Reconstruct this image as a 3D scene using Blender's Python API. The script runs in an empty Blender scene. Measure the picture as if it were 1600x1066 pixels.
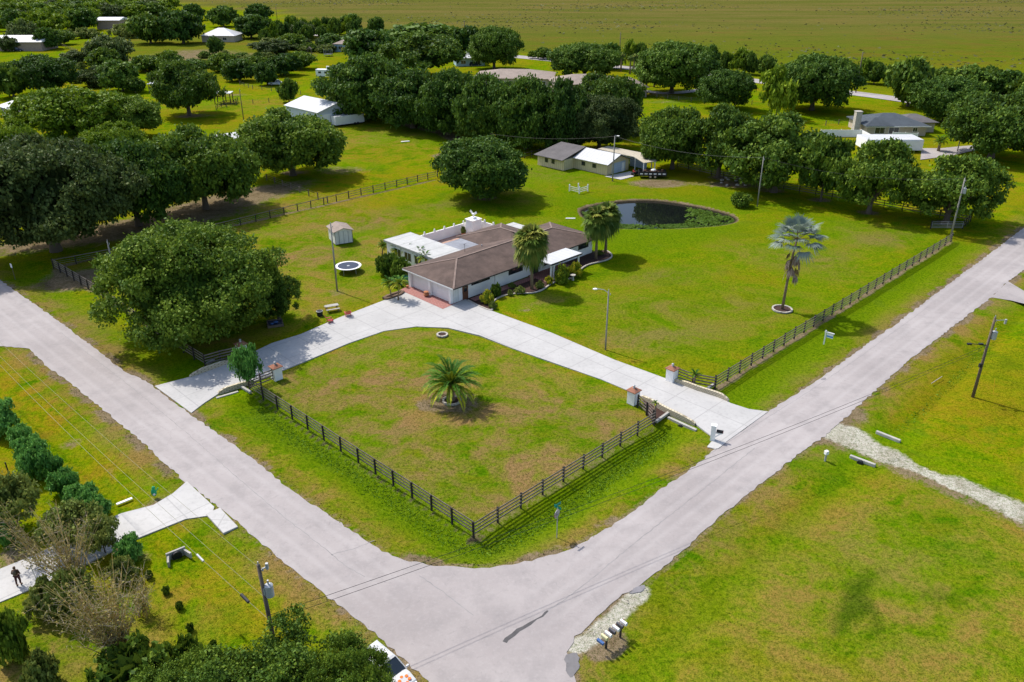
import bpy, math, random
import numpy as np
from mathutils import Vector, Matrix
S = bpy.context.scene
COL = S.collection
# ---------------------------------------------------------------- camera, light, exposure
CAM_H = 44.0; FPX = 1270.0
TH = math.atan(613 / FPX); CT, ST = math.cos(TH), math.sin(TH)
cd = bpy.data.cameras.new('camera'); cam = bpy.data.objects.new('camera', cd); COL.objects.link(cam)
cd.sensor_width = 36; cd.lens = FPX / 1600 * 36; cd.clip_start = 1; cd.clip_end = 6000
cam.location = (0, 0, CAM_H); cam.rotation_euler = (math.pi / 2 - TH, 0, 0)
S.camera = cam
SUN_EL = math.radians(53); SUN_DIR = Vector((-0.78 * math.cos(SUN_EL), 0.626 * math.cos(SUN_EL), math.sin(SUN_EL)))
sl = bpy.data.lights.new('sun', 'SUN'); sl.energy = 3.3; sl.angle = math.radians(0.9); sl.color = (1, 0.955, 0.88)
so = bpy.data.objects.new('sun', sl); COL.objects.link(so)
so.rotation_euler = SUN_DIR.to_track_quat('Z', 'Y').to_euler()
W = bpy.data.worlds.new('World'); S.world = W; W.use_nodes = True
nt = W.node_tree; bg = nt.nodes['Background']; sky = nt.nodes.new('ShaderNodeTexSky')
sky.sky_type = 'NISHITA'; sky.sun_disc = False; sky.sun_elevation = SUN_EL; sky.sun_rotation = math.atan2(-0.78, 0.626)
sky.air_density = 1.0; sky.dust_density = 2.0
nt.links.new(sky.outputs[0], bg.inputs[0]); bg.inputs[1].default_value = 0.15
S.view_settings.view_transform = 'Standard'; S.view_settings.look = 'None'
S.view_settings.exposure = 0.60; S.view_settings.gamma = 1
S.render.engine = 'CYCLES'
S.cycles.max_bounces = 5; S.cycles.diffuse_bounces = 3; S.cycles.glossy_bounces = 2; S.cycles.transmission_bounces = 2
S.cycles.transparent_max_bounces = 4

rng = random.Random(7); nr = np.random.RandomState(7)
R2 = math.sqrt(.5)

def P(x, y, z=0.0):
    """surveyed ground position of a spot seen at (x, y) of the 1600 px photograph"""
    dx = x - 800; dy = 533 - y
    Y = FPX * CT + dy * ST; Z = -FPX * ST + dy * CT; t = (z - CAM_H) / Z
    return (dx * t, Y * t)
def PL(pts, z=0.0): return [P(a, b, z) for a, b in pts]
def proj(X, Y, Z):
    dz = Z - CAM_H; zc = Y * CT - dz * ST
    return 800 + FPX * X / zc, 533 - FPX * (Y * ST + dz * CT) / zc
def height(bx, by, ty):
    X, Y = P(bx, by); lo, hi = 0, 60
    for _ in range(40):
        m = (lo + hi) / 2
        if proj(X, Y, m)[1] > ty: lo = m
        else: hi = m
    return lo
def ppm(by): return FPX / (FPX * CAM_H / (CT * (by + 80)))

# ---------------------------------------------------------------- helpers
def tag(o, label=None, cat=None, group=None, kind=None):
    if label: o['label'] = label
    if cat: o['category'] = cat
    if group: o['group'] = group
    if kind: o['kind'] = kind
    return o
def empty(name, loc, rz=0, label=None, cat=None, group=None):
    o = bpy.data.objects.new(name, None); COL.objects.link(o)
    o.location = loc; o.rotation_euler = (0, 0, rz); o.empty_display_size = 0.3
    return tag(o, label, cat, group)
def copy_tree(o, parent=None):
    c = o.copy(); COL.objects.link(c); c.parent = parent
    for ch in list(o.children): copy_tree(ch, c)
    return c

class MB:
    """collects shapes into one mesh"""
    def __init__(s): s.v = []; s.f = []; s.m = []; s.mats = []
    def mi(s, m):
        if m not in s.mats: s.mats.append(m)
        return s.mats.index(m)
    def add(s, vs, fs, m=None):
        k = len(s.v); s.v += [tuple(p) for p in vs]; s.f += [tuple(i + k for i in f) for f in fs]
        s.m += [s.mi(m) if m else 0] * len(fs)
    def box(s, c, d, rz=0, m=None, taper=1.0, M=None):
        x, y, z = d[0] / 2, d[1] / 2, d[2] / 2
        vs = [Vector((sx * x * (taper if sz > 0 else 1), sy * y * (taper if sz > 0 else 1), sz * z)) for sz in (-1, 1) for sx, sy in ((-1, -1), (1, -1), (1, 1), (-1, 1))]
        R = M if M is not None else Matrix.Rotation(rz, 3, 'Z')
        vs = [R @ v + Vector(c) for v in vs]
        s.add(vs, [(3, 2, 1, 0), (4, 5, 6, 7), (0, 1, 5, 4), (1, 2, 6, 5), (2, 3, 7, 6), (3, 0, 4, 7)], m)
        return s
    def b(s, x0, x1, y0, y1, z0, z1, m=None):
        return s.box(((x0 + x1) / 2, (y0 + y1) / 2, (z0 + z1) / 2), (abs(x1 - x0), abs(y1 - y0), abs(z1 - z0)), m=m)
    def bar(s, a, b, w, h, m=None):
        a = Vector(a); b = Vector(b); d = b - a; L = d.length
        x = d.normalized(); up = Vector((0, 0, 1)) if abs(x.z) < .95 else Vector((0, 1, 0))
        y = up.cross(x).normalized(); z = x.cross(y)
        return s.box((a + b) / 2, (L, w, h), m=m, M=Matrix((x, y, z)).transposed())
    def tube(s, pts, rad, n=8, m=None, cap=True):
        pts = [Vector(p) for p in pts]
        if not hasattr(rad, '__len__'): rad = [rad] * len(pts)
        k = len(s.v); N = len(pts)
        for i, p in enumerate(pts):
            d = (pts[min(i + 1, N - 1)] - pts[max(i - 1, 0)]).normalized()
            up = Vector((0, 0, 1)) if abs(d.z) < .9 else Vector((0, 1, 0))
            a = up.cross(d).normalized(); bb = d.cross(a)
            for j in range(n):
                t = 2 * math.pi * j / n
                s.v.append(tuple(p + (a * math.cos(t) + bb * math.sin(t)) * rad[i]))
        mi = s.mi(m) if m else 0
        for i in range(N - 1):
            for j in range(n):
                s.f.append((k + i * n + j, k + i * n + (j + 1) % n, k + (i + 1) * n + (j + 1) % n, k + (i + 1) * n + j)); s.m.append(mi)
        if cap:
            s.f.append(tuple(k + j for j in reversed(range(n)))); s.m.append(mi)
            s.f.append(tuple(k + (N - 1) * n + j for j in range(n))); s.m.append(mi)
        return s
    def cyl(s, c, r, h, n=16, r2=None, m=None):
        return s.tube([c, (c[0], c[1], c[2] + h)], [r, r if r2 is None else r2], n, m)
    def ball(s, c, r, n=10, m=None):
        r = r if hasattr(r, '__len__') else (r, r, r); k = n // 2
        vs = [(c[0], c[1], c[2] - r[2])]
        for i in range(1, k):
            a = -math.pi / 2 + math.pi * i / k
            for j in range(n):
                t = 2 * math.pi * j / n
                vs.append((c[0] + r[0] * math.cos(a) * math.cos(t), c[1] + r[1] * math.cos(a) * math.sin(t), c[2] + r[2] * math.sin(a)))
        vs.append((c[0], c[1], c[2] + r[2])); T = len(vs) - 1
        fs = [(0, 1 + (j + 1) % n, 1 + j) for j in range(n)]
        for i in range(k - 2):
            for j in range(n):
                fs.append((1 + i * n + j, 1 + i * n + (j + 1) % n, 1 + (i + 1) * n + (j + 1) % n, 1 + (i + 1) * n + j))
        fs += [(T, 1 + (k - 2) * n + j, 1 + (k - 2) * n + (j + 1) % n) for j in range(n)]
        s.add(vs, fs, m); return s
    def prism(s, poly, z0, z1, m=None):
        n = len(poly); vs = [(p[0], p[1], z0) for p in poly] + [(p[0], p[1], z1) for p in poly]
        fs = [tuple(reversed(range(n))), tuple(range(n, 2 * n))] + [(i, (i + 1) % n, n + (i + 1) % n, n + i) for i in range(n)]
        s.add(vs, fs, m); return s
    def slab(s, poly, z0, z1, m=None): return s.prism(poly, z0, z1, m)
    def build(s, name, mat=None, parent=None, smooth=False, bevel=0, loc=None, rz=0, label=None, cat=None, group=None, kind=None):
        me = bpy.data.meshes.new(name); me.from_pydata(s.v, [], s.f); me.validate(); me.update()
        if mat: me.materials.append(mat)
        else:
            for m in s.mats: me.materials.append(m)
            if len(me.polygons) == len(s.m): me.polygons.foreach_set('material_index', s.m)
        if smooth: me.polygons.foreach_set('use_smooth', [True] * len(me.polygons))
        o = bpy.data.objects.new(name, me); COL.objects.link(o)
        if parent: o.parent = parent
        if loc: o.location = loc
        if rz: o.rotation_euler = (0, 0, rz)
        if bevel:
            bv = o.modifiers.new('bevel', 'BEVEL'); bv.width = bevel; bv.segments = 2; bv.limit_method = 'ANGLE'
        return tag(o, label, cat, group, kind)

# ---------------------------------------------------------------- materials
def newmat(name):
    m = bpy.data.materials.new(name); m.use_nodes = True
    t = m.node_tree; b = t.nodes['Principled BSDF']; b.inputs['Specular IOR Level'].default_value = 0.3
    return m, t, b
def ramp(t, fac, stops):
    r = t.nodes.new('ShaderNodeValToRGB'); e = r.color_ramp.elements
    while len(e) < len(stops): e.new(0.5)
    for i, (p, c) in enumerate(stops):
        e[i].position = p; e[i].color = (*c, 1) if len(c) == 3 else c
    t.links.new(fac, r.inputs[0]); return r.outputs[0]
def noise(t, scale, detail=4, rough=.55, co=None, dist=0):
    n = t.nodes.new('ShaderNodeTexNoise'); n.inputs['Scale'].default_value = scale; n.inputs['Detail'].default_value = detail
    n.inputs['Roughness'].default_value = rough; n.inputs['Distortion'].default_value = dist
    if co is not None: t.links.new(co, n.inputs['Vector'])
    return n.outputs[0]
def mix(t, fac, a, b, mode='MIX'):
    n = t.nodes.new('ShaderNodeMix'); n.data_type = 'RGBA'; n.blend_type = mode
    for sock, v in ((n.inputs[0], fac), (n.inputs[6], a), (n.inputs[7], b)):
        if hasattr(v, 'links'): t.links.new(v, sock)
        elif hasattr(v, '__len__'): sock.default_value = (*v, 1)
        else: sock.default_value = v
    return n.outputs[2]
def mth(t, op, a, b=None, c=None, clamp=False):
    n = t.nodes.new('ShaderNodeMath'); n.operation = op; n.use_clamp = clamp
    for i, v in enumerate((a, b, c)):
        if v is None: continue
        if hasattr(v, 'links'): t.links.new(v, n.inputs[i])
        else: n.inputs[i].default_value = v
    return n.outputs[0]
def ramp_f(t, v, a, b_):
    n = t.nodes.new('ShaderNodeMapRange'); n.inputs[1].default_value = a; n.inputs[2].default_value = b_; n.clamp = True
    n.interpolation_type = 'SMOOTHSTEP'
    t.links.new(v, n.inputs[0]); return n.outputs[0]
def coord(t, kind='Object'):
    return t.nodes.new('ShaderNodeTexCoord').outputs[kind]
def bump(t, b, h, dist=.02, strength=.6):
    n = t.nodes.new('ShaderNodeBump'); n.inputs['Distance'].default_value = dist; n.inputs['Strength'].default_value = strength
    t.links.new(h, n.inputs['Height']); t.links.new(n.outputs[0], b.inputs['Normal'])
def plain(name, col, rough=.7, var=.25, scale=1.2, metal=0, bmp=0, spec=.3, fine=12):
    m, t, b = newmat(name); co = coord(t)
    n1 = noise(t, scale, 5, .6, co); n2 = noise(t, fine, 3, .6, co)
    c = ramp(t, n1, [(.3, tuple(x * (1 - var) for x in col)), (.7, tuple(min(1, x * (1 + var * .5)) for x in col))])
    c = mix(t, mth(t, 'MULTIPLY', n2, var), c, tuple(x * .45 for x in col))
    t.links.new(c, b.inputs['Base Color']); b.inputs['Roughness'].default_value = rough; b.inputs['Metallic'].default_value = metal
    b.inputs['Specular IOR Level'].default_value = spec
    if bmp: bump(t, b, n2, bmp)
    return m
M = {}
M['white'] = plain('white_paint', (.82, .81, .79), .55, .06)
M['white_vinyl'] = plain('white_vinyl', (.80, .80, .79), .4, .05)
M['stucco'] = plain('white_stucco', (.84, .82, .79), .85, .06, bmp=.01)
M['cream'] = plain('cream_siding', (.62, .53, .33), .8, .14)
M['beige'] = plain('beige_wall', (.50, .42, .32), .8, .12)
M['pinkish'] = plain('tan_brick_wall', (.36, .27, .22), .85, .2)
M['black'] = plain('black_paint', (.018, .018, .02), .5, .2)
M['dark'] = plain('dark_trim', (.035, .03, .028), .6, .2)
M['glass'] = plain('window_glass', (.02, .028, .035), .08, .1, spec=.8)
M['rubber'] = plain('tyre_rubber', (.02, .02, .02), .85, .2)
M['chrome'] = plain('bare_metal', (.55, .55, .56), .35, .1, metal=.9)
M['galv'] = plain('galvanised_metal', (.42, .43, .44), .5, .15, metal=.3)
M['concrete_old'] = plain('weathered_concrete', (.42, .40, .36), .9, .25, .9, bmp=.01)
M['stone'] = plain('pale_stone_block', (.48, .44, .38), .9, .3, 3, bmp=.02)
M['pole'] = plain('weathered_pole_wood', (.15, .115, .085), .9, .3, 2)
M['pole_grey'] = plain('grey_pole_concrete', (.30, .28, .25), .9, .2, 2)
M['fence'] = plain('weathered_fence_board', (.215, .175, .15), .85, .4, 1.4, fine=9)
M['fence_post'] = plain('fence_post_wood', (.035, .028, .026), .85, .3, 2)
M['brick_cap'] = plain('terracotta_cap', (.30, .13, .08), .85, .3, 4)
M['red'] = plain('red_plastic', (.42, .05, .05), .5, .15)
M['green_plastic'] = plain('green_plastic', (.01, .12, .07), .45, .15)
M['green_sign'] = plain('green_sign', (.0, .22, .16), .45, .1)
M['orange'] = plain('orange_paint', (.85, .17, .02), .35, .08)
M['blue_tarp'] = plain('blue_fabric', (.05, .12, .3), .6, .2)
M['navy'] = plain('dark_navy', (.02, .03, .06), .5, .2)
M['trunk'] = plain('tree_bark', (.14, .11, .085), .95, .35, 2, bmp=.03)
M['palm_trunk'] = plain('palm_bark', (.26, .19, .12), .95, .3, 4, bmp=.03)
M['mulch'] = plain('dark_mulch', (.06, .03, .022), .95, .45, 3, bmp=.04)
M['terracotta'] = plain('terracotta', (.42, .17, .08), .8, .2)
M['silver_car'] = plain('silver_car_paint', (.42, .43, .45), .3, .06, metal=.3)
M['white_car'] = plain('white_car_paint', (.55, .55, .54), .25, .04, spec=.5)
M['yellow'] = plain('yellow_plastic', (.75, .45, .02), .5, .1)
M['skin'] = plain('skin', (.42, .24, .16), .6, .1)
M['cloth_brown'] = plain('brown_cloth', (.10, .055, .035), .9, .35, 6)
M['cloth_dark'] = plain('dark_red_cloth', (.09, .03, .03), .9, .25, 6)
M['blue_pale'] = plain('pale_blue_paint', (.36, .50, .58), .6, .12)
M['pool'] = plain('pool_water', (.05, .35, .38), .1, .1)
M['hay'] = plain('dry_stem', (.55, .38, .12), .9, .35, 5)
M['twig'] = plain('grey_twig', (.40, .33, .24), .95, .3, 5)
M['soil'] = plain('brown_soil', (.17, .115, .075), .95, .3)

def roofmat(name, col, metal_seams=False, axis=0, period=.4, var=.2):
    m, t, b = newmat(name); co = coord(t)
    n1 = noise(t, .5, 6, .65, co); n2 = noise(t, 14, 3, .7, co); n3 = noise(t, 2.2, 4, .7, co)
    c = ramp(t, n1, [(.3, tuple(x * (1 - var) for x in col)), (.7, tuple(min(1, x * (1 + var)) for x in col))])
    c = mix(t, mth(t, 'MULTIPLY', n2, .5), c, tuple(x * .45 for x in col))
    c = mix(t, mth(t, 'MULTIPLY', mth(t, 'SUBTRACT', n3, .55, clamp=True), 2.2), c, tuple(min(1, x * 1.5) for x in col))
    if metal_seams:
        sp = t.nodes.new('ShaderNodeSeparateXYZ'); t.links.new(co, sp.inputs[0])
        k = mth(t, 'FRACT', mth(t, 'DIVIDE', sp.outputs[axis], period)); k = mth(t, 'LESS_THAN', k, .09)
        c = mix(t, mth(t, 'MULTIPLY', k, .4), c, tuple(x * .5 for x in col))
        bump(t, b, k, .04)
    else: bump(t, b, n2, .03)
    t.links.new(c, b.inputs['Base Color']); b.inputs['Roughness'].default_value = .45 if metal_seams else .9
    return m
M['shingle'] = roofmat('brown_shingle_roof', (.108, .074, .060), var=.42)
M['shingle_grey'] = roofmat('grey_shingle_roof', (.13, .12, .12))
M['shingle_blue'] = roofmat('slate_shingle_roof', (.07, .085, .10))
M['shingle_tan'] = roofmat('tan_shingle_roof', (.30, .24, .20))
M['roof_white'] = roofmat('white_metal_roof', (.58, .58, .58), True, 0, .9, .08)
M['roof_white_y'] = roofmat('white_seamed_roof', (.60, .60, .61), True, 1, .9, .06)
M['roof_flat'] = roofmat('white_flat_roof', (.50, .49, .46), True, 1, 2.6, .12)
M['roof_deck'] = roofmat('grey_flat_roof', (.27, .28, .31), False, var=.3)
M['roof_cream'] = roofmat('cream_metal_roof', (.55, .49, .38), True, 0, .8, .12)

def siding(name, col, axis, period, depth=.25):
    m, t, b = newmat(name); co = coord(t); n1 = noise(t, 1.1, 5, .6, co); n2 = noise(t, 8, 4, .7, co)
    sp = t.nodes.new('ShaderNodeSeparateXYZ'); t.links.new(co, sp.inputs[0])
    s_ = mth(t, 'ADD', sp.outputs[0], sp.outputs[1]) if axis == 'xy' else sp.outputs[2]
    k = mth(t, 'LESS_THAN', mth(t, 'FRACT', mth(t, 'DIVIDE', s_, period)), .1)
    c = ramp(t, n1, [(.3, tuple(x * .86 for x in col)), (.7, col)])
    c = mix(t, mth(t, 'MULTIPLY', k, depth), c, tuple(x * .35 for x in col))
    c = mix(t, mth(t, 'MULTIPLY', mth(t, 'SUBTRACT', n2, .5, clamp=True), .8), c, tuple(x * .5 for x in col))
    t.links.new(c, b.inputs['Base Color']); b.inputs['Roughness'].default_value = .7; return m
M['siding_cream'] = siding('cream_board_wall', (.64, .53, .32), 'xy', .6, .5)
M['siding_white'] = siding('white_metal_wall', (.60, .64, .70), 'xy', .5, .3)
M['siding_shed'] = siding('white_shed_board', (.70, .70, .66), 'xy', .4, .45)
M['siding_blue'] = siding('pale_blue_door_panel', (.42, .50, .60), 'z', .5, .3)

def brickmat(name, c1, c2, mort, bw, bh, rot=0, bmp=.01, wall=False):
    m, t, b = newmat(name); co = coord(t)
    mp = t.nodes.new('ShaderNodeMapping'); mp.inputs['Rotation'].default_value = (0, 0, rot)
    if wall:
        sp = t.nodes.new('ShaderNodeSeparateXYZ'); t.links.new(co, sp.inputs[0]); cx = t.nodes.new('ShaderNodeCombineXYZ'); t.links.new(mth(t, 'ADD', sp.outputs[0], mth(t, 'MULTIPLY', sp.outputs[1], -.4)), cx.inputs[0]); t.links.new(sp.outputs[2], cx.inputs[1]); t.links.new(cx.outputs[0], mp.inputs[0])
    else: t.links.new(co, mp.inputs[0])
    k = t.nodes.new('ShaderNodeTexBrick'); t.links.new(mp.outputs[0], k.inputs[0])
    k.inputs['Color1'].default_value = (*c1, 1); k.inputs['Color2'].default_value = (*c2, 1); k.inputs['Mortar'].default_value = (*mort, 1)
    k.inputs['Scale'].default_value = 1; k.inputs['Brick Width'].default_value = bw; k.inputs['Row Height'].default_value = bh; k.inputs['Mortar Size'].default_value = .03
    n = noise(t, 3, 5, .7, co)
    c = mix(t, mth(t, 'MULTIPLY', n, .6), k.outputs[0], tuple(x * .5 for x in c1))
    t.links.new(c, b.inputs['Base Color']); b.inputs['Roughness'].default_value = .9; return m
M['brick_paving'] = brickmat('red_brick_paving', (.36, .12, .10), (.27, .09, .08), (.45, .30, .26), .42, .22)
M['salmon'] = brickmat('salmon_patio_tile', (.50, .30, .22), (.45, .26, .19), (.5, .4, .33), .4, .4)
M['pierced'] = brickmat('patterned_cream_block', (.66, .58, .42), (.60, .52, .37), (.26, .21, .13), .34, .17, wall=True)

# concrete drive with joints
def concrete(name, col, joint=4.2):
    m, t, b = newmat(name); co = coord(t)
    n1 = noise(t, .22, 6, .6, co); n2 = noise(t, 2.5, 6, .7, co); n3 = noise(t, 25, 3, .7, co)
    c = ramp(t, n1, [(.3, tuple(x * .86 for x in col)), (.7, tuple(x * 1.05 for x in col))])
    c = mix(t, mth(t, 'MULTIPLY', mth(t, 'SUBTRACT', n2, .5, clamp=True), 1.7), c, tuple(x * .5 for x in col))
    c = mix(t, mth(t, 'MULTIPLY', n3, .22), c, tuple(x * .6 for x in col))
    mp = t.nodes.new('ShaderNodeMapping'); mp.inputs['Rotation'].default_value = (0, 0, math.radians(45)); t.links.new(co, mp.inputs[0])
    k = t.nodes.new('ShaderNodeTexBrick'); t.links.new(mp.outputs[0], k.inputs[0]); k.offset = 0
    for i, v in (('Scale', 1), ('Brick Width', joint), ('Row Height', joint), ('Mortar Size', .055)): k.inputs[i].default_value = v
    c = mix(t, mth(t, 'MULTIPLY', k.outputs['Fac'], .42), c, tuple(x * .45 for x in col))
    s = noise(t, .9, 4, .8, co, 1.5)
    c = mix(t, mth(t, 'MULTIPLY', mth(t, 'SUBTRACT', s, .60, clamp=True), 3), c, tuple(x * .5 for x in col))
    t.links.new(c, b.inputs['Base Color']); b.inputs['Roughness'].default_value = .9; bump(t, b, n3, .004); return m
M['concrete'] = concrete('driveway_concrete', (.445, .432, .415))
M['concrete_white'] = concrete('pale_driveway_concrete', (.48, .466, .445), 5)

def asphalt():
    m, t, b = newmat('worn_pale_asphalt'); co = coord(t); col = (.455, .425, .425)
    n0 = noise(t, .05, 5, .6, co); n1 = noise(t, .35, 7, .7, co); n2 = noise(t, 3, 6, .8, co); n3 = noise(t, 30, 2, .8, co)
    c = ramp(t, n0, [(.40, (.295, .262, .252)), (.60, (.370, .333, .320))])
    c = mix(t, mth(t, 'MULTIPLY', mth(t, 'SUBTRACT', n1, .46, clamp=True), 3.0), c, (.235, .212, .207))
    c = mix(t, mth(t, 'MULTIPLY', mth(t, 'SUBTRACT', n2, .5, clamp=True), 1.8), c, (.42, .39, .375))
    n4 = noise(t, .8, 4, .8, co, 2.0); c = mix(t, mth(t, 'MULTIPLY', mth(t, 'SUBTRACT', n4, .57, clamp=True), 3.5, clamp=True), c, (.215, .195, .19))
    c = mix(t, mth(t, 'MULTIPLY', n3, .30), c, (.22, .205, .195))
    sp = t.nodes.new('ShaderNodeSeparateXYZ'); t.links.new(co, sp.inputs[0]); X_, Y_ = sp.outputs[0], sp.outputs[1]
    def lane(s, u, lim):    # worn wheel tracks along one road
        tr = mth(t, 'SUBTRACT', mth(t, 'ABSOLUTE', mth(t, 'SUBTRACT', mth(t, 'ABSOLUTE', s), 1.55)), .75)
        return mth(t, 'MULTIPLY', ramp_f(t, mth(t, 'ABSOLUTE', tr), .42, .05), ramp_f(t, u, lim, lim + 8))
    sR = mth(t, 'SUBTRACT', mth(t, 'MULTIPLY', mth(t, 'SUBTRACT', Y_, X_), .7071), 30.05); uR = mth(t, 'MULTIPLY', mth(t, 'ADD', Y_, X_), .7071)
    sL = mth(t, 'ADD', mth(t, 'SUBTRACT', uR, 27.2), mth(t, 'MULTIPLY', mth(t, 'ADD', sR, 30.05), .035))
    wr = noise(t, .25, 5, .7, co, 1.0); k_ = mth(t, 'MAXIMUM', lane(sR, uR, 30), lane(sL, sR, 6))
    c = mix(t, mth(t, 'MULTIPLY', mth(t, 'MULTIPLY', k_, wr), .32), c, (.44, .41, .395))
    ed = mth(t, 'MAXIMUM', mth(t, 'MULTIPLY', ramp_f(t, mth(t, 'ABSOLUTE', mth(t, 'ADD', sR, mth(t, 'MULTIPLY', wr, .8))), .5, .0), ramp_f(t, uR, 30, 38)), mth(t, 'MULTIPLY', ramp_f(t, mth(t, 'ABSOLUTE', mth(t, 'ADD', sL, mth(t, 'MULTIPLY', wr, .8))), .5, .0), ramp_f(t, sR, 6, 14)))
    c = mix(t, mth(t, 'MULTIPLY', ed, .14), c, (.22, .20, .195))
    v = t.nodes.new('ShaderNodeTexVoronoi'); v.feature = 'DISTANCE_TO_EDGE'; v.inputs['Scale'].default_value = .13
    w = t.nodes.new('ShaderNodeVectorMath'); w.operation = 'ADD'; t.links.new(co, w.inputs[0])
    nn = t.nodes.new('ShaderNodeTexNoise'); nn.inputs['Scale'].default_value = .6; nn.inputs['Detail'].default_value = 6; t.links.new(co, nn.inputs[0])
    sc = t.nodes.new('ShaderNodeVectorMath'); sc.operation = 'SCALE'; sc.inputs[3].default_value = 2.2; t.links.new(nn.outputs['Color'], sc.inputs[0]); t.links.new(sc.outputs[0], w.inputs[1])
    t.links.new(w.outputs[0], v.inputs['Vector'])
    k = mth(t, 'LESS_THAN', v.outputs['Distance'], .003)
    c = mix(t, mth(t, 'MULTIPLY', k, mth(t, 'MULTIPLY', mth(t, 'SUBTRACT', noise(t, .12, 3, .5, co), .46, clamp=True), 3.0), clamp=True), c, (.27, .25, .245))
    t.links.new(c, b.inputs['Base Color']); b.inputs['Roughness'].default_value = .92; bump(t, b, n3, .006); return m
M['asphalt'] = asphalt()

# grass ground, driven by surveyed cover masks
def groundmat():
    m, t, b = newmat('grass_ground'); co = coord(t)
    a1 = t.nodes.new('ShaderNodeVertexColor'); a1.layer_name = 'cover_a'; a2 = t.nodes.new('ShaderNodeVertexColor'); a2.layer_name = 'cover_b'
    s1 = t.nodes.new('ShaderNodeSeparateColor'); t.links.new(a1.outputs[0], s1.inputs[0])
    s2 = t.nodes.new('ShaderNodeSeparateColor'); t.links.new(a2.outputs[0], s2.inputs[0])
    lush, dirt, dry = s1.outputs; marsh, dark, sand = s2.outputs
    nA = noise(t, .035, 4, .6, co); nB = noise(t, .13, 5, .62, co, 1.2); nC = noise(t, .5, 6, .70, co, .8); nD = noise(t, 3.2, 5, .75, co); nE = noise(t, 11, 3, .8, co)
    # streaky variation along the mowing direction
    mp = t.nodes.new('ShaderNodeMapping'); mp.inputs['Rotation'].default_value = (0, 0, math.radians(40)); mp.inputs['Scale'].default_value = (.35, 1.6, 1); t.links.new(co, mp.inputs[0])
    nS = noise(t, .5, 5, .65, mp.outputs[0])
    f = mth(t, 'ADD', mth(t, 'ADD', mth(t, 'MULTIPLY', nB, .8), mth(t, 'MULTIPLY', nC, .55)), mth(t, 'MULTIPLY', nD, .35))
    f = mth(t, 'SUBTRACT', f, .35)
    c = ramp(t, f, [(.34, (.070, .155, .002)), (.45, (.138, .208, .002)), (.54, (.205, .225, .003)), (.66, (.25, .180, .012))])
    c = mix(t, mth(t, 'MULTIPLY', mth(t, 'SUBTRACT', nS, .47, clamp=True), 2.6), c, (0.252, 0.202, 0.0123))
    # sparse brown thatch
    th = mth(t, 'MULTIPLY', mth(t, 'SUBTRACT', mth(t, 'ADD', mth(t, 'MULTIPLY', nC, .55), mth(t, 'MULTIPLY', nA, .45)), .53, clamp=True), 4.5, clamp=True)
    c = mix(t, mth(t, 'MULTIPLY', th, .38), c, (0.235, 0.174, 0.021))
    gold = mth(t, 'MULTIPLY', a1.outputs['Alpha'], ramp_f(t, mth(t, 'ADD', mth(t, 'MULTIPLY', nB, .5), mth(t, 'MULTIPLY', nC, .5)), .38, .56))
    c = mix(t, mth(t, 'MULTIPLY', gold, .85), c, ramp(t, nC, [(.4, (.235, .205, .004)), (.6, (.27, .175, .012))]))
    lm = noise(t, .045, 3, .5, co, .5); c = mix(t, mth(t, 'MULTIPLY', ramp_f(t, lm, .52, .64), .55), c, (.135, .235, .002)); c = mix(t, mth(t, 'MULTIPLY', ramp_f(t, lm, .46, .36), .45), c, (.235, .19, .008))
    # drier lawn
    bf = mth(t, 'MULTIPLY', dry, ramp_f(t, mth(t, 'ADD', mth(t, 'MULTIPLY', nB, .5), mth(t, 'MULTIPLY', nC, .5)), .36, .54))
    c = mix(t, mth(t, 'MULTIPLY', bf, .92), c, ramp(t, mth(t, 'ADD', mth(t, 'MULTIPLY', nB, .7), mth(t, 'MULTIPLY', nC, .3)), [(.40, (.130, .150, .010)), (.50, (.205, .165, .040)), (.58, (.265, .160, .072))]))
    # lush
    lf = mth(t, 'MULTIPLY', lush, mth(t, 'ADD', .65, mth(t, 'MULTIPLY', nC, .6)), clamp=True)
    c = mix(t, lf, c, ramp(t, nD, [(.3, (0.0851, 0.161, .003)), (.7, (0.143, 0.208, .004))]))
    # darker species patches
    c = mix(t, mth(t, 'MULTIPLY', dark, .95, clamp=True), c, ramp(t, nD, [(.3, (.035, .075, .003)), (.7, (.065, .115, .004))]))
    gg = noise(t, .09, 5, .6, co, 1.5); c = mix(t, mth(t, 'MULTIPLY', ramp_f(t, gg, .54, .66), .3), c, (0.112, 0.167, 0.0123))
    # marsh prairie
    cm = ramp(t, mth(t, 'ADD', mth(t, 'MULTIPLY', nA, .6), mth(t, 'MULTIPLY', nB, .4)), [(.40, (0.0952, 0.136, 0.0077)), (.5, (0.129, 0.136, 0.0119)), (.6, (0.151, 0.112, 0.0175))])
    mp2 = t.nodes.new('ShaderNodeMapping'); mp2.inputs['Scale'].default_value = (.18, 1, 1); t.links.new(co, mp2.inputs[0])
    nM = noise(t, .035, 6, .65, mp2.outputs[0])
    cm = mix(t, ramp_f(t, nM, .44, .58), cm, (0.118, 0.155, 0.0042))
    cm = mix(t, mth(t, 'MULTIPLY', mth(t, 'SUBTRACT', noise(t, .25, 5, .7, mp2.outputs[0]), .53, clamp=True), 5, clamp=True), cm, (0.0672, 0.093, 0.0105))
    sy = t.nodes.new('ShaderNodeSeparateXYZ'); t.links.new(co, sy.inputs[0]); fy = ramp_f(t, mth(t, 'ADD', sy.outputs[1], mth(t, 'MULTIPLY', nM, 500)), 560, 880)
    cm = mix(t, mth(t, 'MULTIPLY', fy, .85), cm, ramp(t, nM, [(.42, (.175, .135, .045)), (.58, (.115, .115, .025))]))
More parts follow.
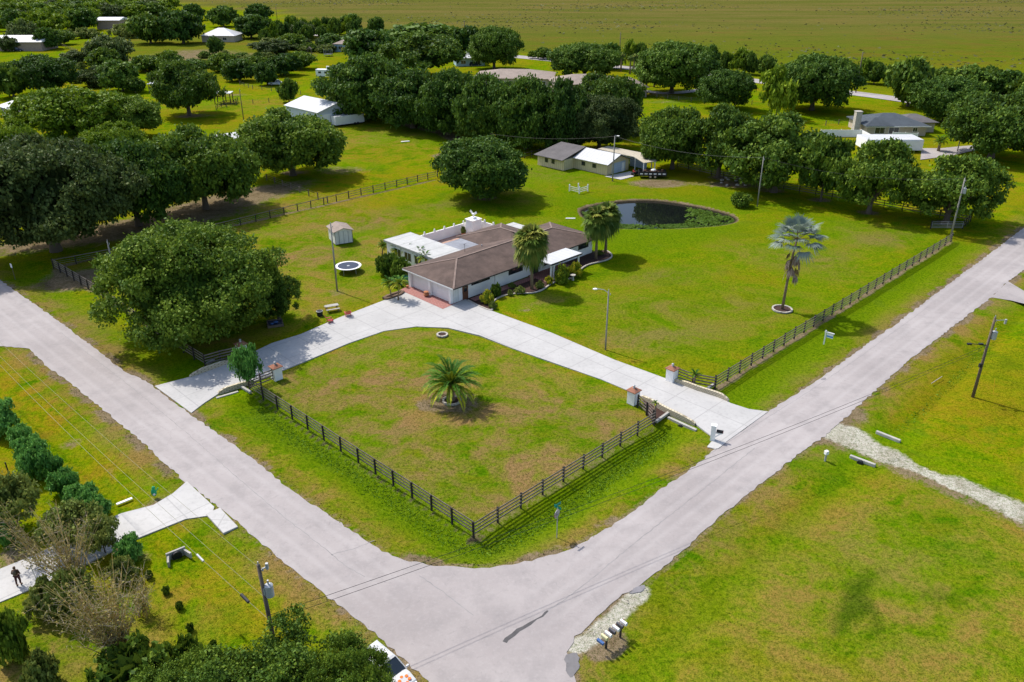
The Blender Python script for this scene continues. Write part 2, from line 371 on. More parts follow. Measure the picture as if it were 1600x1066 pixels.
    cm = mix(t, mth(t, 'MULTIPLY', ramp_f(t, mth(t, 'ADD', sy.outputs[1], mth(t, 'MULTIPLY', nM, 300)), 560, 400), .7), cm, (0.174, 0.205, 0.0042))
    c = mix(t, marsh, c, cm)
    # dirt & sand with ragged limits
    rag = mth(t, 'ADD', mth(t, 'MULTIPLY', mth(t, 'SUBTRACT', nC, .5), 1.3), mth(t, 'MULTIPLY', mth(t, 'SUBTRACT', nD, .5), 1.1))
    df = ramp_f(t, mth(t, 'ADD', dirt, mth(t, 'MULTIPLY', rag, mth(t, 'MULTIPLY', dirt, 1.6))), .28, .68)
    c = mix(t, df, c, ramp(t, nC, [(.35, (.17, .12, .07)), (.65, (.27, .20, .13))]))
    sf = ramp_f(t, mth(t, 'ADD', sand, mth(t, 'MULTIPLY', rag, mth(t, 'MULTIPLY', sand, 1.1))), .32, .72)
    c = mix(t, sf, c, ramp(t, nC, [(.35, (.36, .32, .26)), (.65, (.54, .50, .44))]))
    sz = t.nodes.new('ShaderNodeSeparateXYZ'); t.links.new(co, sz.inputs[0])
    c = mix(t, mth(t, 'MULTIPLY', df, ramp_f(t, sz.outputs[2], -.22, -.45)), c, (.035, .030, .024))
    # blades: fine light/dark grain
    c = mix(t, ramp_f(t, nE, .58, .36), c, mix(t, 1.0, c, (.42, .48, .36), 'MULTIPLY'))
    c = mix(t, mth(t, 'MULTIPLY', ramp_f(t, nD, .56, .36), .7), c, mix(t, 1.0, c, (.45, .52, .36), 'MULTIPLY'))
    t.links.new(c, b.inputs['Base Color']); b.inputs['Roughness'].default_value = 1; b.inputs['Specular IOR Level'].default_value = 0
    bump(t, b, mth(t, 'ADD', nE, nD), .07, .6)
    return m
M['ground'] = groundmat()

def leafmat(name, c0, c1, c2, rough=.6, trans=.2):
    m, t, b = newmat(name); co = coord(t)
    at = t.nodes.new('ShaderNodeAttribute'); at.attribute_name = 'rnd'
    oi = t.nodes.new('ShaderNodeObjectInfo')
    n = noise(t, 3.2, 3, .6, co)
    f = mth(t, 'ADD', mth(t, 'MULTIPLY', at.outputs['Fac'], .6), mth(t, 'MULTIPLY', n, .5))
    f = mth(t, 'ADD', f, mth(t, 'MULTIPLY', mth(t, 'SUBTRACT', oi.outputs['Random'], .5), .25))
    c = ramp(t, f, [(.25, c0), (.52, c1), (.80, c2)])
    t.links.new(c, b.inputs['Base Color']); b.inputs['Roughness'].default_value = rough; b.inputs['Specular IOR Level'].default_value = .12
    if trans:
        tr = t.nodes.new('ShaderNodeBsdfTranslucent'); t.links.new(mix(t, .5, c, c2), tr.inputs[0])
        mx = t.nodes.new('ShaderNodeMixShader'); mx.inputs[0].default_value = trans
        t.links.new(b.outputs[0], mx.inputs[1]); t.links.new(tr.outputs[0], mx.inputs[2])
        t.links.new(mx.outputs[0], t.nodes['Material Output'].inputs[0])
    return m
M['leaf'] = leafmat('oak_leaf', (0.0222, 0.0521, 0.00678), (0.0692, 0.134, 0.0135), (0.192, 0.268, 0.0244))
M['leaf_dark'] = leafmat('dark_oak_leaf', (0.0166, 0.0468, 0.00739), (0.0511, 0.111, 0.0135), (0.135, 0.213, 0.0222))
M['leaf_grey'] = leafmat('silvery_oak_leaf', (0.024, 0.0422, 0.0099), (0.06, 0.0926, 0.0218), (0.132, 0.172, 0.0416))
M['leaf_bright'] = leafmat('bright_leaf', (0.045, 0.0951, 0.00528), (0.118, 0.197, 0.00968), (0.247, 0.324, 0.0176))
M['leaf_blue'] = leafmat('glossy_shrub_leaf', (0.039, 0.13, 0.0216), (0.091, 0.247, 0.042), (0.221, 0.429, 0.084), .4)
M['leaf_olive'] = leafmat('olive_scrub_leaf', (0.0776, 0.114, 0.0198), (0.155, 0.204, 0.0385), (0.276, 0.293, 0.066))
M['leaf_yellow'] = leafmat('yellow_flowering_leaf', (0.075, 0.139, 0.011), (0.18, 0.264, 0.0165), (0.57, 0.465, 0.022))
M['frond'] = leafmat('palm_frond', (0.0486, 0.0898, 0.0119), (0.108, 0.174, 0.0218), (0.259, 0.264, 0.0446))
M['frond_bright'] = leafmat('date_palm_frond', (0.03, 0.109, 0.0088), (0.075, 0.202, 0.0132), (0.45, 0.434, 0.022))
M['frond_blue'] = leafmat('blue_palm_frond', (0.0862, 0.13, 0.103), (0.149, 0.205, 0.171), (0.287, 0.335, 0.284))
M['frond_dead'] = leafmat('dead_palm_frond', (.13, .085, .06), (.22, .15, .11), (.36, .27, .20), .8, 0)
M['grass_blade'] = M['ground']
def watermat():
    m, t, b = newmat('pond_water'); co = coord(t)
    b.inputs['Base Color'].default_value = (.006, .008, .007, 1); b.inputs['Roughness'].default_value = .03; b.inputs['Specular IOR Level'].default_value = .24; b.inputs['IOR'].default_value = 1.4
    bump(t, b, noise(t, 1.6, 2, .5, co), .01, .15); return m
M['water'] = watermat()
# ---------------------------------------------------------------- setting: ground, roads, pond
def seg_dist(X, Y, pts, closed=False):
    d = np.full(X.shape, 1e9); q = list(pts) + ([pts[0]] if closed else [])
    for (ax, ay), (bx, by) in zip(q[:-1], q[1:]):
        dx, dy = bx - ax, by - ay; L = dx * dx + dy * dy + 1e-9
        t = np.clip(((X - ax) * dx + (Y - ay) * dy) / L, 0, 1)
        d = np.minimum(d, np.hypot(X - ax - t * dx, Y - ay - t * dy))
    return d
def inside(X, Y, poly):
    r = np.zeros(X.shape, bool); n = len(poly)
    for i in range(n):
        x0, y0 = poly[i]; x1, y1 = poly[(i + 1) % n]
        if abs(y1 - y0) < 1e-9: continue
        c = ((y0 > Y) != (y1 > Y)) & (X < (x1 - x0) * (Y - y0) / (y1 - y0) + x0); r ^= c
    return r
def sdf(X, Y, poly): # >0 inside
    d = seg_dist(X, Y, poly, True); return np.where(inside(X, Y, poly), d, -d)
def sm(a, b, x):
    t = np.clip((x - a) / (b - a), 0, 1); return t * t * (3 - 2 * t)

ROAD_IN = [(-330, 205), (-120, 352), (0, 438), (96, 505), (142, 540), (190, 578), (235, 600), (262, 622), (299, 649), (400, 721), (450, 763), (521, 810), (552, 831), (597, 862), (640, 877), (678, 884), (729, 888), (765, 887), (800, 882), (850, 872), (896, 858), (932, 836), (975, 810), (1040, 760), (1091, 725), (1117, 703), (1160, 672), (1200, 644), (1271, 598), (1352, 540), (1402, 505), (1496, 434), (1554, 391), (1600, 356), (1690, 290), (1800, 212)]
ROAD_OUT = [(1950, 222), (1760, 318), (1600, 422), (1575, 440), (1549, 465), (1499, 503), (1451, 540), (1415, 568), (1342, 634), (1289, 682), (1258, 702), (1200, 748), (1139, 796), (1066, 862), (1008, 910), (965, 935), (927, 971), (899, 995), (884, 1020), (893, 1045), (899, 1070), (890, 1180), (880, 1300), (730, 1300), (700, 1180), (668, 1066), (615, 1016), (577, 983), (514, 935), (463, 895), (400, 842), (355, 803), (286, 750), (223, 692), (162, 641), (104, 594), (73, 573), (46, 545), (0, 541), (-120, 556), (-260, 600), (-300, 560), (-220, 470), (-330, 400)]
def resample(pts, step, jit=0.0, seed=1):
    r = random.Random(seed); out = []
    for (ax, ay), (bx, by) in zip(pts[:-1], pts[1:]):
        L = math.hypot(bx - ax, by - ay); n = max(1, int(L / step))
        for i in range(n):
            t = i / n; nx, ny = -(by - ay) / (L + 1e-9), (bx - ax) / (L + 1e-9); j = r.uniform(-jit, jit)
            out.append((ax + (bx - ax) * t + nx * j, ay + (by - ay) * t + ny * j))
    out.append(pts[-1]); return out
def smooth(pts, it=2, closed=False):
    for _ in range(it):
        o = []
        n = len(pts)
        for i in range(n if closed else n - 1):
            a, b_ = pts[i], pts[(i + 1) % n]
            o += [(a[0] * .75 + b_[0] * .25, a[1] * .75 + b_[1] * .25), (a[0] * .25 + b_[0] * .75, a[1] * .25 + b_[1] * .75)]
        pts = o if closed else [pts[0]] + o + [pts[-1]]
    return pts
from mathutils.geometry import tessellate_polygon
def sheet(name, poly, z, mat, kind='structure', parent=None, thick=0, **k):
    n = len(poly); tri = tessellate_polygon([[Vector((p[0], p[1], 0)) for p in poly]])
    vs = [(p[0], p[1], z) for p in poly]; fs = []
    for a, b_, c in tri:
        ar = (poly[b_][0] - poly[a][0]) * (poly[c][1] - poly[a][1]) - (poly[c][0] - poly[a][0]) * (poly[b_][1] - poly[a][1])
        fs.append((a, b_, c) if ar > 0 else (a, c, b_))
    if thick:
        vs += [(p[0], p[1], z - thick) for p in poly]
        fs += [(i, (i + 1) % n, n + (i + 1) % n, n + i) for i in range(n)]
    me = bpy.data.meshes.new(name); me.from_pydata(vs, [], fs); me.materials.append(mat)
    o = bpy.data.objects.new(name, me); COL.objects.link(o)
    if parent: o.parent = parent
    if kind: o['kind'] = kind
    return tag(o, **k)
road_poly = PL(ROAD_IN) + PL(ROAD_OUT)
road_rag = resample(road_poly + [road_poly[0]], .5, .13, 3)[:-1]
POND = smooth(PL([(900, 330), (925, 349), (970, 356), (1040, 357), (1110, 353), (1148, 347), (1157, 340), (1140, 331), (1090, 319), (1040, 311), (1000, 309), (950, 313), (908, 321)]), 2, True)
DITCH = [PL([(402, 632), (455, 672), (520, 712), (600, 765), (660, 808), (715, 845), (745, 858), (785, 845), (860, 803), (930, 757), (1000, 708), (1040, 676)]),
         PL([(1140, 622), (1250, 553), (1370, 470), (1500, 385)]),
         PL([(1400, 672), (1440, 640), (1480, 602), (1530, 552), (1570, 512), (1640, 452)]),
         PL([(1345, 725), (1290, 770), (1200, 862), (1090, 960), (1000, 1060), (940, 1150)]),
         PL([(290, 600), (240, 560), (160, 500), (60, 440), (-60, 360)]),
         PL([(305, 850), (380, 925), (470, 1010)]), PL([(180, 770), (80, 680), (-30, 585)])]
DDEP = [.55, .3, .4, .18, .3, .25, .2]; DWID = [1.9, 2.6, 1.5, 1.6, 2.2, 1.8, 2.0]
ISLAND = PL([(740, 838), (390, 606), (432, 585), (560, 530), (620, 512), (700, 512), (800, 545), (990, 618), (1020, 658)])
def gheight(X, Y):
    z = np.zeros(X.shape)
    for d, k, w in zip(DITCH, DDEP, DWID):
        z -= k * np.exp(-(seg_dist(X, Y, d) / w) ** 2)
    r = sdf(X, Y, road_poly); z *= sm(.2, 2.0, -r)
    p = sdf(X, Y, POND); z -= 1.9 * sm(-1.2, 5, p)
    und = .05 * np.sin(X * .31 + 1.3 * np.sin(Y * .17)) * np.cos(Y * .27) - .05
    far = sm(260, 420, Y)
    z += und * sm(.5, 4, -r) * (1 - far)
    return z
MARSH = PL([(-200, -20), (235, 2), (330, 12), (430, 18), (470, 35), (590, 60), (700, 72), (830, 86), (960, 100), (1130, 113), (1215, 124), (1335, 138), (1400, 145), (1600, 165), (2000, 200)]) + [(1500, 900), (1500, 3500), (-1800, 3500), (-1800, 900)]
def blob(X, Y, px, py, rx, ry=None, rot=0):
    c = P(px, py); dx, dy = X - c[0], Y - c[1]; a = math.radians(rot)
    u = dx * math.cos(a) + dy * math.sin(a); v = -dx * math.sin(a) + dy * math.cos(a)
    return np.exp(-((u / rx) ** 2 + (v / (ry or rx)) ** 2))
TREE_SHADE = []
def cover(X, Y):
    r = sdf(X, Y, road_poly)
    lush = np.zeros(X.shape); dirt = lush.copy(); dry = lush.copy(); marsh = lush.copy(); dark = lush.copy(); sand = lush.copy(); gold = lush.copy()
    lush += .95 * np.exp(-((seg_dist(X, Y, DITCH[0]) ) / 2.7) ** 4)
    lush += 1.0 * np.exp(-(seg_dist(X, Y, DITCH[1]) / 3.6) ** 2) + .55 * np.exp(-(seg_dist(X, Y, DITCH[3]) / 1.2) ** 2) + .5 * np.exp(-(seg_dist(X, Y, DITCH[4]) / 2.5) ** 2)
    dark += .30 * np.exp(-(seg_dist(X, Y, DITCH[0]) / 1.2) ** 2) + .25 * np.exp(-(seg_dist(X, Y, DITCH[2]) / .8) ** 2)
    isl = sm(-.5, 1.5, sdf(X, Y, ISLAND)); dry += .60 * isl
    for a_ in ((560, 660, 7, 4, -45), (850, 720, 7, 4, 45), (720, 770, 7, 4, 0), (480, 600, 6, 3, -45), (620, 720, 6, 3, -45), (900, 690, 6, 4, 45), (640, 600, 6, 3, 0), (800, 640, 6, 3, 20), (760, 720, 6, 3, 0)): dry += .75 * isl * blob(X, Y, *a_)
    for l_, w_, k_ in (([(320, 655), (450, 738), (560, 817), (680, 866), (800, 866), (930, 815), (1060, 722)], 1.5, .95), ([(1215, 628), (1320, 556), (1420, 480), (1530, 400)], 1.3, .8), ([(40, 455), (110, 500), (200, 575)], 1.3, .9), ([(60, 600), (160, 680), (260, 770)], 3.5, .75), ([(-20, 560), (60, 640)], 4, .7), ([(350, 850), (450, 930)], 3, .6), ([(1420, 590), (1540, 500)], 3, .6), ([(1150, 830), (1400, 745)], 4, .6), ([(560, 240), (480, 330), (400, 360)], 9, .6), ([(430, 180), (330, 190)], 8, .5)): gold += k_ * np.exp(-(seg_dist(X, Y, PL(l_)) / w_) ** 2)
    for a_ in ((1500, 650, 10, 6, 0), (1020, 500, 9, 5, 30), (880, 540, 4, 2, 0), (300, 950, 5, 3, 0), (620, 340, 10, 5, 0)): gold += .6 * blob(X, Y, *a_)
    # right lawn is the greenest
    RL = PL([(1050, 590), (1110, 600), (1485, 370), (1200, 300), (1000, 262), (820, 255), (690, 290), (560, 330), (640, 360), (780, 470), (930, 540)])
    rl = sm(-1, 6, sdf(X, Y, RL)); lush += .42 * rl
    lush += .5 * sm(-1, 8, sdf(X, Y, PL([(820, 300), (1180, 300), (1200, 370), (980, 420), (900, 380)])))
    # left yard drier
    LY = PL([(85, 420), (400, 347), (560, 310), (640, 360), (620, 470), (520, 500), (320, 570)])
    dry += .45 * sm(-1, 4, sdf(X, Y, LY))
    FR = PL([(1150, 800), (1400, 700), (1700, 830), (1700, 1300), (900, 1300), (940, 1020)])
    dry += .50 * sm(-1, 6, sdf(X, Y, FR)) * (.55 + .45 * blob(X, Y, 1350, 900, 16))
    dry += .5 * rl * np.clip(np.sin(X * .16 + 1.5 * np.sin(Y * .11)) * np.cos(Y * .14 + X * .05) + .1, 0, 1)
    for a_ in ((1000, 480, 7, 4), (1080, 520, 8, 4), (985, 525, 6, 3), (1110, 480, 5, 2.5), (1380, 375, 6, 3), (1290, 400, 6, 3), (870, 470, 5, 2), (1040, 430, 8, 3), (590, 345, 9, 4), (700, 320, 6, 3)): dry += .75 * blob(X, Y, *a_, 20)
    # verge thatch next to the roads
    dry += .85 * sm(-4.5, -.3, r) * sm(-60, -40, -np.abs(X) * 0 - 0 * Y - 0) * (r < .5)
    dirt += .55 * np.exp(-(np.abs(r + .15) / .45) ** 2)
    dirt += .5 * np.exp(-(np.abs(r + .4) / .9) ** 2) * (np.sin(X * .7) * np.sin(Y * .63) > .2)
    # bare places
    for a in [(706, 628, 2.9, 2.6, 0), (665, 633, 1.0, .8, 0)]: dirt += 1.1 * blob(X, Y, *a)
    dirt += .85 * blob(X, Y, 400, 300, 14, 5, 40) + .8 * blob(X, Y, 320, 325, 14, 5, 40) + .75 * blob(X, Y, 210, 355, 22, 5, 30) + .5 * blob(X, Y, 90, 380, 16, 5, 20)
    dirt += .9 * np.exp(-(seg_dist(X, Y, PL([(600, 183), (640, 196), (690, 206), (722, 222), (715, 240), (690, 243)])) / 2.6) ** 2)
    dirt += .5 * blob(X, Y, 530, 265, 9, 5) + .45 * blob(X, Y, 450, 180, 9, 4) + .5 * blob(X, Y, 205, 97, 14, 9) + .55 * blob(X, Y, 310, 180, 10, 4)
    dirt += .85 * blob(X, Y, 145, 430, 9, 4, 30) + .5 * blob(X, Y, 100, 440, 5, 2, -45)
    dirt += .6 * blob(X, Y, 360, 150, 9, 5) + .5 * blob(X, Y, 1040, 158, 14, 6) + .4 * blob(X, Y, 1020, 290, 5, 3)
    dirt += .9 * blob(X, Y, 1030, 285, 6, 3) + 1.0 * blob(X, Y, 1150, 288, 7, 3) + .8 * blob(X, Y, 757, 309, 3.2, 2.4) + .5 * blob(X, Y, 300, 82, 20, 12)
    for q in ((1208, 298), (1282, 312), (1357, 332), (1474, 347), (1123, 277), (297, 180), (1049, 143), (455, 270), (1262, 170), (322, 322)): dirt += .8 * blob(X, Y, q[0], q[1], 2.6, 2)
    dry += .7 * blob(X, Y, 430, 330, 14, 6, 40) + .5 * blob(X, Y, 480, 400, 9, 5) + .3 * blob(X, Y, 300, 240, 40, 12)
    dirt += .45 * blob(X, Y, 525, 457, 2.4, 2) + .35 * blob(X, Y, 832, 475, 3.5, 1.5) + .5 * blob(X, Y, 818, 485, 1.6, .8)
    dirt += .5 * np.exp(-(seg_dist(X, Y, PL([(745, 836), (880, 752), (1020, 665)])) / .6) ** 2) + .55 * np.exp(-(seg_dist(X, Y, PL([(740, 838), (560, 722), (392, 612)])) / .45) ** 2)
    dirt += .8 * np.exp(-(seg_dist(X, Y, PL([(1120, 606), (1300, 492), (1486, 376)])) / .5) ** 2) + .7 * np.exp(-(seg_dist(X, Y, PL([(150, 455), (85, 418), (200, 392), (420, 340), (680, 281)])) / .6) ** 2)
    # track on the right
    TR = PL([(1308, 690), (1350, 700), (1420, 735), (1500, 770), (1600, 812), (1750, 880)])
    dt = seg_dist(X, Y, TR); along = sm(0, 14, np.hypot(X - TR[0][0], Y - TR[0][1]))
    dirt += .62 * np.exp(-(dt / 2.0) ** 2)
    sand += 1.15 * np.exp(-(seg_dist(X, Y, PL([(1300, 672), (1335, 690), (1390, 712)])) / 1.5) ** 2) + .8 * blob(X, Y, 1325, 678, 2.2, 1.6)
    sand += .75 * np.exp(-(seg_dist(X, Y, PL([(1500, 752), (1560, 778), (1600, 792), (1750, 850)])) / 1.1) ** 2) + .62 * np.exp(-(seg_dist(X, Y, PL([(1390, 712), (1440, 735), (1500, 760), (1600, 805)])) / .9) ** 2) + .45 * np.exp(-(seg_dist(X, Y, PL([(1440, 735), (1520, 775), (1620, 830)])) / .5) ** 2)
    dirt += .7 * np.exp(-(seg_dist(X, Y, PL([(1302, 668), (1335, 652)])) / 1.5) ** 2)
    # mailbox lay-by
    sand += 1.0 * np.exp(-(seg_dist(X, Y, PL([(1003, 925), (960, 965), (925, 995), (900, 1010)])) / .8) ** 2)
    dirt += 1.2 * blob(X, Y, 950, 1008, 1.6, .9, 40) + .7 * blob(X, Y, 935, 1010, 1.5, 1)
    # weeds in the right verge, dark patch
    DP = PL([(1300, 960), (1320, 910), (1350, 888), (1392, 892), (1372, 905), (1362, 930), (1378, 955), (1385, 985), (1365, 1005), (1350, 985), (1362, 965), (1338, 975), (1310, 1000), (1295, 985)])
    dark += .9 * sm(-.3, .8, sdf(X, Y, DP)); dark += .5 * blob(X, Y, 1470, 930, 1.6, .9) + .35 * blob(X, Y, 1580, 640, 2.2, 1.2)
    lush += .6 * blob(X, Y, 1010, 915, 1.2) + .5 * blob(X, Y, 1400, 1005, 3, 1)
    dirt += .6 * sm(-1, 1, sdf(X, Y, PL([(-20, 900), (0, 855), (60, 830), (60, 850), (90, 862), (0, 905)])))
    dry += .9 * blob(X, Y, 120, 990, 7, 4) + .6 * blob(X, Y, 60, 1040, 5, 3); dirt += .5 * blob(X, Y, 215, 870, 2, 1) + .6 * blob(X, Y, 240, 785, 2.2, .9, 40) + .5 * blob(X, Y, 110, 690, 1.5) + .35 * blob(X, Y, 180, 740, 4, 1.2, -45)
    # yellow-brown swale band left verge
    dry += .5 * np.exp(-(seg_dist(X, Y, PL([(60, 440), (120, 490), (200, 545)])) / 1.5) ** 2)
    # field tones beyond
    lush += .5 * blob(X, Y, 350, 205, 22, 6, 30) + .5 * blob(X, Y, 60, 88, 50, 14) + .35 * blob(X, Y, 1200, 165, 40, 10)
    MS = sm(-5, 6, sdf(X, Y, MARSH)); marsh += MS
    RF = sm(-6, 10, sdf(X, Y, PL([(130, 62), (330, 50), (440, 50), (600, 62), (560, 86), (500, 88), (440, 112), (380, 128), (250, 130), (200, 96), (150, 100)])))
    marsh += .75 * RF * (1 - MS); dirt += .6 * RF * blob(X, Y, 330, 85, 34, 14); dirt += .5 * blob(X, Y, 260, 95, 25, 8) + .3 * blob(X, Y, 450, 85, 30, 8)
    dry += .4 * blob(X, Y, 560, 215, 30, 14) + .3 * blob(X, Y, 430, 165, 30, 14)
    for a in (lush, dirt, dry, sand, dark, gold): a *= (1 - MS)
    dark += .8 * blob(X, Y, 1590, 57, 30, 10)
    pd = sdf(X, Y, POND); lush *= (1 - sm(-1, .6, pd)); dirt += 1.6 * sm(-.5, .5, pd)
    cl = lambda a: np.clip(a, 0, 1)
    return [cl(a) for a in (lush, dirt, dry, marsh, dark, sand, gold)]
def set_cover(me, X, Y):
    l, di, dr, ma, dk, sa, go = cover(X, Y); one = np.ones(X.shape)
    for nm, ch, al in (('cover_a', (l, di, dr), go), ('cover_b', (ma, dk, sa), one)):
        at = me.color_attributes.new(nm, 'FLOAT_COLOR', 'POINT')
        at.data.foreach_set('color', np.stack([*ch, al], -1).astype('f').ravel())
def axis(lo, hi, step, far_lo, far_hi, g=1.09):
    a = list(np.arange(lo, hi, step)); s = step; x = a[-1]
    while x < far_hi: s *= g; x += s; a.append(x)
    s = step; x = lo; pre = []
    while x > far_lo: s *= g; x -= s; pre.append(x)
    return np.array(pre[::-1] + a)
xs = axis(-72, 110, .7, -2500, 2500); ys = axis(30, 195, .7, -60, 4000)
GX, GY = np.meshgrid(xs, ys); nx, ny = len(xs), len(ys)
GZ = gheight(GX, GY)
me = bpy.data.meshes.new('ground'); nv = nx * ny; me.vertices.add(nv)
me.vertices.foreach_set('co', np.stack([GX, GY, GZ], -1).astype('f').ravel())
ii = (np.arange(ny - 1)[:, None] * nx + np.arange(nx - 1)[None, :]).ravel()
q = np.stack([ii, ii + 1, ii + nx + 1, ii + nx], -1).ravel(); nf = len(ii)
me.loops.add(nf * 4); me.loops.foreach_set('vertex_index', q.astype('i'))
me.polygons.add(nf); me.polygons.foreach_set('loop_start', (np.arange(nf) * 4).astype('i'))
me.polygons.foreach_set('use_smooth', [True] * nf); me.update(calc_edges=True); me.validate()
set_cover(me, GX.ravel(), GY.ravel()); me.materials.append(M['ground'])
g = bpy.data.objects.new('ground', me); COL.objects.link(g); g['kind'] = 'structure'

sheet('road', road_rag, .035, M['asphalt'])
DRIVE = PL([(242, 604), (296, 590), (372, 562), (425, 537), (470, 523), (530, 497), (600, 470), (625, 456), (650, 462), (692, 483), (727, 468), (770, 487), (860, 520), (960, 563), (1045, 594), (1090, 612), (1120, 620), (1142, 631), (1170, 640), (1200, 644), (1160, 673), (1118, 703), (1105, 699), (1112, 690), (1112, 683), (1085, 662), (1047, 645), (1002, 620), (940, 594), (860, 566), (800, 545), (750, 525), (700, 513), (650, 511), (600, 518), (545, 537), (490, 560), (436, 582), (392, 598), (346, 613), (320, 630), (299, 646)])
sheet('driveway', resample(DRIVE + [DRIVE[0]], 1.5)[:-1], .075, M['concrete'], thick=.3)
D2 = PL([(-60, 935), (0, 890), (60, 866), (130, 828), (190, 803), (240, 790), (270, 772), (292, 753), (335, 793), (331, 806), (290, 812), (215, 842), (130, 885), (60, 917), (0, 942), (-70, 985)])
sheet('side_driveway', resample(D2 + [D2[0]], 1.5)[:-1], .07, M['concrete_white'], thick=.3)
D3 = PL([(1549, 465), (1575, 440), (1600, 455), (1680, 500), (1700, 530), (1600, 475), (1580, 470)])
sheet('side_apron', D3, .036, M['asphalt'])
FAR = PL([(380, 40), (418, 46), (600, 66), (760, 84), (872, 95), (965, 105), (1130, 120), (1215, 131), (1335, 146), (1397, 154), (1600, 185), (1900, 235)])
def ribbon(pts, w):
    L, R_ = [], []
    for i, p in enumerate(pts):
        a = Vector(pts[max(i - 1, 0)]); b_ = Vector(pts[min(i + 1, len(pts) - 1)]); d = (b_ - a).normalized(); n = Vector((-d.y, d.x)) * w / 2
        L.append((p[0] + n.x, p[1] + n.y)); R_.append((p[0] - n.x, p[1] - n.y))
    return L + R_[::-1]
sheet('far_road', ribbon(smooth(FAR), 8.5), .06, M['asphalt'])
sheet('path', ribbon(smooth(PL([(1005, 142), (1040, 147), (1090, 142), (1120, 134)])), 4), .05, M['asphalt'])
D4 = PL([(1440, 232), (1470, 232), (1500, 229), (1540, 226), (1600, 221), (1680, 215), (1690, 226), (1600, 230), (1545, 233), (1515, 237), (1490, 243), (1438, 250)])
sheet('neighbour_driveway', D4, .05, M['asphalt'])
sheet('garage_apron', PL([(625, 454), (640, 447), (708, 475), (727, 468), (692, 484)]), .095, M['brick_paving'])
sheet('yard_slab', PL([(945, 276), (985, 268), (995, 273), (990, 276), (970, 281)]), .04, M['concrete_white'])
# dark wet stain by the lay-by, the sealed crack in the road
st = PL([(882, 1025), (884, 1050), (893, 1062), (902, 1050), (906, 1030), (903, 1023), (893, 1020)])
sheet('road_stain', resample(smooth(st, 1, True), .25, .09), .042, plain('damp_asphalt', (.17, .16, .16), .5, .25))
sheet('road_stain', resample(smooth(PL([(980, 927), (1006, 912), (1009, 921), (990, 930)]), 1, True), .25, .08), .042, plain('damp_asphalt_patch', (.20, .19, .20), .7, .25))
sheet('road_stain', smooth(PL([(1281, 593), (1290, 590), (1291, 594), (1285, 595)]), 1, True), .042, plain('old_patch_asphalt', (.24, .22, .23), .8, .25))
def crack(pts, w0, w1, col):
    r = random.Random(5); q = resample(smooth(PL(pts), 1), .35, .05, 8); L = []; R_ = []
    for i, p in enumerate(q):
        w = w0 + (w1 - w0) * i / len(q); w *= r.uniform(.5, 1.4)
        a = Vector(q[max(i - 1, 0)]); b_ = Vector(q[min(i + 1, len(q) - 1)]); d = (b_ - a).normalized(); n = Vector((-d.y, d.x)) * w / 2
        L.append((p[0] + n.x, p[1] + n.y)); R_.append((p[0] - n.x, p[1] - n.y))
    sheet('road_crack', L + R_[::-1], .041, col)
tar = plain('tar_seal', (.09, .085, .085), .8, .3); tar2 = plain('faint_crack', (.27, .255, .25), .9, .2)
crack([(788, 1004), (806, 988), (822, 978), (844, 966), (856, 955)], .32, .10, tar)
crack([(518, 867), (540, 885), (570, 902)], .05, .05, tar2); crack([(518, 867), (560, 856), (585, 845)], .05, .04, tar2)
crack([(655, 900), (685, 920), (712, 941), (740, 962)], .06, .06, tar2); crack([(856, 955), (900, 925), (990, 850), (1080, 780), (1180, 700)], .06, .06, tar2)
crack([(1100, 715), (1300, 590), (1450, 480)], .05, .04, tar2); crack([(95, 520), (250, 640), (420, 790), (520, 868)], .04, .05, tar2)
if 0: wp = plain('pale_patch', (.56, .53, .52), .9, .12)
if 0: sheet('road_patch', smooth(PL([(690, 1001), (740, 965), (712, 985), (728, 1006), (715, 1010)]), 1, True), .040, wp)
# pond
sheet('pond_water', POND, -.62, M['water'])
pg = MB(); r_ = random.Random(11)
PXs = [p[0] for p in POND]; PYs = [p[1] for p in POND]
nveg = 0
while nveg < 5200:
    x = r_.uniform(min(PXs), max(PXs)); y = r_.uniform(min(PYs), max(PYs)); px, py = proj(x, y, -.6)
    X_ = np.array([x]); Y_ = np.array([y]); dd = sdf(X_, Y_, POND)[0]
    if dd < .5: continue
    pr = 0
    if px > 1070 and py > 318 + (px - 1070) * .1: pr = .9 * min(1, (px - 1070) / 40)
    if dd < 3.6 and py > 332: pr = max(pr, .9)
    pr *= .1 + 1.2 * max(0, math.sin(x * .9 + 2 * math.sin(y * .5)) * math.cos(y * .8 + x * .3) + .45)
    if r_.random() > pr: continue
    s = r_.uniform(.15, .45); a = r_.uniform(0, 6.28); h = r_.uniform(.01, .25)
    pg.add([(x + s * math.cos(a + k * 2.1), y + s * math.sin(a + k * 2.1), -.6 + h * (k == 0)) for k in range(3)], [(0, 1, 2)]); nveg += 1
pg.build('pond_weed', M['leaf_bright'], kind='stuff')

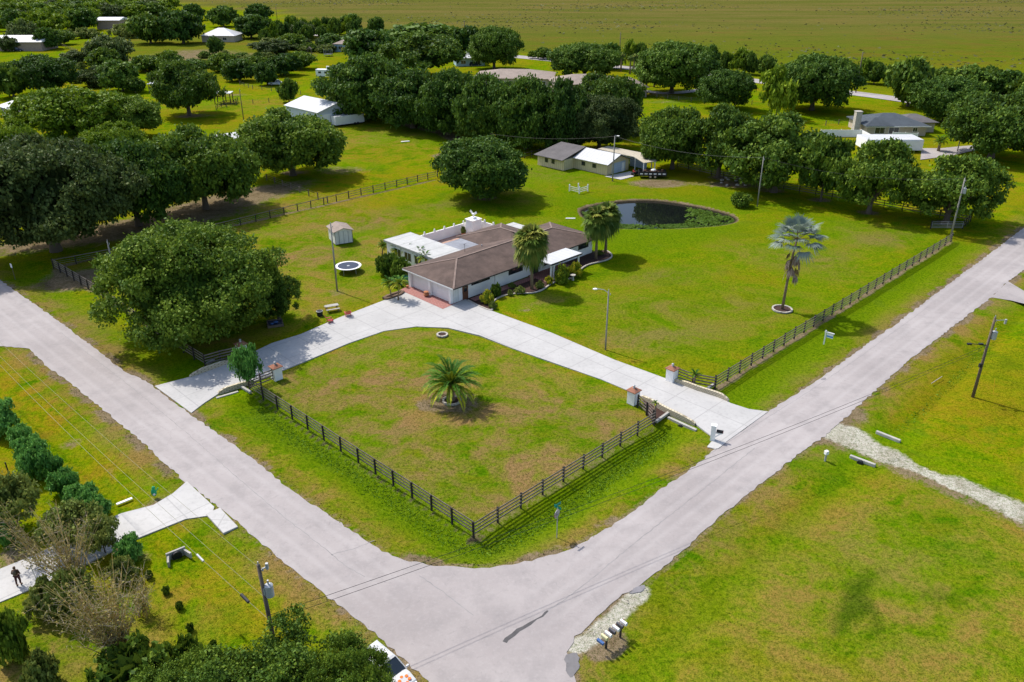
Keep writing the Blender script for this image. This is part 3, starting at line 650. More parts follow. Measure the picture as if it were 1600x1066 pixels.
# grass tufts and ditch weeds
def tufts(name, n, region, size, mat, seed, hgt=1.0, use_cover=True):
    r = np.random.RandomState(seed); (x0, x1), (y0, y1), acc = region
    X = r.uniform(x0, x1, n); Y = r.uniform(y0, y1, n); k = acc(X, Y, r); X = X[k]; Y = Y[k]
    Z = gheight(X, Y); n = len(X); a = r.uniform(0, 2 * np.pi, n); s = size * r.uniform(.5, 1.3, n)
    ca, sa = np.cos(a) * s, np.sin(a) * s; lean = r.uniform(-.6, .6, (n, 2)) * s[:, None]
    v = np.empty((n, 3, 3))
    v[:, 0] = np.stack([X - ca * .5, Y - sa * .5, Z - .02], -1); v[:, 1] = np.stack([X + ca * .5, Y + sa * .5, Z - .02], -1)
    v[:, 2] = np.stack([X + lean[:, 0], Y + lean[:, 1], Z + s * hgt * r.uniform(.5, 1.2, n)], -1)
    me = bpy.data.meshes.new(name); me.vertices.add(n * 3); me.vertices.foreach_set('co', v.astype('f').ravel())
    me.loops.add(n * 3); me.loops.foreach_set('vertex_index', np.arange(n * 3, dtype='i')); me.polygons.add(n)
    me.polygons.foreach_set('loop_start', (np.arange(n) * 3).astype('i')); me.update(calc_edges=True)
    if use_cover: set_cover(me, v[:, :, 0].ravel(), v[:, :, 1].ravel())
    at = me.attributes.new('rnd', 'FLOAT', 'FACE'); at.data.foreach_set('value', r.rand(n).astype('f'))
    me.materials.append(mat); o = bpy.data.objects.new(name, me); COL.objects.link(o); o['kind'] = 'stuff'; return o
drv_poly = DRIVE
def ok_near(X, Y, r):
    k = sdf(X, Y, road_poly) < -.15
    k &= ~inside(X, Y, drv_poly); k &= ~inside(X, Y, D2)
    dist = np.hypot(X, Y); return k & (r.rand(len(X)) < np.clip((95 - dist) / 60, 0, 1)) & (np.abs(X) < 14 + Y * .66)
tufts('grass', 150000, ((-62, 75), (33, 100), ok_near), .13, M['ground'], 3, .35)
def ok_ditch(X, Y, r):
    d = np.minimum(seg_dist(X, Y, DITCH[0]), 99)
    k = (r.rand(len(X)) < np.exp(-(d / .8) ** 2) * .8) & ~inside(X, Y, drv_poly)
    k |= (seg_dist(X, Y, DITCH[2]) < .5) & (r.rand(len(X)) < .15)
    return k
tufts('ditch_weeds', 420000, ((-28, 62), (48, 92), ok_ditch), .21, leafmat('weed_leaf', (.055, .14, .006), (.10, .20, .009), (.16, .27, .015)), 4, .45, False)
def ok_edge(X, Y, r):
    e = sdf(X, Y, road_poly); return (e < .12) & (e > -.9) & (r.rand(len(X)) < .8 * (np.sin(X * 1.1) * np.cos(Y * .9) > -.4)) & ~inside(X, Y, drv_poly) & ~inside(X, Y, D2) & (np.abs(X) < 20 + Y * .66)
tufts('verge_grass', 260000, ((-75, 90), (34, 140), ok_edge), .2, M['ground'], 6, .3)
# prairie scrub specks: far ground cover
def ok_mar(X, Y, r):
    n = np.sin(X * .021 + 1.7 * np.sin(Y * .013)) + np.sin(Y * .035 + X * .008)
    return (sdf(X, Y, MARSH) > 12) & (r.rand(len(X)) < np.clip(n * .4 + .12, .02, 1)) & (np.abs(X) < 60 + Y * .68)
tufts('prairie_scrub', 42000, ((-330, 620), (330, 1200), ok_mar), 1.9, leafmat('prairie_leaf', (.05, .055, .025), (.08, .085, .035), (.12, .12, .05)), 9, .28, False)
# ---------------------------------------------------------------- vegetation
def faces_mesh(name, v, k, rnd, mat):
    """v: (n, k, 3) polygons of k corners"""
    n = len(v); me = bpy.data.meshes.new(name); me.vertices.add(n * k); me.vertices.foreach_set('co', v.astype('f').ravel())
    me.loops.add(n * k); me.loops.foreach_set('vertex_index', np.arange(n * k, dtype='i')); me.polygons.add(n)
    me.polygons.foreach_set('loop_start', (np.arange(n) * k).astype('i')); me.update(calc_edges=True)
    at = me.attributes.new('rnd', 'FLOAT', 'FACE'); at.data.foreach_set('value', rnd.astype('f')); me.materials.append(mat); return me
def unit(a): return a / (np.linalg.norm(a, axis=-1, keepdims=True) + 1e-9)
def crown_points(seed, nlobe, n, rl=(.24, .38), flat=.5, zc=.55, low=-.55, sub=9, loose=.0, holes=.0):
    r = np.random.RandomState(seed); d = []
    while len(d) < nlobe:
        c = unit(r.normal(size=3))
        if c[2] < low: continue
        if d and np.min(np.linalg.norm(np.array(d) - c, axis=1)) < 1.5 / math.sqrt(nlobe) and r.rand() < .85: continue
        d.append(c)
    d = np.array(d); rad = r.uniform(*rl, nlobe); k = r.uniform(.80, 1.02, nlobe)[:, None] - rad[:, None]
    cen = d * k; cen = np.vstack([cen, d[:nlobe // 3] * .3]); rad = np.append(rad, r.uniform(.25, .35, nlobe // 3))
    sc, sr = [], []
    for c, q in zip(cen, rad):
        dd = unit(r.normal(size=(sub, 3)) + unit(c[None]) * .5); sc.append(c + dd * q * .62); sr.append(q * r.uniform(.38, .58, sub))
    sc = np.vstack(sc); sr = np.concatenate(sr); w = sr ** 2; w /= w.sum()
    i = r.choice(len(sr), int(n * 2.2), p=w); nd = unit(r.normal(size=(len(i), 3)) + unit(sc[i]) * .55 + np.array([0, 0, .25]))
    p = sc[i] + nd * (sr[i] * r.uniform(.72 - loose, 1.08 + loose, len(i)))[:, None]
    # drop those buried in another lobe
    keep = np.ones(len(p), bool)
    for c, q in zip(cen, rad): keep &= np.linalg.norm(p - c, axis=1) > q * .62
    p, nd = p[keep][:n], nd[keep][:n]; tone = r.rand(len(sr))[i][keep][:n]
    p = p * np.array([1, 1, flat]); p[:, 2] += zc
    return p, nd, tone, r
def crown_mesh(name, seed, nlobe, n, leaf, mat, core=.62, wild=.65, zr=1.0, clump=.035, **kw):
    per = 13; P0, N0, T0, r = crown_points(seed, nlobe, max(60, n // per), **kw); idx = np.repeat(np.arange(len(P0)), per)
    spread = clump * np.array([1, 1, kw.get('flat', .5) * 1.5]); p = P0[idx] + r.normal(size=(len(idx), 3)) * spread; nd = unit(N0[idx] + r.normal(size=(len(idx), 3)) * .35); tone = r.rand(len(P0))[idx] * .6 + T0[idx] * .4; n = len(p)
    nn = unit(nd + r.normal(size=(n, 3)) * wild + np.array([0, 0, .45])); t = unit(np.cross(nn, r.normal(size=(n, 3)))); b = np.cross(nn, t)
    s = leaf * r.uniform(.55, 1.35, n)[:, None]; z = np.array([1, 1, zr])
    v = np.stack([p - t * s * .5 * z, p - b * s * .42 * z, p + t * s * .62 * z, p + b * s * .42 * z], 1)
    me = faces_mesh(name, v, 4, .5 * tone + .5 * r.rand(n), mat)
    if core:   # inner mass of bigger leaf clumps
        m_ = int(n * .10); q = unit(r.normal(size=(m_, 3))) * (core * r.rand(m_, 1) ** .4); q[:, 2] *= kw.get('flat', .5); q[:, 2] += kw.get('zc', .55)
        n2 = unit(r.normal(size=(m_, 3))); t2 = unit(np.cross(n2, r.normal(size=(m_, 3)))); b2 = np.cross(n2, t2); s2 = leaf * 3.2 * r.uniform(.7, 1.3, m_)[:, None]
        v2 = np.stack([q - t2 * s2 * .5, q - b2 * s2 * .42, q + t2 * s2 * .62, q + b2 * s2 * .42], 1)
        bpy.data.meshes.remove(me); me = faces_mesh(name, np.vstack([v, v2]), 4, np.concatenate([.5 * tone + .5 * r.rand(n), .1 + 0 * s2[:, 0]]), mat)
    return me
def trunk_mesh(name, seed, fork=.16, top=.62, spread=.55, rad=.05, limbs=7, lean=0, mat=None):
    r = random.Random(seed); b_ = MB()
    b_.tube([(0, 0, -.02), (0, 0, fork * .5), (lean * .3, 0, fork)], [rad * 1.5, rad, rad * .95], 8)
    for i in range(limbs):
        a = 6.283 * i / limbs + r.uniform(-.3, .3); s = spread * r.uniform(.6, 1); z = top * r.uniform(.75, 1.05)
        p = [(lean * .3, 0, fork * .9), (s * .35 * math.cos(a), s * .35 * math.sin(a), fork + (z - fork) * .5), (s * .75 * math.cos(a + .2), s * .75 * math.sin(a + .2), fork + (z - fork) * .8), (s * math.cos(a + .1), s * math.sin(a + .1), z)]
        b_.tube(p, [rad * .7, rad * .45, rad * .28, rad * .12], 6, cap=False)
        q = p[2]; a2 = a + r.choice((-1, 1)) * .8
        b_.tube([p[1], (p[1][0] + .3 * s * math.cos(a2), p[1][1] + .3 * s * math.sin(a2), z * .85), (p[1][0] + .5 * s * math.cos(a2), p[1][1] + .5 * s * math.sin(a2), z * 1.05)], [rad * .3, rad * .2, rad * .08], 5, cap=False)
    me = bpy.data.meshes.new(name); me.from_pydata(b_.v, [], b_.f); me.materials.append(mat or M['trunk'])
    me.polygons.foreach_set('use_smooth', [True] * len(me.polygons)); return me
# prototypes, unit radius, unit height
OAK = dict(flat=.46, zc=.53, low=-.88)
CR = {}
def cr(k, *a, **kw): CR[k] = crown_mesh('crown', *a, **kw)
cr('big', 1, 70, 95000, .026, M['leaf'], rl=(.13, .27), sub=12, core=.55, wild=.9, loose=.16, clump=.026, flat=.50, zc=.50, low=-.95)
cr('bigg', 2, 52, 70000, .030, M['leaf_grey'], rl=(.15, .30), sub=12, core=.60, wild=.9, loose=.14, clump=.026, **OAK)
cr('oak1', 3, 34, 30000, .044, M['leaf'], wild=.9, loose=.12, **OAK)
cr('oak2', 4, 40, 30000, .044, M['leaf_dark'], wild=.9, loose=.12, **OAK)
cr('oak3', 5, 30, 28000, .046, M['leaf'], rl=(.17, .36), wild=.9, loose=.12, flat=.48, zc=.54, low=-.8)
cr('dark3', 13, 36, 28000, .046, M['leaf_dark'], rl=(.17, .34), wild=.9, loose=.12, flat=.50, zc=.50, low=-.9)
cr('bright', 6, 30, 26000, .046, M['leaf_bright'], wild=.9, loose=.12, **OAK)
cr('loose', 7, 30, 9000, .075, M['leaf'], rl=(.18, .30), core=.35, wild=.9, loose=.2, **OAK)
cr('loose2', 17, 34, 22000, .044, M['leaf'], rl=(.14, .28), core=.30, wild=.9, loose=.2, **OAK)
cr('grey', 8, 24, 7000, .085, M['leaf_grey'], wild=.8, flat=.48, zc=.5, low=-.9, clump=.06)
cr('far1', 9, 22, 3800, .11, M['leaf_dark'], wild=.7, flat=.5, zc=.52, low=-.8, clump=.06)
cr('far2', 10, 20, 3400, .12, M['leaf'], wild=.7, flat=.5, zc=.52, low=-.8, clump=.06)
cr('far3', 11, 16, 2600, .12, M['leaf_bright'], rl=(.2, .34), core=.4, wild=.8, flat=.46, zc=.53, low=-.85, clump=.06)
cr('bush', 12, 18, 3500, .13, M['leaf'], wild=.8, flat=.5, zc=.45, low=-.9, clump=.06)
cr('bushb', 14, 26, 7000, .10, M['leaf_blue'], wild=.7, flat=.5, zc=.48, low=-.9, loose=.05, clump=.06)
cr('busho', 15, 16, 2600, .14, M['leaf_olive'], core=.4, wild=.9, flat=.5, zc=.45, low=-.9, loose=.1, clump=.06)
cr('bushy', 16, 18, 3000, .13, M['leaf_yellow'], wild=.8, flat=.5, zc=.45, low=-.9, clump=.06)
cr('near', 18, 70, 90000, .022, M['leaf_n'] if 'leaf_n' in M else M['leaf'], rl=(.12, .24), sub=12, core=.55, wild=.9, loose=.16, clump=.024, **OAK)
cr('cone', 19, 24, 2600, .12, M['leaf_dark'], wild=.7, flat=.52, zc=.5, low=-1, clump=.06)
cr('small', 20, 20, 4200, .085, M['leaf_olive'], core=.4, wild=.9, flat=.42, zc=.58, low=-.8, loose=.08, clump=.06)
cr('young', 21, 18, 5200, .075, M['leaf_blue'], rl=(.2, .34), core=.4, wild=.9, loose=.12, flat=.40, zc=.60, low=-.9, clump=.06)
TKm = {'oak': trunk_mesh('trunk', 1), 'oak2': trunk_mesh('trunk', 2, limbs=5, rad=.06), 'thin': trunk_mesh('trunk', 3, fork=.28, rad=.03, limbs=5), 'bush': trunk_mesh('trunk', 4, fork=.05, top=.5, rad=.03, limbs=6, spread=.5)}
CK = {'big': 'oak', 'bigg': 'oak', 'loose': 'thin', 'small': 'thin', 'far3': 'thin', 'near': 'oak', 'young': 'thin', 'bush': 'bush', 'bushb': 'bush', 'busho': 'bush', 'bushy': 'bush'}
tr_r = random.Random(3)
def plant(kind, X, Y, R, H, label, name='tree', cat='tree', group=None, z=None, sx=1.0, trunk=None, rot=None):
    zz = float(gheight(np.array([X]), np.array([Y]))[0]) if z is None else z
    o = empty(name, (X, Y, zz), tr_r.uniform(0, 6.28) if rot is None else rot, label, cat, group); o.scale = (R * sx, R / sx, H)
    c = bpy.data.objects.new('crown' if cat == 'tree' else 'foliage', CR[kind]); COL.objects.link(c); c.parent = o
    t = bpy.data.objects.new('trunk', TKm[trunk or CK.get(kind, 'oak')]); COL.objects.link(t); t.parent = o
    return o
def tree(kind, bx, by, w, ty, label, name='tree', cat='tree', group=None, sx=1.0, trunk=None, rot=None, hk=1.0):
    X, Y = P(bx, by); R = w / 2 / ppm(by - (by - ty) * .35) * (1.10 if cat == 'tree' else 1); H = height(bx, by, ty) * hk
    H = max(.8, H * .98); return plant(kind, X, Y, R, H, label, name, cat, group, sx=sx, trunk=trunk, rot=rot)
# --- the named trees ---
T = tree
T('big', 312, 520, 240, 350, 'large spreading oak with open dark crown overhanging the fence beside the left driveway', 'oak_tree', sx=1.0, rot=1)
T('loose2', 436, 498, 76, 422, 'smaller leafy tree joined to the right side of the big oak, above the sandpit', 'oak_tree', rot=2)
T('bigg', 88, 392, 226, 205, 'huge silvery green oak at the far left edge behind the corner of the paddock fence', 'oak_tree')
T('oak2', 217, 352, 142, 214, 'dark oak standing between the huge silvery oak and the tall bright tipped oak', 'oak_tree')
T('oak1', 322, 326, 150, 192, 'tall full crowned oak with bare brown ground under it, left of the dry paddock', 'oak_tree')
T('bright', 120, 222, 150, 129, 'light green oak beside the white roofed long house at the left', 'oak_tree')
T('oak3', 208, 216, 95, 150, 'round dark oak tucked behind the light green oak, right side', 'oak_tree')
T('bright', 22, 268, 90, 184, 'yellow green young tree rising behind the huge silvery oak at the left edge', 'tree')
T('bright', 185, 262, 90, 189, 'small yellowish tree between the two groups of oaks on the left', 'tree')
T('oak3', 296, 180, 96, 92, 'tall billowing oak alone in the field beside the corral sheds', 'oak_tree', rot=.5)
T('oak2', 72, 146, 92, 83, 'wide dark oak on the grass near the left edge, above the light green oak', 'oak_tree')
T('far2', 22, 152, 55, 97, 'brighter green tree leaning on the left of the wide dark oak', 'tree')
T('far1', 192, 142, 62, 93, 'round dark tree behind the billowing oak, with small bushes at its foot', 'tree')
T('far2', 212, 145, 34, 119, 'low conical green bush at the right foot of the round dark tree', 'bush', 'bush')
T('grey', 150, 135, 56, 104, 'pale grey green bush left of the round dark tree', 'bush', 'bush')
T('grey', 175, 100, 66, 54, 'grey green willowy tree above the pale bush', 'tree')
T('far2', 165, 108, 50, 74, 'green thicket in front of the grey green willowy tree', 'bush', 'bush')
T('far1', 77, 77, 38, 42, 'compact round dark tree beside a gravel lane, upper left', 'tree')
T('grey', 42, 74, 42, 31, 'grey leaved tree just left of the compact round dark tree', 'tree')
T('grey', 15, 80, 30, 56, 'small grey green tree in front of the white roof at the left edge', 'tree')
T('far2', 236, 68, 56, 20, 'spreading oak left of the far white farm roof', 'oak_tree')
T('far1', 287, 68, 58, 14, 'spreading dark oak immediately beside the far white farm roof', 'oak_tree')
T('cone', 338, 84, 25, 56, 'narrow conical evergreen in front of the far white farm house', 'conifer_tree')
T('far1', 303, 32, 34, 5, 'dark tree behind the far white farm roof, left one', 'tree')
T('far1', 350, 42, 42, 9, 'dark tree behind the far white farm roof, right one', 'tree')
T('far1', 393, 60, 52, 22, 'low wide dark tree right of the far white farm roof', 'tree')
T('far1', 405, 34, 38, 5, 'tall dark tree on the prairie edge right of the farm', 'tree')
T('far1', 418, 133, 38, 96, 'round dark bush beside the two parked pickups', 'bush', 'bush')
T('far1', 445, 118, 50, 84, 'dark thicket tree right of the round bush by the pickups', 'tree')
T('far1', 374, 127, 55, 92, 'dense low dark thicket behind the corral field', 'bush', 'bush')
T('far2', 350, 112, 50, 82, 'green thicket behind the dense low dark thicket', 'bush', 'bush')
T('far2', 270, 118, 40, 82, 'small green bush just behind the top of the billowing oak', 'bush', 'bush')
T('grey', 475, 60, 40, 34, 'grey green scrub tree amid the young trees at the prairie edge', 'tree')
T('far1', 549, 52, 34, 21, 'dark tree by itself at the prairie edge, above the blue white house', 'tree')
T('far1', 588, 54, 24, 26, 'slim dark tree standing above the hedge near the prairie edge', 'tree')
T('far1', 580, 94, 75, 44, 'broad dark oak hiding the right half of the blue white house', 'oak_tree')
T('oak3', 662, 120, 112, 50, 'great broad oak in the middle of the upper grove', 'oak_tree')
T('far1', 668, 84, 112, 35, 'wide oak at the back of the upper grove', 'oak_tree')
T('oak2', 772, 108, 72, 38, 'tall dark oak at the right end of the upper grove', 'oak_tree')
T('far1', 728, 88, 50, 40, 'oak filling the gap at the back right of the upper grove', 'oak_tree')
T('dark3', 575, 186, 126, 82, 'leftmost oak of the long dark row, behind the white barn', 'oak_tree')
T('dark3', 645, 200, 108, 105, 'second oak from the left in the long dark row', 'oak_tree')
T('dark3', 700, 210, 93, 106, 'third oak from the left in the long dark row', 'oak_tree')
T('dark3', 762, 222, 98, 112, 'fourth oak from the left in the long dark row', 'oak_tree')
T('dark3', 822, 232, 98, 118, 'fifth oak from the left in the long dark row', 'oak_tree')
T('dark3', 878, 236, 84, 120, 'sixth oak from the left in the long dark row', 'oak_tree')
T('bigg', 936, 234, 112, 142, 'olive green oak at the right end of the long dark row, behind the cream house', 'oak_tree')
T('oak1', 945, 205, 104, 108, 'higher dark oak behind the olive green oak', 'oak_tree')
T('oak2', 755, 309, 132, 212, 'single rounded oak standing on the lawn behind the brown roofed house', 'oak_tree')
T('oak1', 458, 274, 142, 167, 'single rounded oak below the white barn', 'oak_tree', rot=2.4)
T('far2', 452, 160, 30, 122, 'wispy pale tree at the left end of the white barn', 'tree')
T('oak2', 913, 122, 94, 65, 'rounded oak by the bend of the far road', 'oak_tree')
T('far1', 953, 108, 40, 66, 'small tree behind the rounded oak by the far road', 'tree')
T('oak2', 1049, 146, 108, 61, 'very large round oak in a white ring beside the grey lane', 'oak_tree')
T('far1', 1105, 122, 30, 69, 'slim tree at the right shoulder of the very large round oak', 'tree')
T('oak2', 1130, 170, 76, 106, 'compact round oak right of and below the very large round oak', 'oak_tree')
T('oak2', 1268, 172, 112, 81, 'great dark oak on the open grass behind the slate roofed house', 'oak_tree')
T('far3', 1212, 184, 54, 100, 'tall airy light green pine left of the great dark oak', 'pine_tree', rot=1)
T('oak1', 1050, 264, 100, 163, 'back left oak of the row beside the dark board fence near the carport', 'oak_tree')
T('loose2', 1122, 277, 112, 161, 'oak over the rock strewn mulch bed', 'oak_tree')
T('loose2', 1209, 300, 150, 178, 'broad oak with a pale trunk right of the tall grey pole behind the pond', 'oak_tree')
T('loose', 1282, 314, 85, 206, 'slender oak in front of the white trailer', 'oak_tree')
T('loose2', 1357, 333, 118, 216, 'oak with a pale trunk leaning over the dark board fence', 'oak_tree')
T('loose2', 1478, 348, 142, 240, 'wide open oak by the road gate and the transformer pole', 'oak_tree')
T('bush', 1157, 322, 34, 297, 'small round bush on the lawn right of the pond', 'bush', 'bush')
T('far2', 1418, 166, 68, 90, 'tree standing behind the slate roofed house, right of the streetlight', 'tree')
T('oak2', 1474, 190, 98, 117, 'dark round oak right of the slate roofed house', 'oak_tree')
T('far2', 1510, 150, 72, 101, 'green tree behind the dark round oak', 'tree')
T('far1', 1565, 152, 62, 108, 'tree at the back near the right edge', 'tree')
T('far2', 1600, 160, 50, 112, 'tree touching the right edge of the picture at the back', 'tree')
T('oak1', 1548, 246, 138, 140, 'big feathery oak over the curving driveway at the right edge', 'oak_tree')
T('oak3', 1604, 236, 62, 150, 'oak cut by the right edge behind the curving driveway', 'oak_tree')
# young trees and hedge along the far road
ORD = 'first second third fourth fifth sixth seventh eighth ninth tenth eleventh twelfth thirteenth fourteenth fifteenth sixteenth seventeenth eighteenth nineteenth twentieth'.split()
TONE = {'far2': 'mid green', 'far3': 'light green', 'far1': 'dark green', 'grey': 'grey green', 'cone': 'narrow dark', 'busho': 'olive', 'bush': 'leafy green'}
HG = 'hedge trees along the far road'
for i, (x, w) in enumerate(((832, 16), (848, 26), (868, 20), (985, 26), (1000, 22), (1130, 26), (1152, 34), (1170, 22), (1195, 30), (1345, 26), (1365, 30), (1388, 30), (1440, 40), (1470, 34), (1540, 34))):
    by = 92 + (x - 840) * .075; tree('far2' if i % 3 else 'far3', x, by, w, by - (12 if x < 900 else 32) - (i * 7 % 11), (TONE['far2' if i % 3 else 'far3'] + ' young tree, ' + ORD[i] + ' from the left in the hedge along the far road'), 'hedge_tree', group=HG, trunk='thin')
YG = 'young slim trees at the prairie edge'
for i in range(20):
    x = 415 + i * 7.4 + tr_r.uniform(-3, 3); by = 56 + tr_r.uniform(-4, 12)
    tree(('far2', 'cone', 'far3')[i % 3], x, by, tr_r.uniform(15, 22), by - tr_r.uniform(22, 32), ('slim ' + TONE[('far2', 'cone', 'far3')[i % 3]] + ' young tree, ' + ORD[i] + ' from the left in the prairie edge thicket'), 'young_tree', group=YG, trunk='thin')
SG = 'low scrub bushes across the rough middle field'
SB = []
for i in range(46):
    x = tr_r.uniform(400, 565); by = tr_r.uniform(68, 84) if x > 430 else tr_r.uniform(70, 100)
    SB.append((('grey', 'busho', 'far2')[i % 3], x, by, tr_r.uniform(16, 34), by - tr_r.uniform(8, 15)))
for i in range(34):
    x = tr_r.uniform(225, 400); by = tr_r.uniform(88, 112)
    SB.append((('busho', 'far2', 'bush')[i % 3], x, by, tr_r.uniform(14, 32), by - tr_r.uniform(6, 14)))
for x, by, w, ty in ((112, 62, 18, 44), (130, 60, 30, 42), (145, 60, 26, 44), (190, 58, 36, 36), (205, 60, 26, 40), (145, 76, 22, 66), (128, 108, 18, 96), (118, 130, 20, 116), (240, 92, 14, 86)): SB.append(('busho', x, by, w, ty))
SB.sort(key=lambda s: s[2]); nb = 6; per = math.ceil(len(SB) / nb)
for rw in range(nb):
    for i, (k, x, by, w, ty) in enumerate(sorted(SB[rw * per:(rw + 1) * per], key=lambda s: s[1])):
        tree(k, x, by, w, ty, TONE[k] + ' scrub bush, rough field, ' + ORD[i] + ' from left in the ' + ('farthest', 'second farthest', 'third farthest', 'third nearest', 'second nearest', 'nearest')[rw] + ' row', 'scrub_bush', 'bush', SG, trunk='bush')
for k_, x_, b_y, w_, t_, l_ in (('far2', 95, 70, 40, 46, 'green tree between the compact round tree and the wood, behind the gravel lane'), ('grey', 120, 100, 44, 78, 'grey green bushy tree in the middle of the upper left field'),
    ('far2', 228, 112, 46, 86, 'mid green tree right of the green thicket in the upper left field'), ('far3', 262, 100, 34, 78, 'light green small tree behind the billowing oak'), ('far1', 305, 118, 44, 92, 'dark thicket tree at the right shoulder of the billowing oak'),
    ('far2', 400, 112, 46, 88, 'green tree behind the dense low dark thicket, right part'), ('far2', 470, 108, 44, 80, 'green tree right of the dark thicket tree near the pickups'), ('grey', 430, 84, 50, 62, 'grey green scrub tree in front of the prairie edge thicket'), ('far1', 520, 76, 40, 52, 'dark tree at the right end of the prairie edge thicket'), ('far2', 455, 76, 44, 52, 'bushy green tree in front of the prairie edge thicket')):
    tree(k_, x_, b_y, w_, t_, l_, 'tree')
WG = 'crowded woodland trees at the top left'
n = 0
for row in range(6):
    n = 0
    for i in range(17):
        x = -20 + i * 17 + tr_r.uniform(-6, 6) + row * 6; by = 50 - row * 8 - max(0, x - 90) * .10 + tr_r.uniform(-2, 2)
        if row == 0 and (130 < x < 260 or x < 0): continue
        if by < 2: continue
        k = ('far3', 'far3', 'far1', 'far2', 'grey', 'far3')[int(tr_r.random() * 6)]
        tree(k, x, by, tr_r.uniform(32, 46), by - tr_r.uniform(24, 32) * (.6 + by / 90), TONE[k] + ' tree of the top left wood, ' + ORD[n] + ' from left in its ' + ('front', 'second', 'third', 'fourth', 'fifth', 'rearmost')[row] + ' row', 'woodland_tree', group=WG, trunk='thin'); n += 1
# --- lower left shrubs ---
for i, (x, by, w, ty) in enumerate(((6, 676, 48, 628), (35, 692, 32, 664), (50, 716, 44, 682), (62, 745, 46, 694), (82, 742, 34, 713), (104, 772, 42, 734), (130, 790, 44, 757), (152, 806, 40, 778))):
    tree('bushb', x, by, w * 1.14, ty - 3, ('first', 'second', 'third', 'fourth', 'fifth', 'sixth', 'seventh', 'last')[i] + ' glossy blue green shrub of the row at the left edge, counted from the top', 'glossy_shrub', 'shrub', 'glossy shrubs in a row at the lower left')
tree('bushb', 205, 874, 44, 836, 'rounded glossy shrub by itself below the lower left driveway', 'glossy_shrub', 'shrub')
tree('bushb', 14, 848, 34, 812, 'glossy shrub at the left edge above the walking person', 'glossy_shrub', 'shrub')
tree('small', 30, 825, 84, 742, 'dark scrubby tree with bare twigs behind the shrub row', 'scrub_tree')
tree('small', 120, 850, 90, 790, 'olive scrubby tree covering the lower left driveway edge', 'scrub_tree')
tree('small', 165, 865, 60, 806, 'sparse olive tree over the pale driveway, nearest the street', 'scrub_tree')
tree('bush', 25, 1032, 56, 942, 'dark rounded bush at the left edge below the walking person', 'bush', 'bush')
tree('busho', 70, 1072, 60, 1020, 'olive bush at the bottom left corner', 'bush', 'bush')
tree('busho', 75, 960, 60, 905, 'green bush beside the lower left driveway under the bent cane', 'bush', 'bush')
tree('small', 118, 958, 62, 890, 'scrubby mixed bush in the middle of the cane thicket', 'scrub_tree')
tree('busho', 195, 905, 46, 868, 'loose olive bush right of the cane thicket', 'bush', 'bush')
tree('bush', 215, 1085, 130, 1012, 'broad green bush at the bottom edge right of the canes', 'bush', 'bush')
tree('bush', 300, 1040, 46, 992, 'small green bush behind the big bottom tree', 'bush', 'bush')
tree('bush', 268, 1066, 60, 1012, 'mid sized green bush left of the big bottom tree', 'bush', 'bush')
for i, (x, y) in enumerate(((260, 923), (281, 947), (298, 982), (334, 1008), (233, 898))):
    tree('bush', x, y + 4, 13, y - 6, 'dark tussock in the lower left grass, ' + ('nearest the concrete culvert mouth', 'second from the culvert mouth', 'third from the culvert mouth', 'nearest the bottom tree', 'beside the cane thicket')[i], 'tussock', 'weed', 'dark tussocks in the lower left grass')
# big tree at the bottom edge, several crowns of one plant
X, Y = P(432, 1190); plant('near', X, Y, 6.8, 8.6, 'dense green tree at the bottom edge partly hiding the white and orange car', 'tree', rot=.3)
X, Y = P(556, 1172); plant('near', X, Y, 3.5, 8.2, 'leafy tree whose branches lie over the bonnet and side of the white and orange car', 'tree', rot=2.3)
X, Y = P(300, 1165); plant('near', X, Y, 4.2, 6.2, 'leafy tree at the bottom edge left of the dense green tree', 'tree', rot=4)
# young tree by the left gate
tree('young', 391, 610, 46, 535, 'young bright tree beside the left gate pillar', 'young_tree', trunk='thin', cat='tree')

# --- dry cane thickets ---
def canes(name, bx, by, n, L, seed, label, spread=1.1, lean=(-.25, .1)):
    r = random.Random(seed); X, Y = P(bx, by); o = empty(name, (X, Y, 0), 0, label, 'bamboo'); c = MB(); tw = MB(); lf = []
    for i in range(n):
        a = r.uniform(0, 6.28); s = r.uniform(.3, 1) * spread; l = L * r.uniform(.6, 1.05)
        dx, dy = math.cos(a) * s + lean[0], math.sin(a) * s + lean[1]; x0, y0 = r.uniform(-.5, .5), r.uniform(-.5, .5); pts = []
        for k in range(6):
            t = k / 5; pts.append((x0 + dx * l * .45 * t ** 1.4, y0 + dy * l * .45 * t ** 1.4, l * t * (1 - .22 * t * s)))
        c.tube(pts, [.045 - .034 * k / 5 for k in range(6)], 4, cap=False)
        for k in range(14):
            t = r.uniform(.2, 1); j = min(4, int(t * 5)); f = t * 5 - j; p = Vector(pts[j]).lerp(Vector(pts[j + 1]), f)
            d = Vector((r.uniform(-1, 1), r.uniform(-1, 1), r.uniform(-.1, .9))) * r.uniform(.3, .9)
            tw.tube([p, p + d * .6, p + d + Vector((0, 0, -.1))], [.012, .008, .003], 3, cap=False)
            if r.random() < .75:
                for _ in range(4):
                    q = p + d * r.uniform(.3, 1.1); lf.append([q + Vector((r.uniform(-.11, .11), r.uniform(-.11, .11), r.uniform(-.09, .09))) for _ in range(3)])
    c.build('cane', M['hay'], o); tw.build('twig', M['twig'], o)
    v = np.array([[list(p) for p in t] for t in lf]); me = faces_mesh('dry_leaf', v, 3, np.random.RandomState(seed).rand(len(v)), leafmat('dry_cane_leaf', (.07, .085, .015), (.17, .165, .03), (.34, .27, .08), .8))
    q = bpy.data.objects.new('foliage', me); COL.objects.link(q); q.parent = o
    return o
canes('bamboo_clump', 190, 1035, 105, 8.0, 1, 'tall dry yellow cane clump fanning out above the bottom left grass')
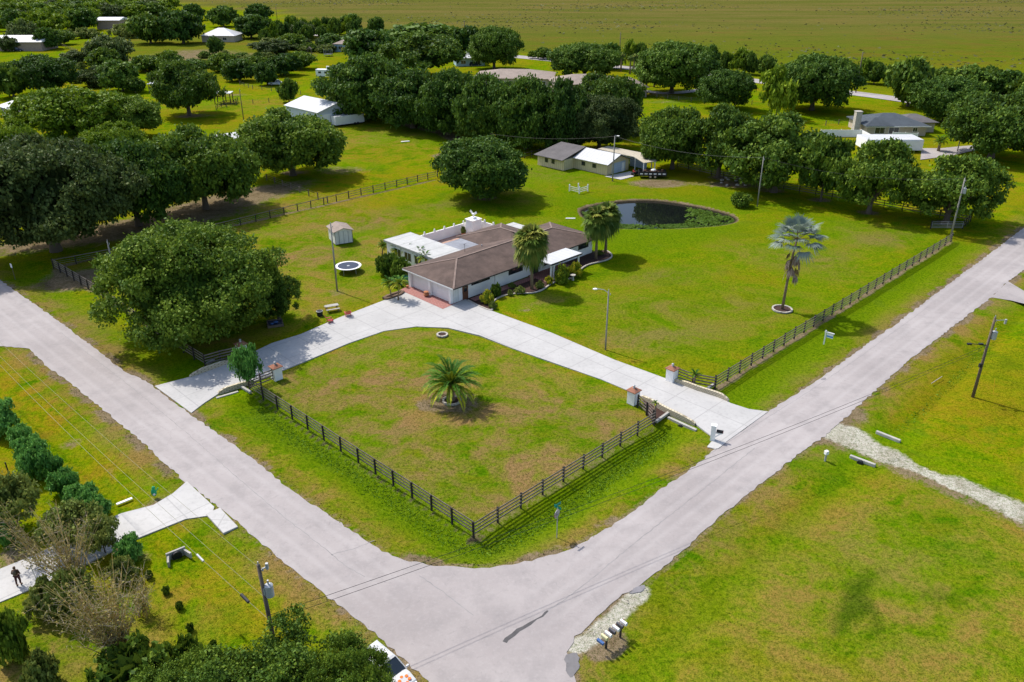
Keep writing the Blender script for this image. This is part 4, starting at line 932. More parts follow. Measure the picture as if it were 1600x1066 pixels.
canes('bamboo_clump', 122, 925, 60, 7.0, 2, 'tall dry cane clump arching over the lower left driveway', lean=(-.45, .3))
canes('bamboo_clump', 60, 880, 14, 5.5, 3, 'leaning dry canes crossing above the walking person', lean=(-.9, .1), spread=.5)
canes('bamboo_clump', 225, 960, 16, 3.4, 4, 'thin pale dry stalks on the grass right of the big cane clump', lean=(.2, .1), spread=.5)

# --- palms ---
def fan(r, base, d, L, leaf, n=18, droop=.25, arc=2.6, wid=.24):
    """fan leaf: petiole then leaflets radiating; returns leaflet triangles-as-quads"""
    d = Vector(d).normalized(); up = Vector((0, 0, 1)) if abs(d.z) < .95 else Vector((1, 0, 0)); s = d.cross(up).normalized(); u = s.cross(d)
    h = Vector(base) + d * L; h.z -= droop * L * .3; out = []
    for i in range(n):
        a = -arc / 2 + arc * i / (n - 1); q = (d * math.cos(a) + s * math.sin(a)); l = leaf * (1 - .18 * abs(a) / 1.3) * r.uniform(.85, 1.1)
        w = (s * math.cos(a) - d * math.sin(a)) * wid * leaf; m = h + q * l * .5 + u * .10 * leaf; e = h + q * l - Vector((0, 0, droop * l * r.uniform(.5, 1.3)))
        out.append([h, m - w * .5, e, m + w * .5])
    return h, out
def fan_palm(name, loc, H, R, label, seed, mat, nf=46, trunk_r=.2, dead=0, cat='palm', skirt=.0, low=-.75, group=None, leafk=.62, lean=(0, 0), wid=.24, droop=.35):
    r = random.Random(seed); o = empty(name, (loc[0], loc[1], 0), 0, label, cat, group); top = Vector((lean[0], lean[1], H - R * .9)); t = MB()
    t.tube([(0, 0, -.1), (lean[0] * .2, lean[1] * .2, H * .3), (lean[0] * .6, lean[1] * .6, H * .6), top], [trunk_r * 1.25, trunk_r, trunk_r * .9, trunk_r * .8], 10)
    t.build('trunk', M['palm_trunk'], o, smooth=True)
    qs, pt, dq = [], MB(), []
    for i in range(nf):
        z = low + (1 - low) * (i + .5) / nf; a = i * 2.39996; k = math.sqrt(max(0, 1 - z * z)); d = (k * math.cos(a), k * math.sin(a), z)
        L = R * (1 - leafk) * r.uniform(.8, 1.15); h, out = fan(r, top, d, L, R * leafk, 20, droop if z > -.2 else .9 if droop > .3 else .5, wid=wid); qs += out
        pt.tube([top, h], [.03, .015], 4, cap=False)
    pt.build('petiole', M['frond'] if mat != M['frond_blue'] else M['frond_dead'], o)
    v = np.array([[list(p) for p in q] for q in qs]); me = faces_mesh('crown', v, 4, np.repeat(np.random.RandomState(seed).rand(nf), 20), mat)
    c = bpy.data.objects.new('crown', me); COL.objects.link(c); c.parent = o
    if dead:
        for i in range(dead):
            a = i * 2.4; z0 = top.z - R * (.15 + skirt * i / dead); b_ = Vector((top.x, top.y, z0)); h, out = fan(r, b_, (math.cos(a) * .5, math.sin(a) * .5, -1), R * .22, R * leafk * .8, 14, .2, 1.0, .14); dq += out
        v = np.array([[list(p) for p in q] for q in dq]); me = faces_mesh('dead_frond', v, 4, np.random.RandomState(seed).rand(len(v)), M['frond_dead'])
        c = bpy.data.objects.new('dead_frond', me); COL.objects.link(c); c.parent = o
    return o
def palm_at(bx, by, ty, w, label, seed, mat=None, **k):
    H = height(bx, by, ty); return fan_palm('fan_palm', P(bx, by), H, w / 2 / ppm(by - (by - ty) * .6), label, seed, mat or M['frond'], **k)
palm_at(831, 452, 346, 56, 'full crowned fan palm in the mulch bed in front of the brown roofed house', 1, nf=90, dead=14, skirt=.5, low=-1, leafk=.6, lean=(-.2, .1))
palm_at(931, 405, 317, 48, 'left one of the two fan palms at the right end of the brown roofed house', 2, nf=64, dead=10, skirt=.5, low=-.95)
palm_at(946, 396, 312, 46, 'right one of the two fan palms at the right end of the brown roofed house', 3, nf=64, dead=10, skirt=.5, low=-.95)
palm_at(1222, 484, 333, 76, 'silver blue fan palm with brown dead fronds on the right lawn', 4, M['frond_blue'], nf=34, dead=11, skirt=.9, low=-.35, leafk=.46, trunk_r=.17, wid=.10, droop=.12, lean=(.5, 0))

def pinnate(r, base, a, el, L, n=26, leaf=.5, arch=.9):
    pts = []; d = Vector((math.cos(a), math.sin(a), 0)); side = Vector((-math.sin(a), math.cos(a), 0)); p = Vector(base); e = el
    for k in range(9):
        pts.append(p.copy()); p = p + (d * math.cos(e) + Vector((0, 0, 1)) * math.sin(e)) * (L / 8); e -= arch * (.08 + .045 * k)
    out = []
    for k in range(n):
        t = .12 + .88 * k / n; j = min(7, int(t * 8)); q = pts[j].lerp(pts[j + 1], t * 8 - j); f = (pts[j + 1] - pts[j]).normalized()
        for s in (-1, 1):
            l = leaf * math.sin(math.pi * (.15 + .8 * t)) * r.uniform(.85, 1.1); g_ = (side * s * .75 + f * .8 + Vector((0, 0, .25))).normalized(); e_ = q + g_ * l - Vector((0, 0, .10 * l)); w = f * l * .16
            out.append([q - w, q + g_ * l * .5 - w, e_, q + g_ * l * .5 + w])
    return pts, out
def date_palm(name, loc, H, L, label, seed, nf=46, tr=.32, th=None, leaf=.55, mat=None, cat='palm', group=None, z=0, lean=(0, 0), nl=24):
    r = random.Random(seed); o = empty(name, (loc[0], loc[1], z), 0, label, cat, group); th = th or H * .35; b_ = MB()
    b_.tube([(0, 0, -.1), (lean[0] * .4, lean[1] * .4, th * .4), (lean[0], lean[1], th)], [tr * 1.2, tr, tr * 1.15], 10); b_.build('trunk', M['palm_trunk'], o, smooth=True)
    qs, st = [], MB()
    for i in range(nf):
        el = 1.45 - 1.5 * (i / nf) ** .8; pts, out = pinnate(r, (lean[0], lean[1], th), i * 2.39996 + r.uniform(-.15, .15), el, L * r.uniform(.85, 1.05), nl, leaf, .9); qs += out
        st.tube(pts, [.03 - .003 * k for k in range(9)], 4, cap=False)
    st.build('rachis', M['frond'], o); v = np.array([[list(p) for p in q] for q in qs]); rn = np.repeat(np.linspace(.1, 1.0, nf) ** 1.6, 2 * nl)
    me = faces_mesh('crown', v, 4, rn + np.random.RandomState(seed).rand(len(rn)) * .1, mat or M['frond_bright']); c = bpy.data.objects.new('crown', me); COL.objects.link(c); c.parent = o
    return o
date_palm('date_palm', P(706, 626), 5.0, 4.0, 'stout date palm with feathery fronds in the middle of the front lawn', 5, nf=46, th=2.0, leaf=.58, nl=34)
# slim palms beside the lanai
for i, (x, y, h, l, lb) in enumerate(((597, 398, 2.2, 1.3, 'small palm at the far corner of the white lanai roof'), (640, 408, 3.0, 1.5, 'slim palm at the middle of the white lanai wall'), (655, 416, 3.3, 1.5, 'slim palm with drooping brown fronds by the lanai wall'), (668, 424, 3.4, 1.6, 'slim palm nearest the brown roof edge by the lanai'), (622, 470, 4.0, 1.8, 'curved slim palm leaning over the green bins'), (612, 466, 3.4, 1.5, 'short yellow green palm left of the green bins'), (618, 405, 2.4, 1.3, 'low palm tuft behind the round shrub by the lanai'))):
    date_palm('slim_palm', P(x, y), h, l, lb, 20 + i, nf=26, tr=.09, th=h * .62, leaf=.34, lean=(.25 * (-1) ** i, .1))
tree('bush', 606, 428, 38, 392, 'dense round shrub left of the lanai palms', 'shrub', 'shrub')
tree('bush', 628, 436, 34, 398, 'leafy shrub against the lanai wall beneath the slim palms', 'shrub', 'shrub')
date_palm('slim_palm', P(1466, 236), 4.4, 2.2, 'yellowish feather palm at the right corner of the slate roofed house', 40, nf=30, th=2.2, leaf=.5)
date_palm('slim_palm', P(1084, 603), 2.2, .9, 'tiny palm in front of the right driveway gate fence', 41, nf=12, tr=.14, th=1.5, leaf=.25, z=-.1)
date_palm('slim_palm', P(1022, 655), 2.4, .45, 'tiny stumpy palm by the left gate pillar of the right driveway', 42, nf=9, tr=.12, th=1.9, leaf=.16)
for i, (x, by, ty) in enumerate(((970, 112, 80), (984, 116, 84), (990, 113, 82), (1010, 134, 118), (1022, 136, 120), (1232, 137, 112))):
    palm_at(x, by, ty, 11, 'small fan palm by the far road, ' + ORD[i] + ' from the left', 50 + i, nf=14, trunk_r=.3, group='small fan palms by the far road')
# beds in front of the house
for i, (k, x, by, w, ty, lb) in enumerate((('bush', 775, 464, 18, 441, 'clipped dark round shrub against the white front wall'), ('bushy', 762, 474, 24, 452, 'light green leafy shrub by the garage corner of the house'),
    ('bushy', 878, 442, 26, 412, 'large yellow flowering shrub under the white porch, left one'), ('bushy', 899, 432, 24, 407, 'large yellow flowering shrub under the white porch, right one'), ('bushy', 858, 444, 14, 430, 'small yellow green shrub left of the porch columns'), ('busho', 843, 450, 16, 438, 'low green plant right of the big fan palm trunk'),
    ('busho', 812, 458, 20, 447, 'low green plant left of the big fan palm trunk'), ('busho', 797, 462, 10, 452, 'tiny plant by the brick path'), ('busho', 770, 482, 14, 470, 'reddish low plant at the tip of the bed next to the driveway'), ('busho', 800, 449, 14, 441, 'small plant on the brick path edge near the wall'), ('busho', 937, 398, 14, 390, 'low plant between the two fan palms'))):
    tree(k, x, by, w, ty, lb, 'shrub', 'shrub')
# ---------------------------------------------------------------- buildings
def hip(mb, u0, u1, v0, v1, z0, z1, along='u', run=None, th=.12, gable=False):
    """hip (or gable) roof solid"""
    if along == 'u': r_ = (v1 - v0) / 2 if run is None else run; A, B = (u0 + (0 if gable else r_), (v0 + v1) / 2), (u1 - (0 if gable else r_), (v0 + v1) / 2)
    else: r_ = (u1 - u0) / 2 if run is None else run; A, B = ((u0 + u1) / 2, v0 + (0 if gable else r_)), ((u0 + u1) / 2, v1 - (0 if gable else r_))
    vs = [(u0, v0, z0), (u1, v0, z0), (u1, v1, z0), (u0, v1, z0), (A[0], A[1], z1), (B[0], B[1], z1)]
    lo = [(x, y, z - th) for x, y, z in vs[:4]]
    vs = vs + lo
    if along == 'u': fs = [(0, 1, 5, 4), (1, 2, 5), (2, 3, 4, 5), (3, 0, 4)]
    else: fs = [(0, 1, 4), (1, 2, 5, 4), (2, 3, 5), (3, 0, 4, 5)]
    fs += [(6, 7, 1, 0), (7, 8, 2, 1), (8, 9, 3, 2), (9, 6, 0, 3), (9, 8, 7, 6)]
    mb.add(vs, fs)
def window(parent, c, w, h, axis, out, frame=None, shutters=False, bars=1, name='window'):
    """framed window on a wall, axis 'u' (wall runs along u) or 'v'; out = outward sign"""
    f = MB(); x, y, z = c; d = .08
    def bx(m_, cu, cz, wu, wz, dd, off):
        if axis == 'u': m_.box((x + cu, y + out * off, z + cz), (wu, dd, wz))
        else: m_.box((x + out * off, y + cu, z + cz), (dd, wu, wz))
    for s in (-1, 1): bx(f, s * (w / 2), 0, .08, h + .16, d, .02); bx(f, 0, s * (h / 2 + .04), w, .08, d, .02)
    for i in range(bars): bx(f, -w / 2 + w * (i + 1) / (bars + 1), 0, .05, h - .01, d * .8, .02)
    o = f.build('window', frame or M['white'], parent)
    g_ = MB(); bx(g_, 0, 0, w, h, .03, .012); g_.build('pane', M['glass'], o)
    if shutters:
        for s in (-1, 1):
            q = MB(); bx(q, s * (w / 2 + .26), 0, .4, h + .14, .06, .03)
            for k in range(6): bx(q, s * (w / 2 + .26), -h / 2 + .1 + k * h / 6, .34, .05, .09, .03)
            q.build('shutter', M['black'], o)
    return o
ANG = math.radians(45)
hg = P(708, 475)
H_ = empty('ranch_house', (hg[0], hg[1], 0), ANG, 'long white ranch house with brown shingle hip roof, garage and white lanai', 'house')
w = MB(); w.b(1.0, 29.6, 0, 9.0, 0, 2.55); w.b(14.6, 23.5, 9.0, 14.3, 0, 2.55); w.b(0, 1.0, .02, 9.0, 0, 2.55); w.build('wall', M['stucco'], H_)
w = MB(); w.b(1.05, 1.45, -.04, -.003, 0, 2.5); w.b(7.9, 8.5, -.22, -.003, 0, 2.5, ); w.build('pilaster', M['stucco'], H_)
r1 = MB(); hip(r1, -.75, 30.35, -1.05, 10.0, 2.72, 4.25); rf = r1.build('roof', M['shingle'], H_)
r2 = MB(); hip(r2, 14.2, 24.2, 3.0, 15.3, 2.725, 4.20, 'v'); r2.build('roof', M['shingle'], H_)
cp = MB(); zc = 4.27
for a, b_ in (((-.75, -1.05, 2.73), (4.78, 4.47, zc)), ((-.75, 10, 2.73), (4.78, 4.47, zc)), ((4.78, 4.47, zc), (24.8, 4.47, zc)), ((30.35, -1.05, 2.73), (24.8, 4.47, zc)), ((30.35, 10, 2.73), (24.8, 4.47, zc)), ((14.2, 15.3, 2.73), (19.2, 10.3, 4.22)), ((24.2, 15.3, 2.73), (19.2, 10.3, 4.22)), ((19.2, 4.6, 4.22), (19.2, 10.3, 4.22))):
    cp.bar(a, b_, .26, .05)
cp.build('ridge_cap', plain('faded_ridge_shingle', (.24, .175, .145), .9, .3), rf)
fa = MB()
for a, b_ in (((-.78, -1.08), (30.38, -1.08)), ((30.38, -1.08), (30.38, 10.03)), ((-.78, 10.03), (-.78, -1.08)), ((14.17, 15.33), (24.23, 15.33))): fa.bar((*a, 2.64), (*b_, 2.64), .05, .17)
fa.build('fascia', M['dark'], H_)
fa = MB(); fa.bar((-.81, -1.05, 2.63), (-.81, 10, 2.63), .04, .16); fa.build('fascia', M['white'], H_)
# garage: two doors with a column between
for v0 in (.55, 4.9):
    d = MB(); d.b(-.06, .03, v0, v0 + 3.7, .05, 2.15); o = d.build('garage_door', M['siding_white'] if 0 else M['white'], H_)
    gv = MB(); 
    for k in range(1, 4): gv.b(-.075, -.062, v0 + .05, v0 + 3.65, .05 + k * .52, .075 + k * .52)
    gv.build('panel_groove', M['white'], o)
d = MB(); d.b(-.42, .0, 4.3, 4.85, 0, 2.55); d.b(-.42, 0, 8.7, 9.2, 0, 2.55); d.b(-.42, 0, -.0, .42, 0, 2.55); d.build('garage_column', M['stucco'], H_)
d = MB(); d.b(.02, 1.0, -.07, -.003, 0, 2.5); d.build('wall_panel', M['siding_shed'], H_)
d = MB(); d.b(1.75, 2.75, -.08, -.003, .05, 2.15); o = d.build('door', plain('brown_door', (.16, .07, .04), .5, .2), H_); d = MB(); d.b(2.0, 2.5, -.1, -.081, 1.2, 1.95); d.build('pane', M['glass'], o)
window(H_, (5.2, 0, 2.05), 2.6, .5, 'u', -1, M['black'], True, 1); window(H_, (12.2, 0, 1.75), 2.0, .85, 'u', -1, M['black'], True, 1)
window(H_, (27.4, 0, 1.75), 1.5, .85, 'u', -1, M['black'], True, 1); window(H_, (23.3, 0, 1.8), .7, .8, 'u', -1, M['black'], False, 0)
window(H_, (-.0, 3, 1.5), .01, .01, 'v', -1) if 0 else None
d = MB(); d.b(15.6, 17.0, -.1, -.003, .05, 2.2); d.build('front_door', M['dark'], H_)
window(H_, (19.6, 0, 1.4), 2.8, 1.4, 'u', -1, M['white'], False, 2)
for v in (3, 6.6): window(H_, (29.6, v, 1.6), 1.3, 1.0, 'v', 1, M['white'], False, 1)
# porch cover and columns
p = MB(); p.b(15.35, 22.3, -4.05, -.75, 2.66, 2.80); o = p.build('porch_cover', M['roof_white'], H_)
p = MB(); p.bar((15.35, -4.08, 2.66), (22.3, -4.08, 2.66), .05, .2); p.bar((22.33, -4.08, 2.66), (22.33, -1.1, 2.66), .05, .2); p.build('gutter', M['dark'], o)
for u in (15.75, 16.35, 21.8):
    p = MB(); p.b(u - .11, u + .11, -3.9, -3.68, 0, 2.64); p.build('column', M['white'], H_)
p = MB(); p.b(14.9, 22.6, -4.0, -.01, .0, .10); p.build('porch_floor', M['brick_paving'], H_)
p = MB(); p.b(2.8, 15, -1.5, -.4, .0, .07); p.build('brick_path', M['brick_paving'], H_)
p = MB(); p.tube([(8.6, 7, 3.2), (8.6, 7, 4.9)], .03, 6); p.tube([(8.3, 7, 4.85), (8.9, 7, 4.85)], .02, 5); p.build('antenna', M['dark'], H_)
p = MB(); p.cyl((12.5, 7.5, 3.2), .08, .5, 8); p.cyl((20, 3.2, 3.7), .07, .5, 8); p.build('vent_pipe', M['galv'], H_)
# lanai roofs and walls
p = MB(); p.b(5.0, 10.4, 9.9, 22.1, 2.62, 2.76); o = p.build('lanai_roof', M['roof_flat'], H_)
p = MB(); p.b(5.0, 5.02, 9.9, 22.1, 2.45, 2.62); p.b(4.95, 10.45, 22.1, 22.15, 2.5, 2.78); p.build('gutter', M['galv'], o)
p = MB(); p.b(5.3, 5.42, 10.0, 21.8, 0, 2.6); p.b(5.42, 10.3, 21.68, 21.8, 0, 2.6); p.build('lanai_wall', M['stucco'], H_)
for v in (11.5, 14, 16.5, 19): window(H_, (5.3, v, 1.3), 1.7, 1.3, 'v', -1, M['white'], False, 1)
p = MB(); p.b(10.42, 14.7, 8.6, 14.2, 2.58, 2.70); p.build('flat_roof', M['roof_deck'], H_)
p = MB(); p.b(10.6, 14.1, 13.9, 14.0, 0, 2.57); p.build('rear_wall', M['stucco'], H_)
p = MB(); p.b(22.0, 26.0, 10.05, 14.2, 2.60, 2.72); p.build('rear_cover', M['roof_flat'], H_)
for u, v in ((25.8, 14.0), (25.8, 10.3), (24.4, 14.0)):
    p = MB(); p.b(u - .07, u + .07, v - .07, v + .07, 0, 2.59); p.build('column', M['white'], H_)
p = MB(); p.b(10.42, 24.7, 14.2, 22.0, .0, .08); p.build('patio_floor', M['salmon'], H_)
Wl = empty('patio_wall', (hg[0], hg[1], 0), ANG, 'white patio wall with small raised finials behind the ranch house', 'wall')
p = MB(); p.b(10.46, 24.9, 21.9, 22.1, 0, 1.75); p.b(24.7, 24.9, 14.6, 21.9, 0, 1.75); p.build('panel', M['stucco'], Wl)
for k in range(7):
    p = MB(); p.b(11 + k * 2.15 - .13, 11 + k * 2.15 + .13, 21.86, 22.14, 1.75, 1.98); p.ball((11 + k * 2.15, 22, 2.1), .14, 8); p.build('finial', M['white'], Wl)
for k in range(3):
    p = MB(); p.b(24.66, 24.94, 20 - k * 2.2 - .13, 20 - k * 2.2 + .13, 1.75, 1.98); p.ball((24.8, 20 - k * 2.2, 2.1), .14, 8); p.build('finial', M['white'], Wl)
def at_house(name, label, cat, u, v, z=0, rz=0):
    c, s = math.cos(ANG), math.sin(ANG); return empty(name, (hg[0] + u * c - v * s, hg[1] + u * s + v * c, z), ANG + rz, label, cat)
o = at_house('outdoor_fireplace', 'white square outdoor fireplace in the patio corner with a bird ornament on top', 'fireplace', 22.6, 20.4, .09)
p = MB(); p.b(-1.0, 1.0, -.9, .9, 0, 2.5); p.b(-1.1, 1.1, -1.0, 1.0, 2.5, 2.65); p.build('body', M['stucco'], o); p = MB(); p.b(-.4, .4, -.4, .4, 2.65, 2.95); p.build('flue', M['stucco'], o)
p = MB(); p.cyl((0, 0, 2.95), .12, .3, 8); p.ball((0, 0, 3.45), (.22, .3, .18)); p.box((.0, .5, 3.7), (.08, .7, .35), m=None, M=Matrix.Rotation(.6, 3, 'X')); p.box((0, -.5, 3.7), (.08, .7, .35), M=Matrix.Rotation(-.6, 3, 'X')); p.build('bird_ornament', M['white'], o)
o = at_house('plant_pot', 'terracotta pot with a small green plant beside the outdoor fireplace', 'pot', 20.4, 20.6, .09)
p = MB(); p.cyl((0, 0, 0), .28, .6, 12, .4); p.build('pot', M['terracotta'], o, smooth=False); c = bpy.data.objects.new('foliage', CR['busho']); COL.objects.link(c); c.parent = o; c.scale = (.5, .5, 1.3); c.location = (0, 0, .5)
o = at_house('plant_pot', 'terracotta urn standing between the two garage doors', 'pot', -1.0, 4.55, .1)
p = MB(); p.cyl((0, 0, 0), .22, .3, 12, .42); p.cyl((0, 0, .3), .42, .3, 12, .25); p.cyl((0, 0, .6), .3, .1, 12, .36); p.build('pot', M['terracotta'], o)
o = at_house('plant_pot', 'empty clay pot at the left end of the garage doors', 'pot', -.9, 8.9, .1); p = MB(); p.cyl((0, 0, 0), .15, .35, 10, .22); p.build('pot', M['terracotta'], o)

def gable_building(name, label, px0, ang, L, Wd, eave, ridge, wall, roof, cat='building', over=.5, th=.12, z=0):
    """gable ended building: near corner at px0, length L along ang, width Wd to its left"""
    x, y = px0; o = empty(name, (x, y, z), ang, label, cat)
    w = MB(); w.b(0, L, 0, Wd, 0, eave)
    w.add([(0.001, 0, eave), (0.001, Wd, eave), (0.001, Wd / 2, ridge - .1)], [(0, 2, 1)]); w.add([(L - .001, 0, eave), (L - .001, Wd, eave), (L - .001, Wd / 2, ridge - .1)], [(0, 1, 2)]); w.build('wall', wall, o)
    r = MB(); k = (ridge - eave) / (Wd / 2); e = eave - over * k
    vs = [(-over, -over, e), (L + over, -over, e), (L + over, Wd / 2, ridge), (-over, Wd / 2, ridge), (-over, Wd + over, e), (L + over, Wd + over, e)]
    vs += [(a, b_, c + th) for a, b_, c in vs]
    r.add(vs, [(6, 7, 8, 9), (9, 8, 11, 10), (3, 2, 1, 0), (4, 5, 2, 3), (0, 1, 7, 6), (5, 4, 10, 11), (1, 2, 8, 7), (2, 5, 11, 8), (3, 0, 6, 9), (4, 3, 9, 10)]); r.build('roof', roof, o)
    return o
def ang_of(a, b_):
    A, B = P(*a), P(*b_); return math.atan2(B[1] - A[1], B[0] - A[0]), math.dist(A, B)

# white metal barn
o = gable_building('metal_barn', 'large white metal barn with a low gable roof in the far field', (-52.7 , 225.4), math.radians(135), 16.3, 0, 0, 0, M['white'], M['white'], 'barn') if 0 else empty('metal_barn', (-52.7, 225.4, 0), math.radians(45), 'large white metal barn with a low gable roof in the far field', 'barn')
L, D, Bz = 12.9, 16.4, 4.0
w = MB(); w.b(0, L, 0, D, 0, Bz); w.add([(0, -.001, Bz), (L, -.001, Bz), (L / 2, -.001, Bz + 1.75)], [(0, 1, 2)]); w.build('wall', M['siding_white'], o)
r = MB(); r.add([(-.4, -.4, Bz), (L / 2, -.4, Bz + 1.9), (L / 2, D + .4, Bz + 1.9), (-.4, D + .4, Bz), (L + .4, -.4, Bz), (L + .4, D + .4, Bz), (-.4, -.4, Bz - .15), (L / 2, -.4, Bz + 1.75), (L + .4, -.4, Bz - .15), (-.4, D + .4, Bz - .15), (L + .4, D + .4, Bz - .15)], [(0, 1, 2, 3), (1, 4, 5, 2), (0, 6, 7, 1), (1, 7, 8, 4), (3, 9, 6, 0), (4, 8, 10, 5)]); r.build('roof', M['roof_white_y'], o)
d = MB(); d.b(.8, 4.4, -.06, -.005, 0, 3.2); d.build('roller_door', M['white'], o); d = MB(); d.b(9.6, 10.6, -.05, -.005, 0, 2.1); d.build('door', M['galv'], o)
# cream guest house
gx, gy = P(820 + 855 / 6.667, 200 + 497 / 6.667); A_ = math.radians(-45)
def GP(u, v): c, s = math.cos(A_), math.sin(A_); return gx + u * c - v * s, gy + u * s + v * c
o = empty('guest_house', (gx, gy, 0), A_, 'cream boarded guest house, one half under grey shingles and one half under white metal', 'house')
w = MB(); w.b(-17.3, -9.4, -3.4, 7.2, 0, 2.3); w.b(-9.4, 0, 0, 7.5, 0, 2.45); w.add([(-.001 + .002, 0, 2.45), (.001, 7.5, 2.45), (.001, 3.75, 3.75)], [(0, 1, 2)]); w.build('wall', M['siding_cream'], o)
r = MB(); e = 2.25
vs = [(-17.9, -4.1, e), (-9.3, -4.1, e), (-9.3, 3.7, 4.1), (-16.6, 3.7, 4.1), (-17.9, 7.9, 2.5), (-9.3, 7.9, 2.5)]; vs += [(a, b_, c + .12) for a, b_, c in vs]
r.add(vs, [(6, 7, 8, 9), (9, 8, 11, 10), (3, 2, 1, 0), (4, 5, 2, 3), (0, 1, 7, 6), (5, 4, 10, 11), (1, 2, 8, 7), (2, 5, 11, 8), (0, 6, 9, 3), (3, 9, 10, 4)]); r.build('roof', M['shingle_grey'], o)
r = MB(); vs = [(-9.28, -.6, 2.35), (.6, -.6, 2.35), (.6, 3.75, 3.95), (-9.28, 3.75, 3.95), (-9.28, 8.1, 2.35), (.6, 8.1, 2.35)]; vs += [(a, b_, c + .1) for a, b_, c in vs]
r.add(vs, [(6, 7, 8, 9), (9, 8, 11, 10), (3, 2, 1, 0), (4, 5, 2, 3), (0, 1, 7, 6), (5, 4, 10, 11), (1, 2, 8, 7), (2, 5, 11, 8), (3, 0, 6, 9), (4, 3, 9, 10)]); r.build('roof', M['roof_white'], o)
for u, v in ((-14.6, -3.4), (-12.6, -3.4)): window(o, (u, v, 1.5), .8, .8, 'u', -1, M['dark'])
for u in (-6.7, -3.6): window(o, (u, 0, 1.5), .9, .7, 'u', -1, M['dark'])
d = MB(); d.b(.01, .08, 1.6, 6.2, .05, 2.3); d.build('garage_door', M['siding_blue'], o)
d = MB(); d.b(.09, .15, 4.9, 5.8, .05, 2.0); d.build('door', M['white'], o)
d = MB(); d.tube([(.6, -.5, 2.3), (.6, 3.75, 3.9), (.6, 8, 2.3)], .07, 4); d.build('verge_trim', M['dark'], o)
o = empty('carport', (gx, gy, 0), A_, 'open carport with a cream metal roof behind the guest house', 'carport')
p = MB(); p.prism([(-9.6, 8.3), (1.0, 7.9), (6.0, 4.8), (7.0, 8.0), (3.0, 12.2), (-9.8, 12.2)], 2.85, 2.98); p.build('roof', M['roof_cream'], o)
for u, v in ((5.8, 5.1), (6.6, 8.0), (3, 11.9), (-3, 12), (-9.5, 12), (1.2, 8.2)):
    p = MB(); p.b(u - .08, u + .08, v - .08, v + .08, 0, 2.84); p.build('post', M['white'], o)
p = MB(); p.b(-2, 2.6, 10.6, 10.7, 0, 2.5); p.build('panel', M['siding_blue'], o)
def block_house(name, label, x, y, ang, L, D, eave, ridge, wall, roof, wins=(), cat='house', hipped=True, over=.7):
    o = empty(name, (x, y, 0), ang, label, cat); w = MB(); w.b(0, L, 0, D, 0, eave); w.build('wall', wall, o)
    r = MB(); hip(r, -over, L + over, -over, D + over, eave + .12, ridge, 'u' if L >= D else 'v', run=None if hipped else 0, gable=not hipped); r.build('roof', roof, o)
    for u, wd, h_, zc_ in wins: window(o, (u, 0, zc_), wd, h_, 'u', -1, M['white'])
    return o
# slate roofed neighbour
o = block_house('slate_roofed_house', 'beige house with a slate grey hip roof and a pale chimney at the upper right', 92.3, 214.2, 0, 15.4, 12.5, 2.5, 4.8, M['beige'], M['shingle_blue'], [(3.4, 2.6, 1.5, 1.4), (7.0, 2.6, 1.5, 1.4), (12.5, 1.2, 1.0, 1.6)])
r = MB(); hip(r, -.9, 6.5, -.9, 6, 2.7, 4.3, 'u'); r.build('roof', M['shingle_blue'], o)
r = MB(); hip(r, 10, 20.5, 4, 13, 2.7, 4.2, 'u'); r.build('roof', M['shingle_grey'], o); w = MB(); w.b(15.4, 19.8, 4.8, 12.2, 0, 2.5); w.build('wall', M['beige'], o)
p = MB(); p.b(-2.4, -.9, 2.4, 4.0, 0, 5.6); p.b(-2.5, -.8, 2.3, 4.1, 5.6, 5.8); p.build('chimney', M['stone'], o)
p = MB(); p.b(-.8, 16.2, -.85, -.80, 2.42, 2.62); p.build('gutter', M['white'], o)
p = empty('vinyl_fence', (80, 213, 0), 0, 'white vinyl privacy fence left of the slate roofed house', 'fence'); q = MB(); q.b(0, 10.5, 0, .1, 0, 1.8); q.b(10.5, 10.6, -8, 0, 0, 1.8); q.build('panel', M['white_vinyl'], p)
for k in range(5): q = MB(); q.b(k * 2.6 - .08, k * 2.6 + .08, -.04, .14, 0, 1.95); q.build('post', M['white_vinyl'], p)
p = empty('vinyl_fence', (98, 211.5, 0), math.radians(-12), 'short white vinyl fence in front of the right half of the slate roofed house', 'fence'); q = MB(); q.b(0, 6.0, 0, .1, 0, 1.5); q.build('panel', M['white_vinyl'], p)
for k in range(3): q = MB(); q.b(k * 3 - .08, k * 3 + .08, -.04, .14, 0, 1.65); q.build('post', M['white_vinyl'], p)
q = MB(); q.prism(PL([(1352, 228), (1378, 229), (1380, 236), (1356, 236)]), .02, .12); q.build('swimming_pool', M['pool'], label='turquoise swimming pool behind the row of oaks', cat='pool')
o = empty('enclosed_trailer', (84.6, 195, 0), 0, 'long cream white enclosed trailer parked behind the oaks at the upper right', 'trailer')
q = MB(); q.b(0, 13.6, 0, 6.6, .45, 2.95); q.build('body', M['white'], o, bevel=.15); q = MB(); q.b(.1, 13.5, .1, 6.5, 2.97, 3.03); q.build('roof', M['roof_white'], o)
for u in (5, 6.1):
    for v in (.15, 6.45): q = MB(); q.tube([(u, v - .12, .4), (u, v + .12, .4)], .4, 14); q.build('wheel', M['rubber'], o)
# long white roofed house at the left edge
block_house('long_house', 'long grey house with a bright white metal roof at the left edge', -149.2, 243.0, math.radians(-41.5), 20, 10, 2.7, 4.0, plain('grey_board_wall', (.22, .24, .25), .8, .2), M['roof_white'], [(3, 1.4, 1, 1.6), (7, 1.4, 1, 1.6), (12, 1.4, 1, 1.6), (16, 1.4, 1, 1.6)], hipped=False)
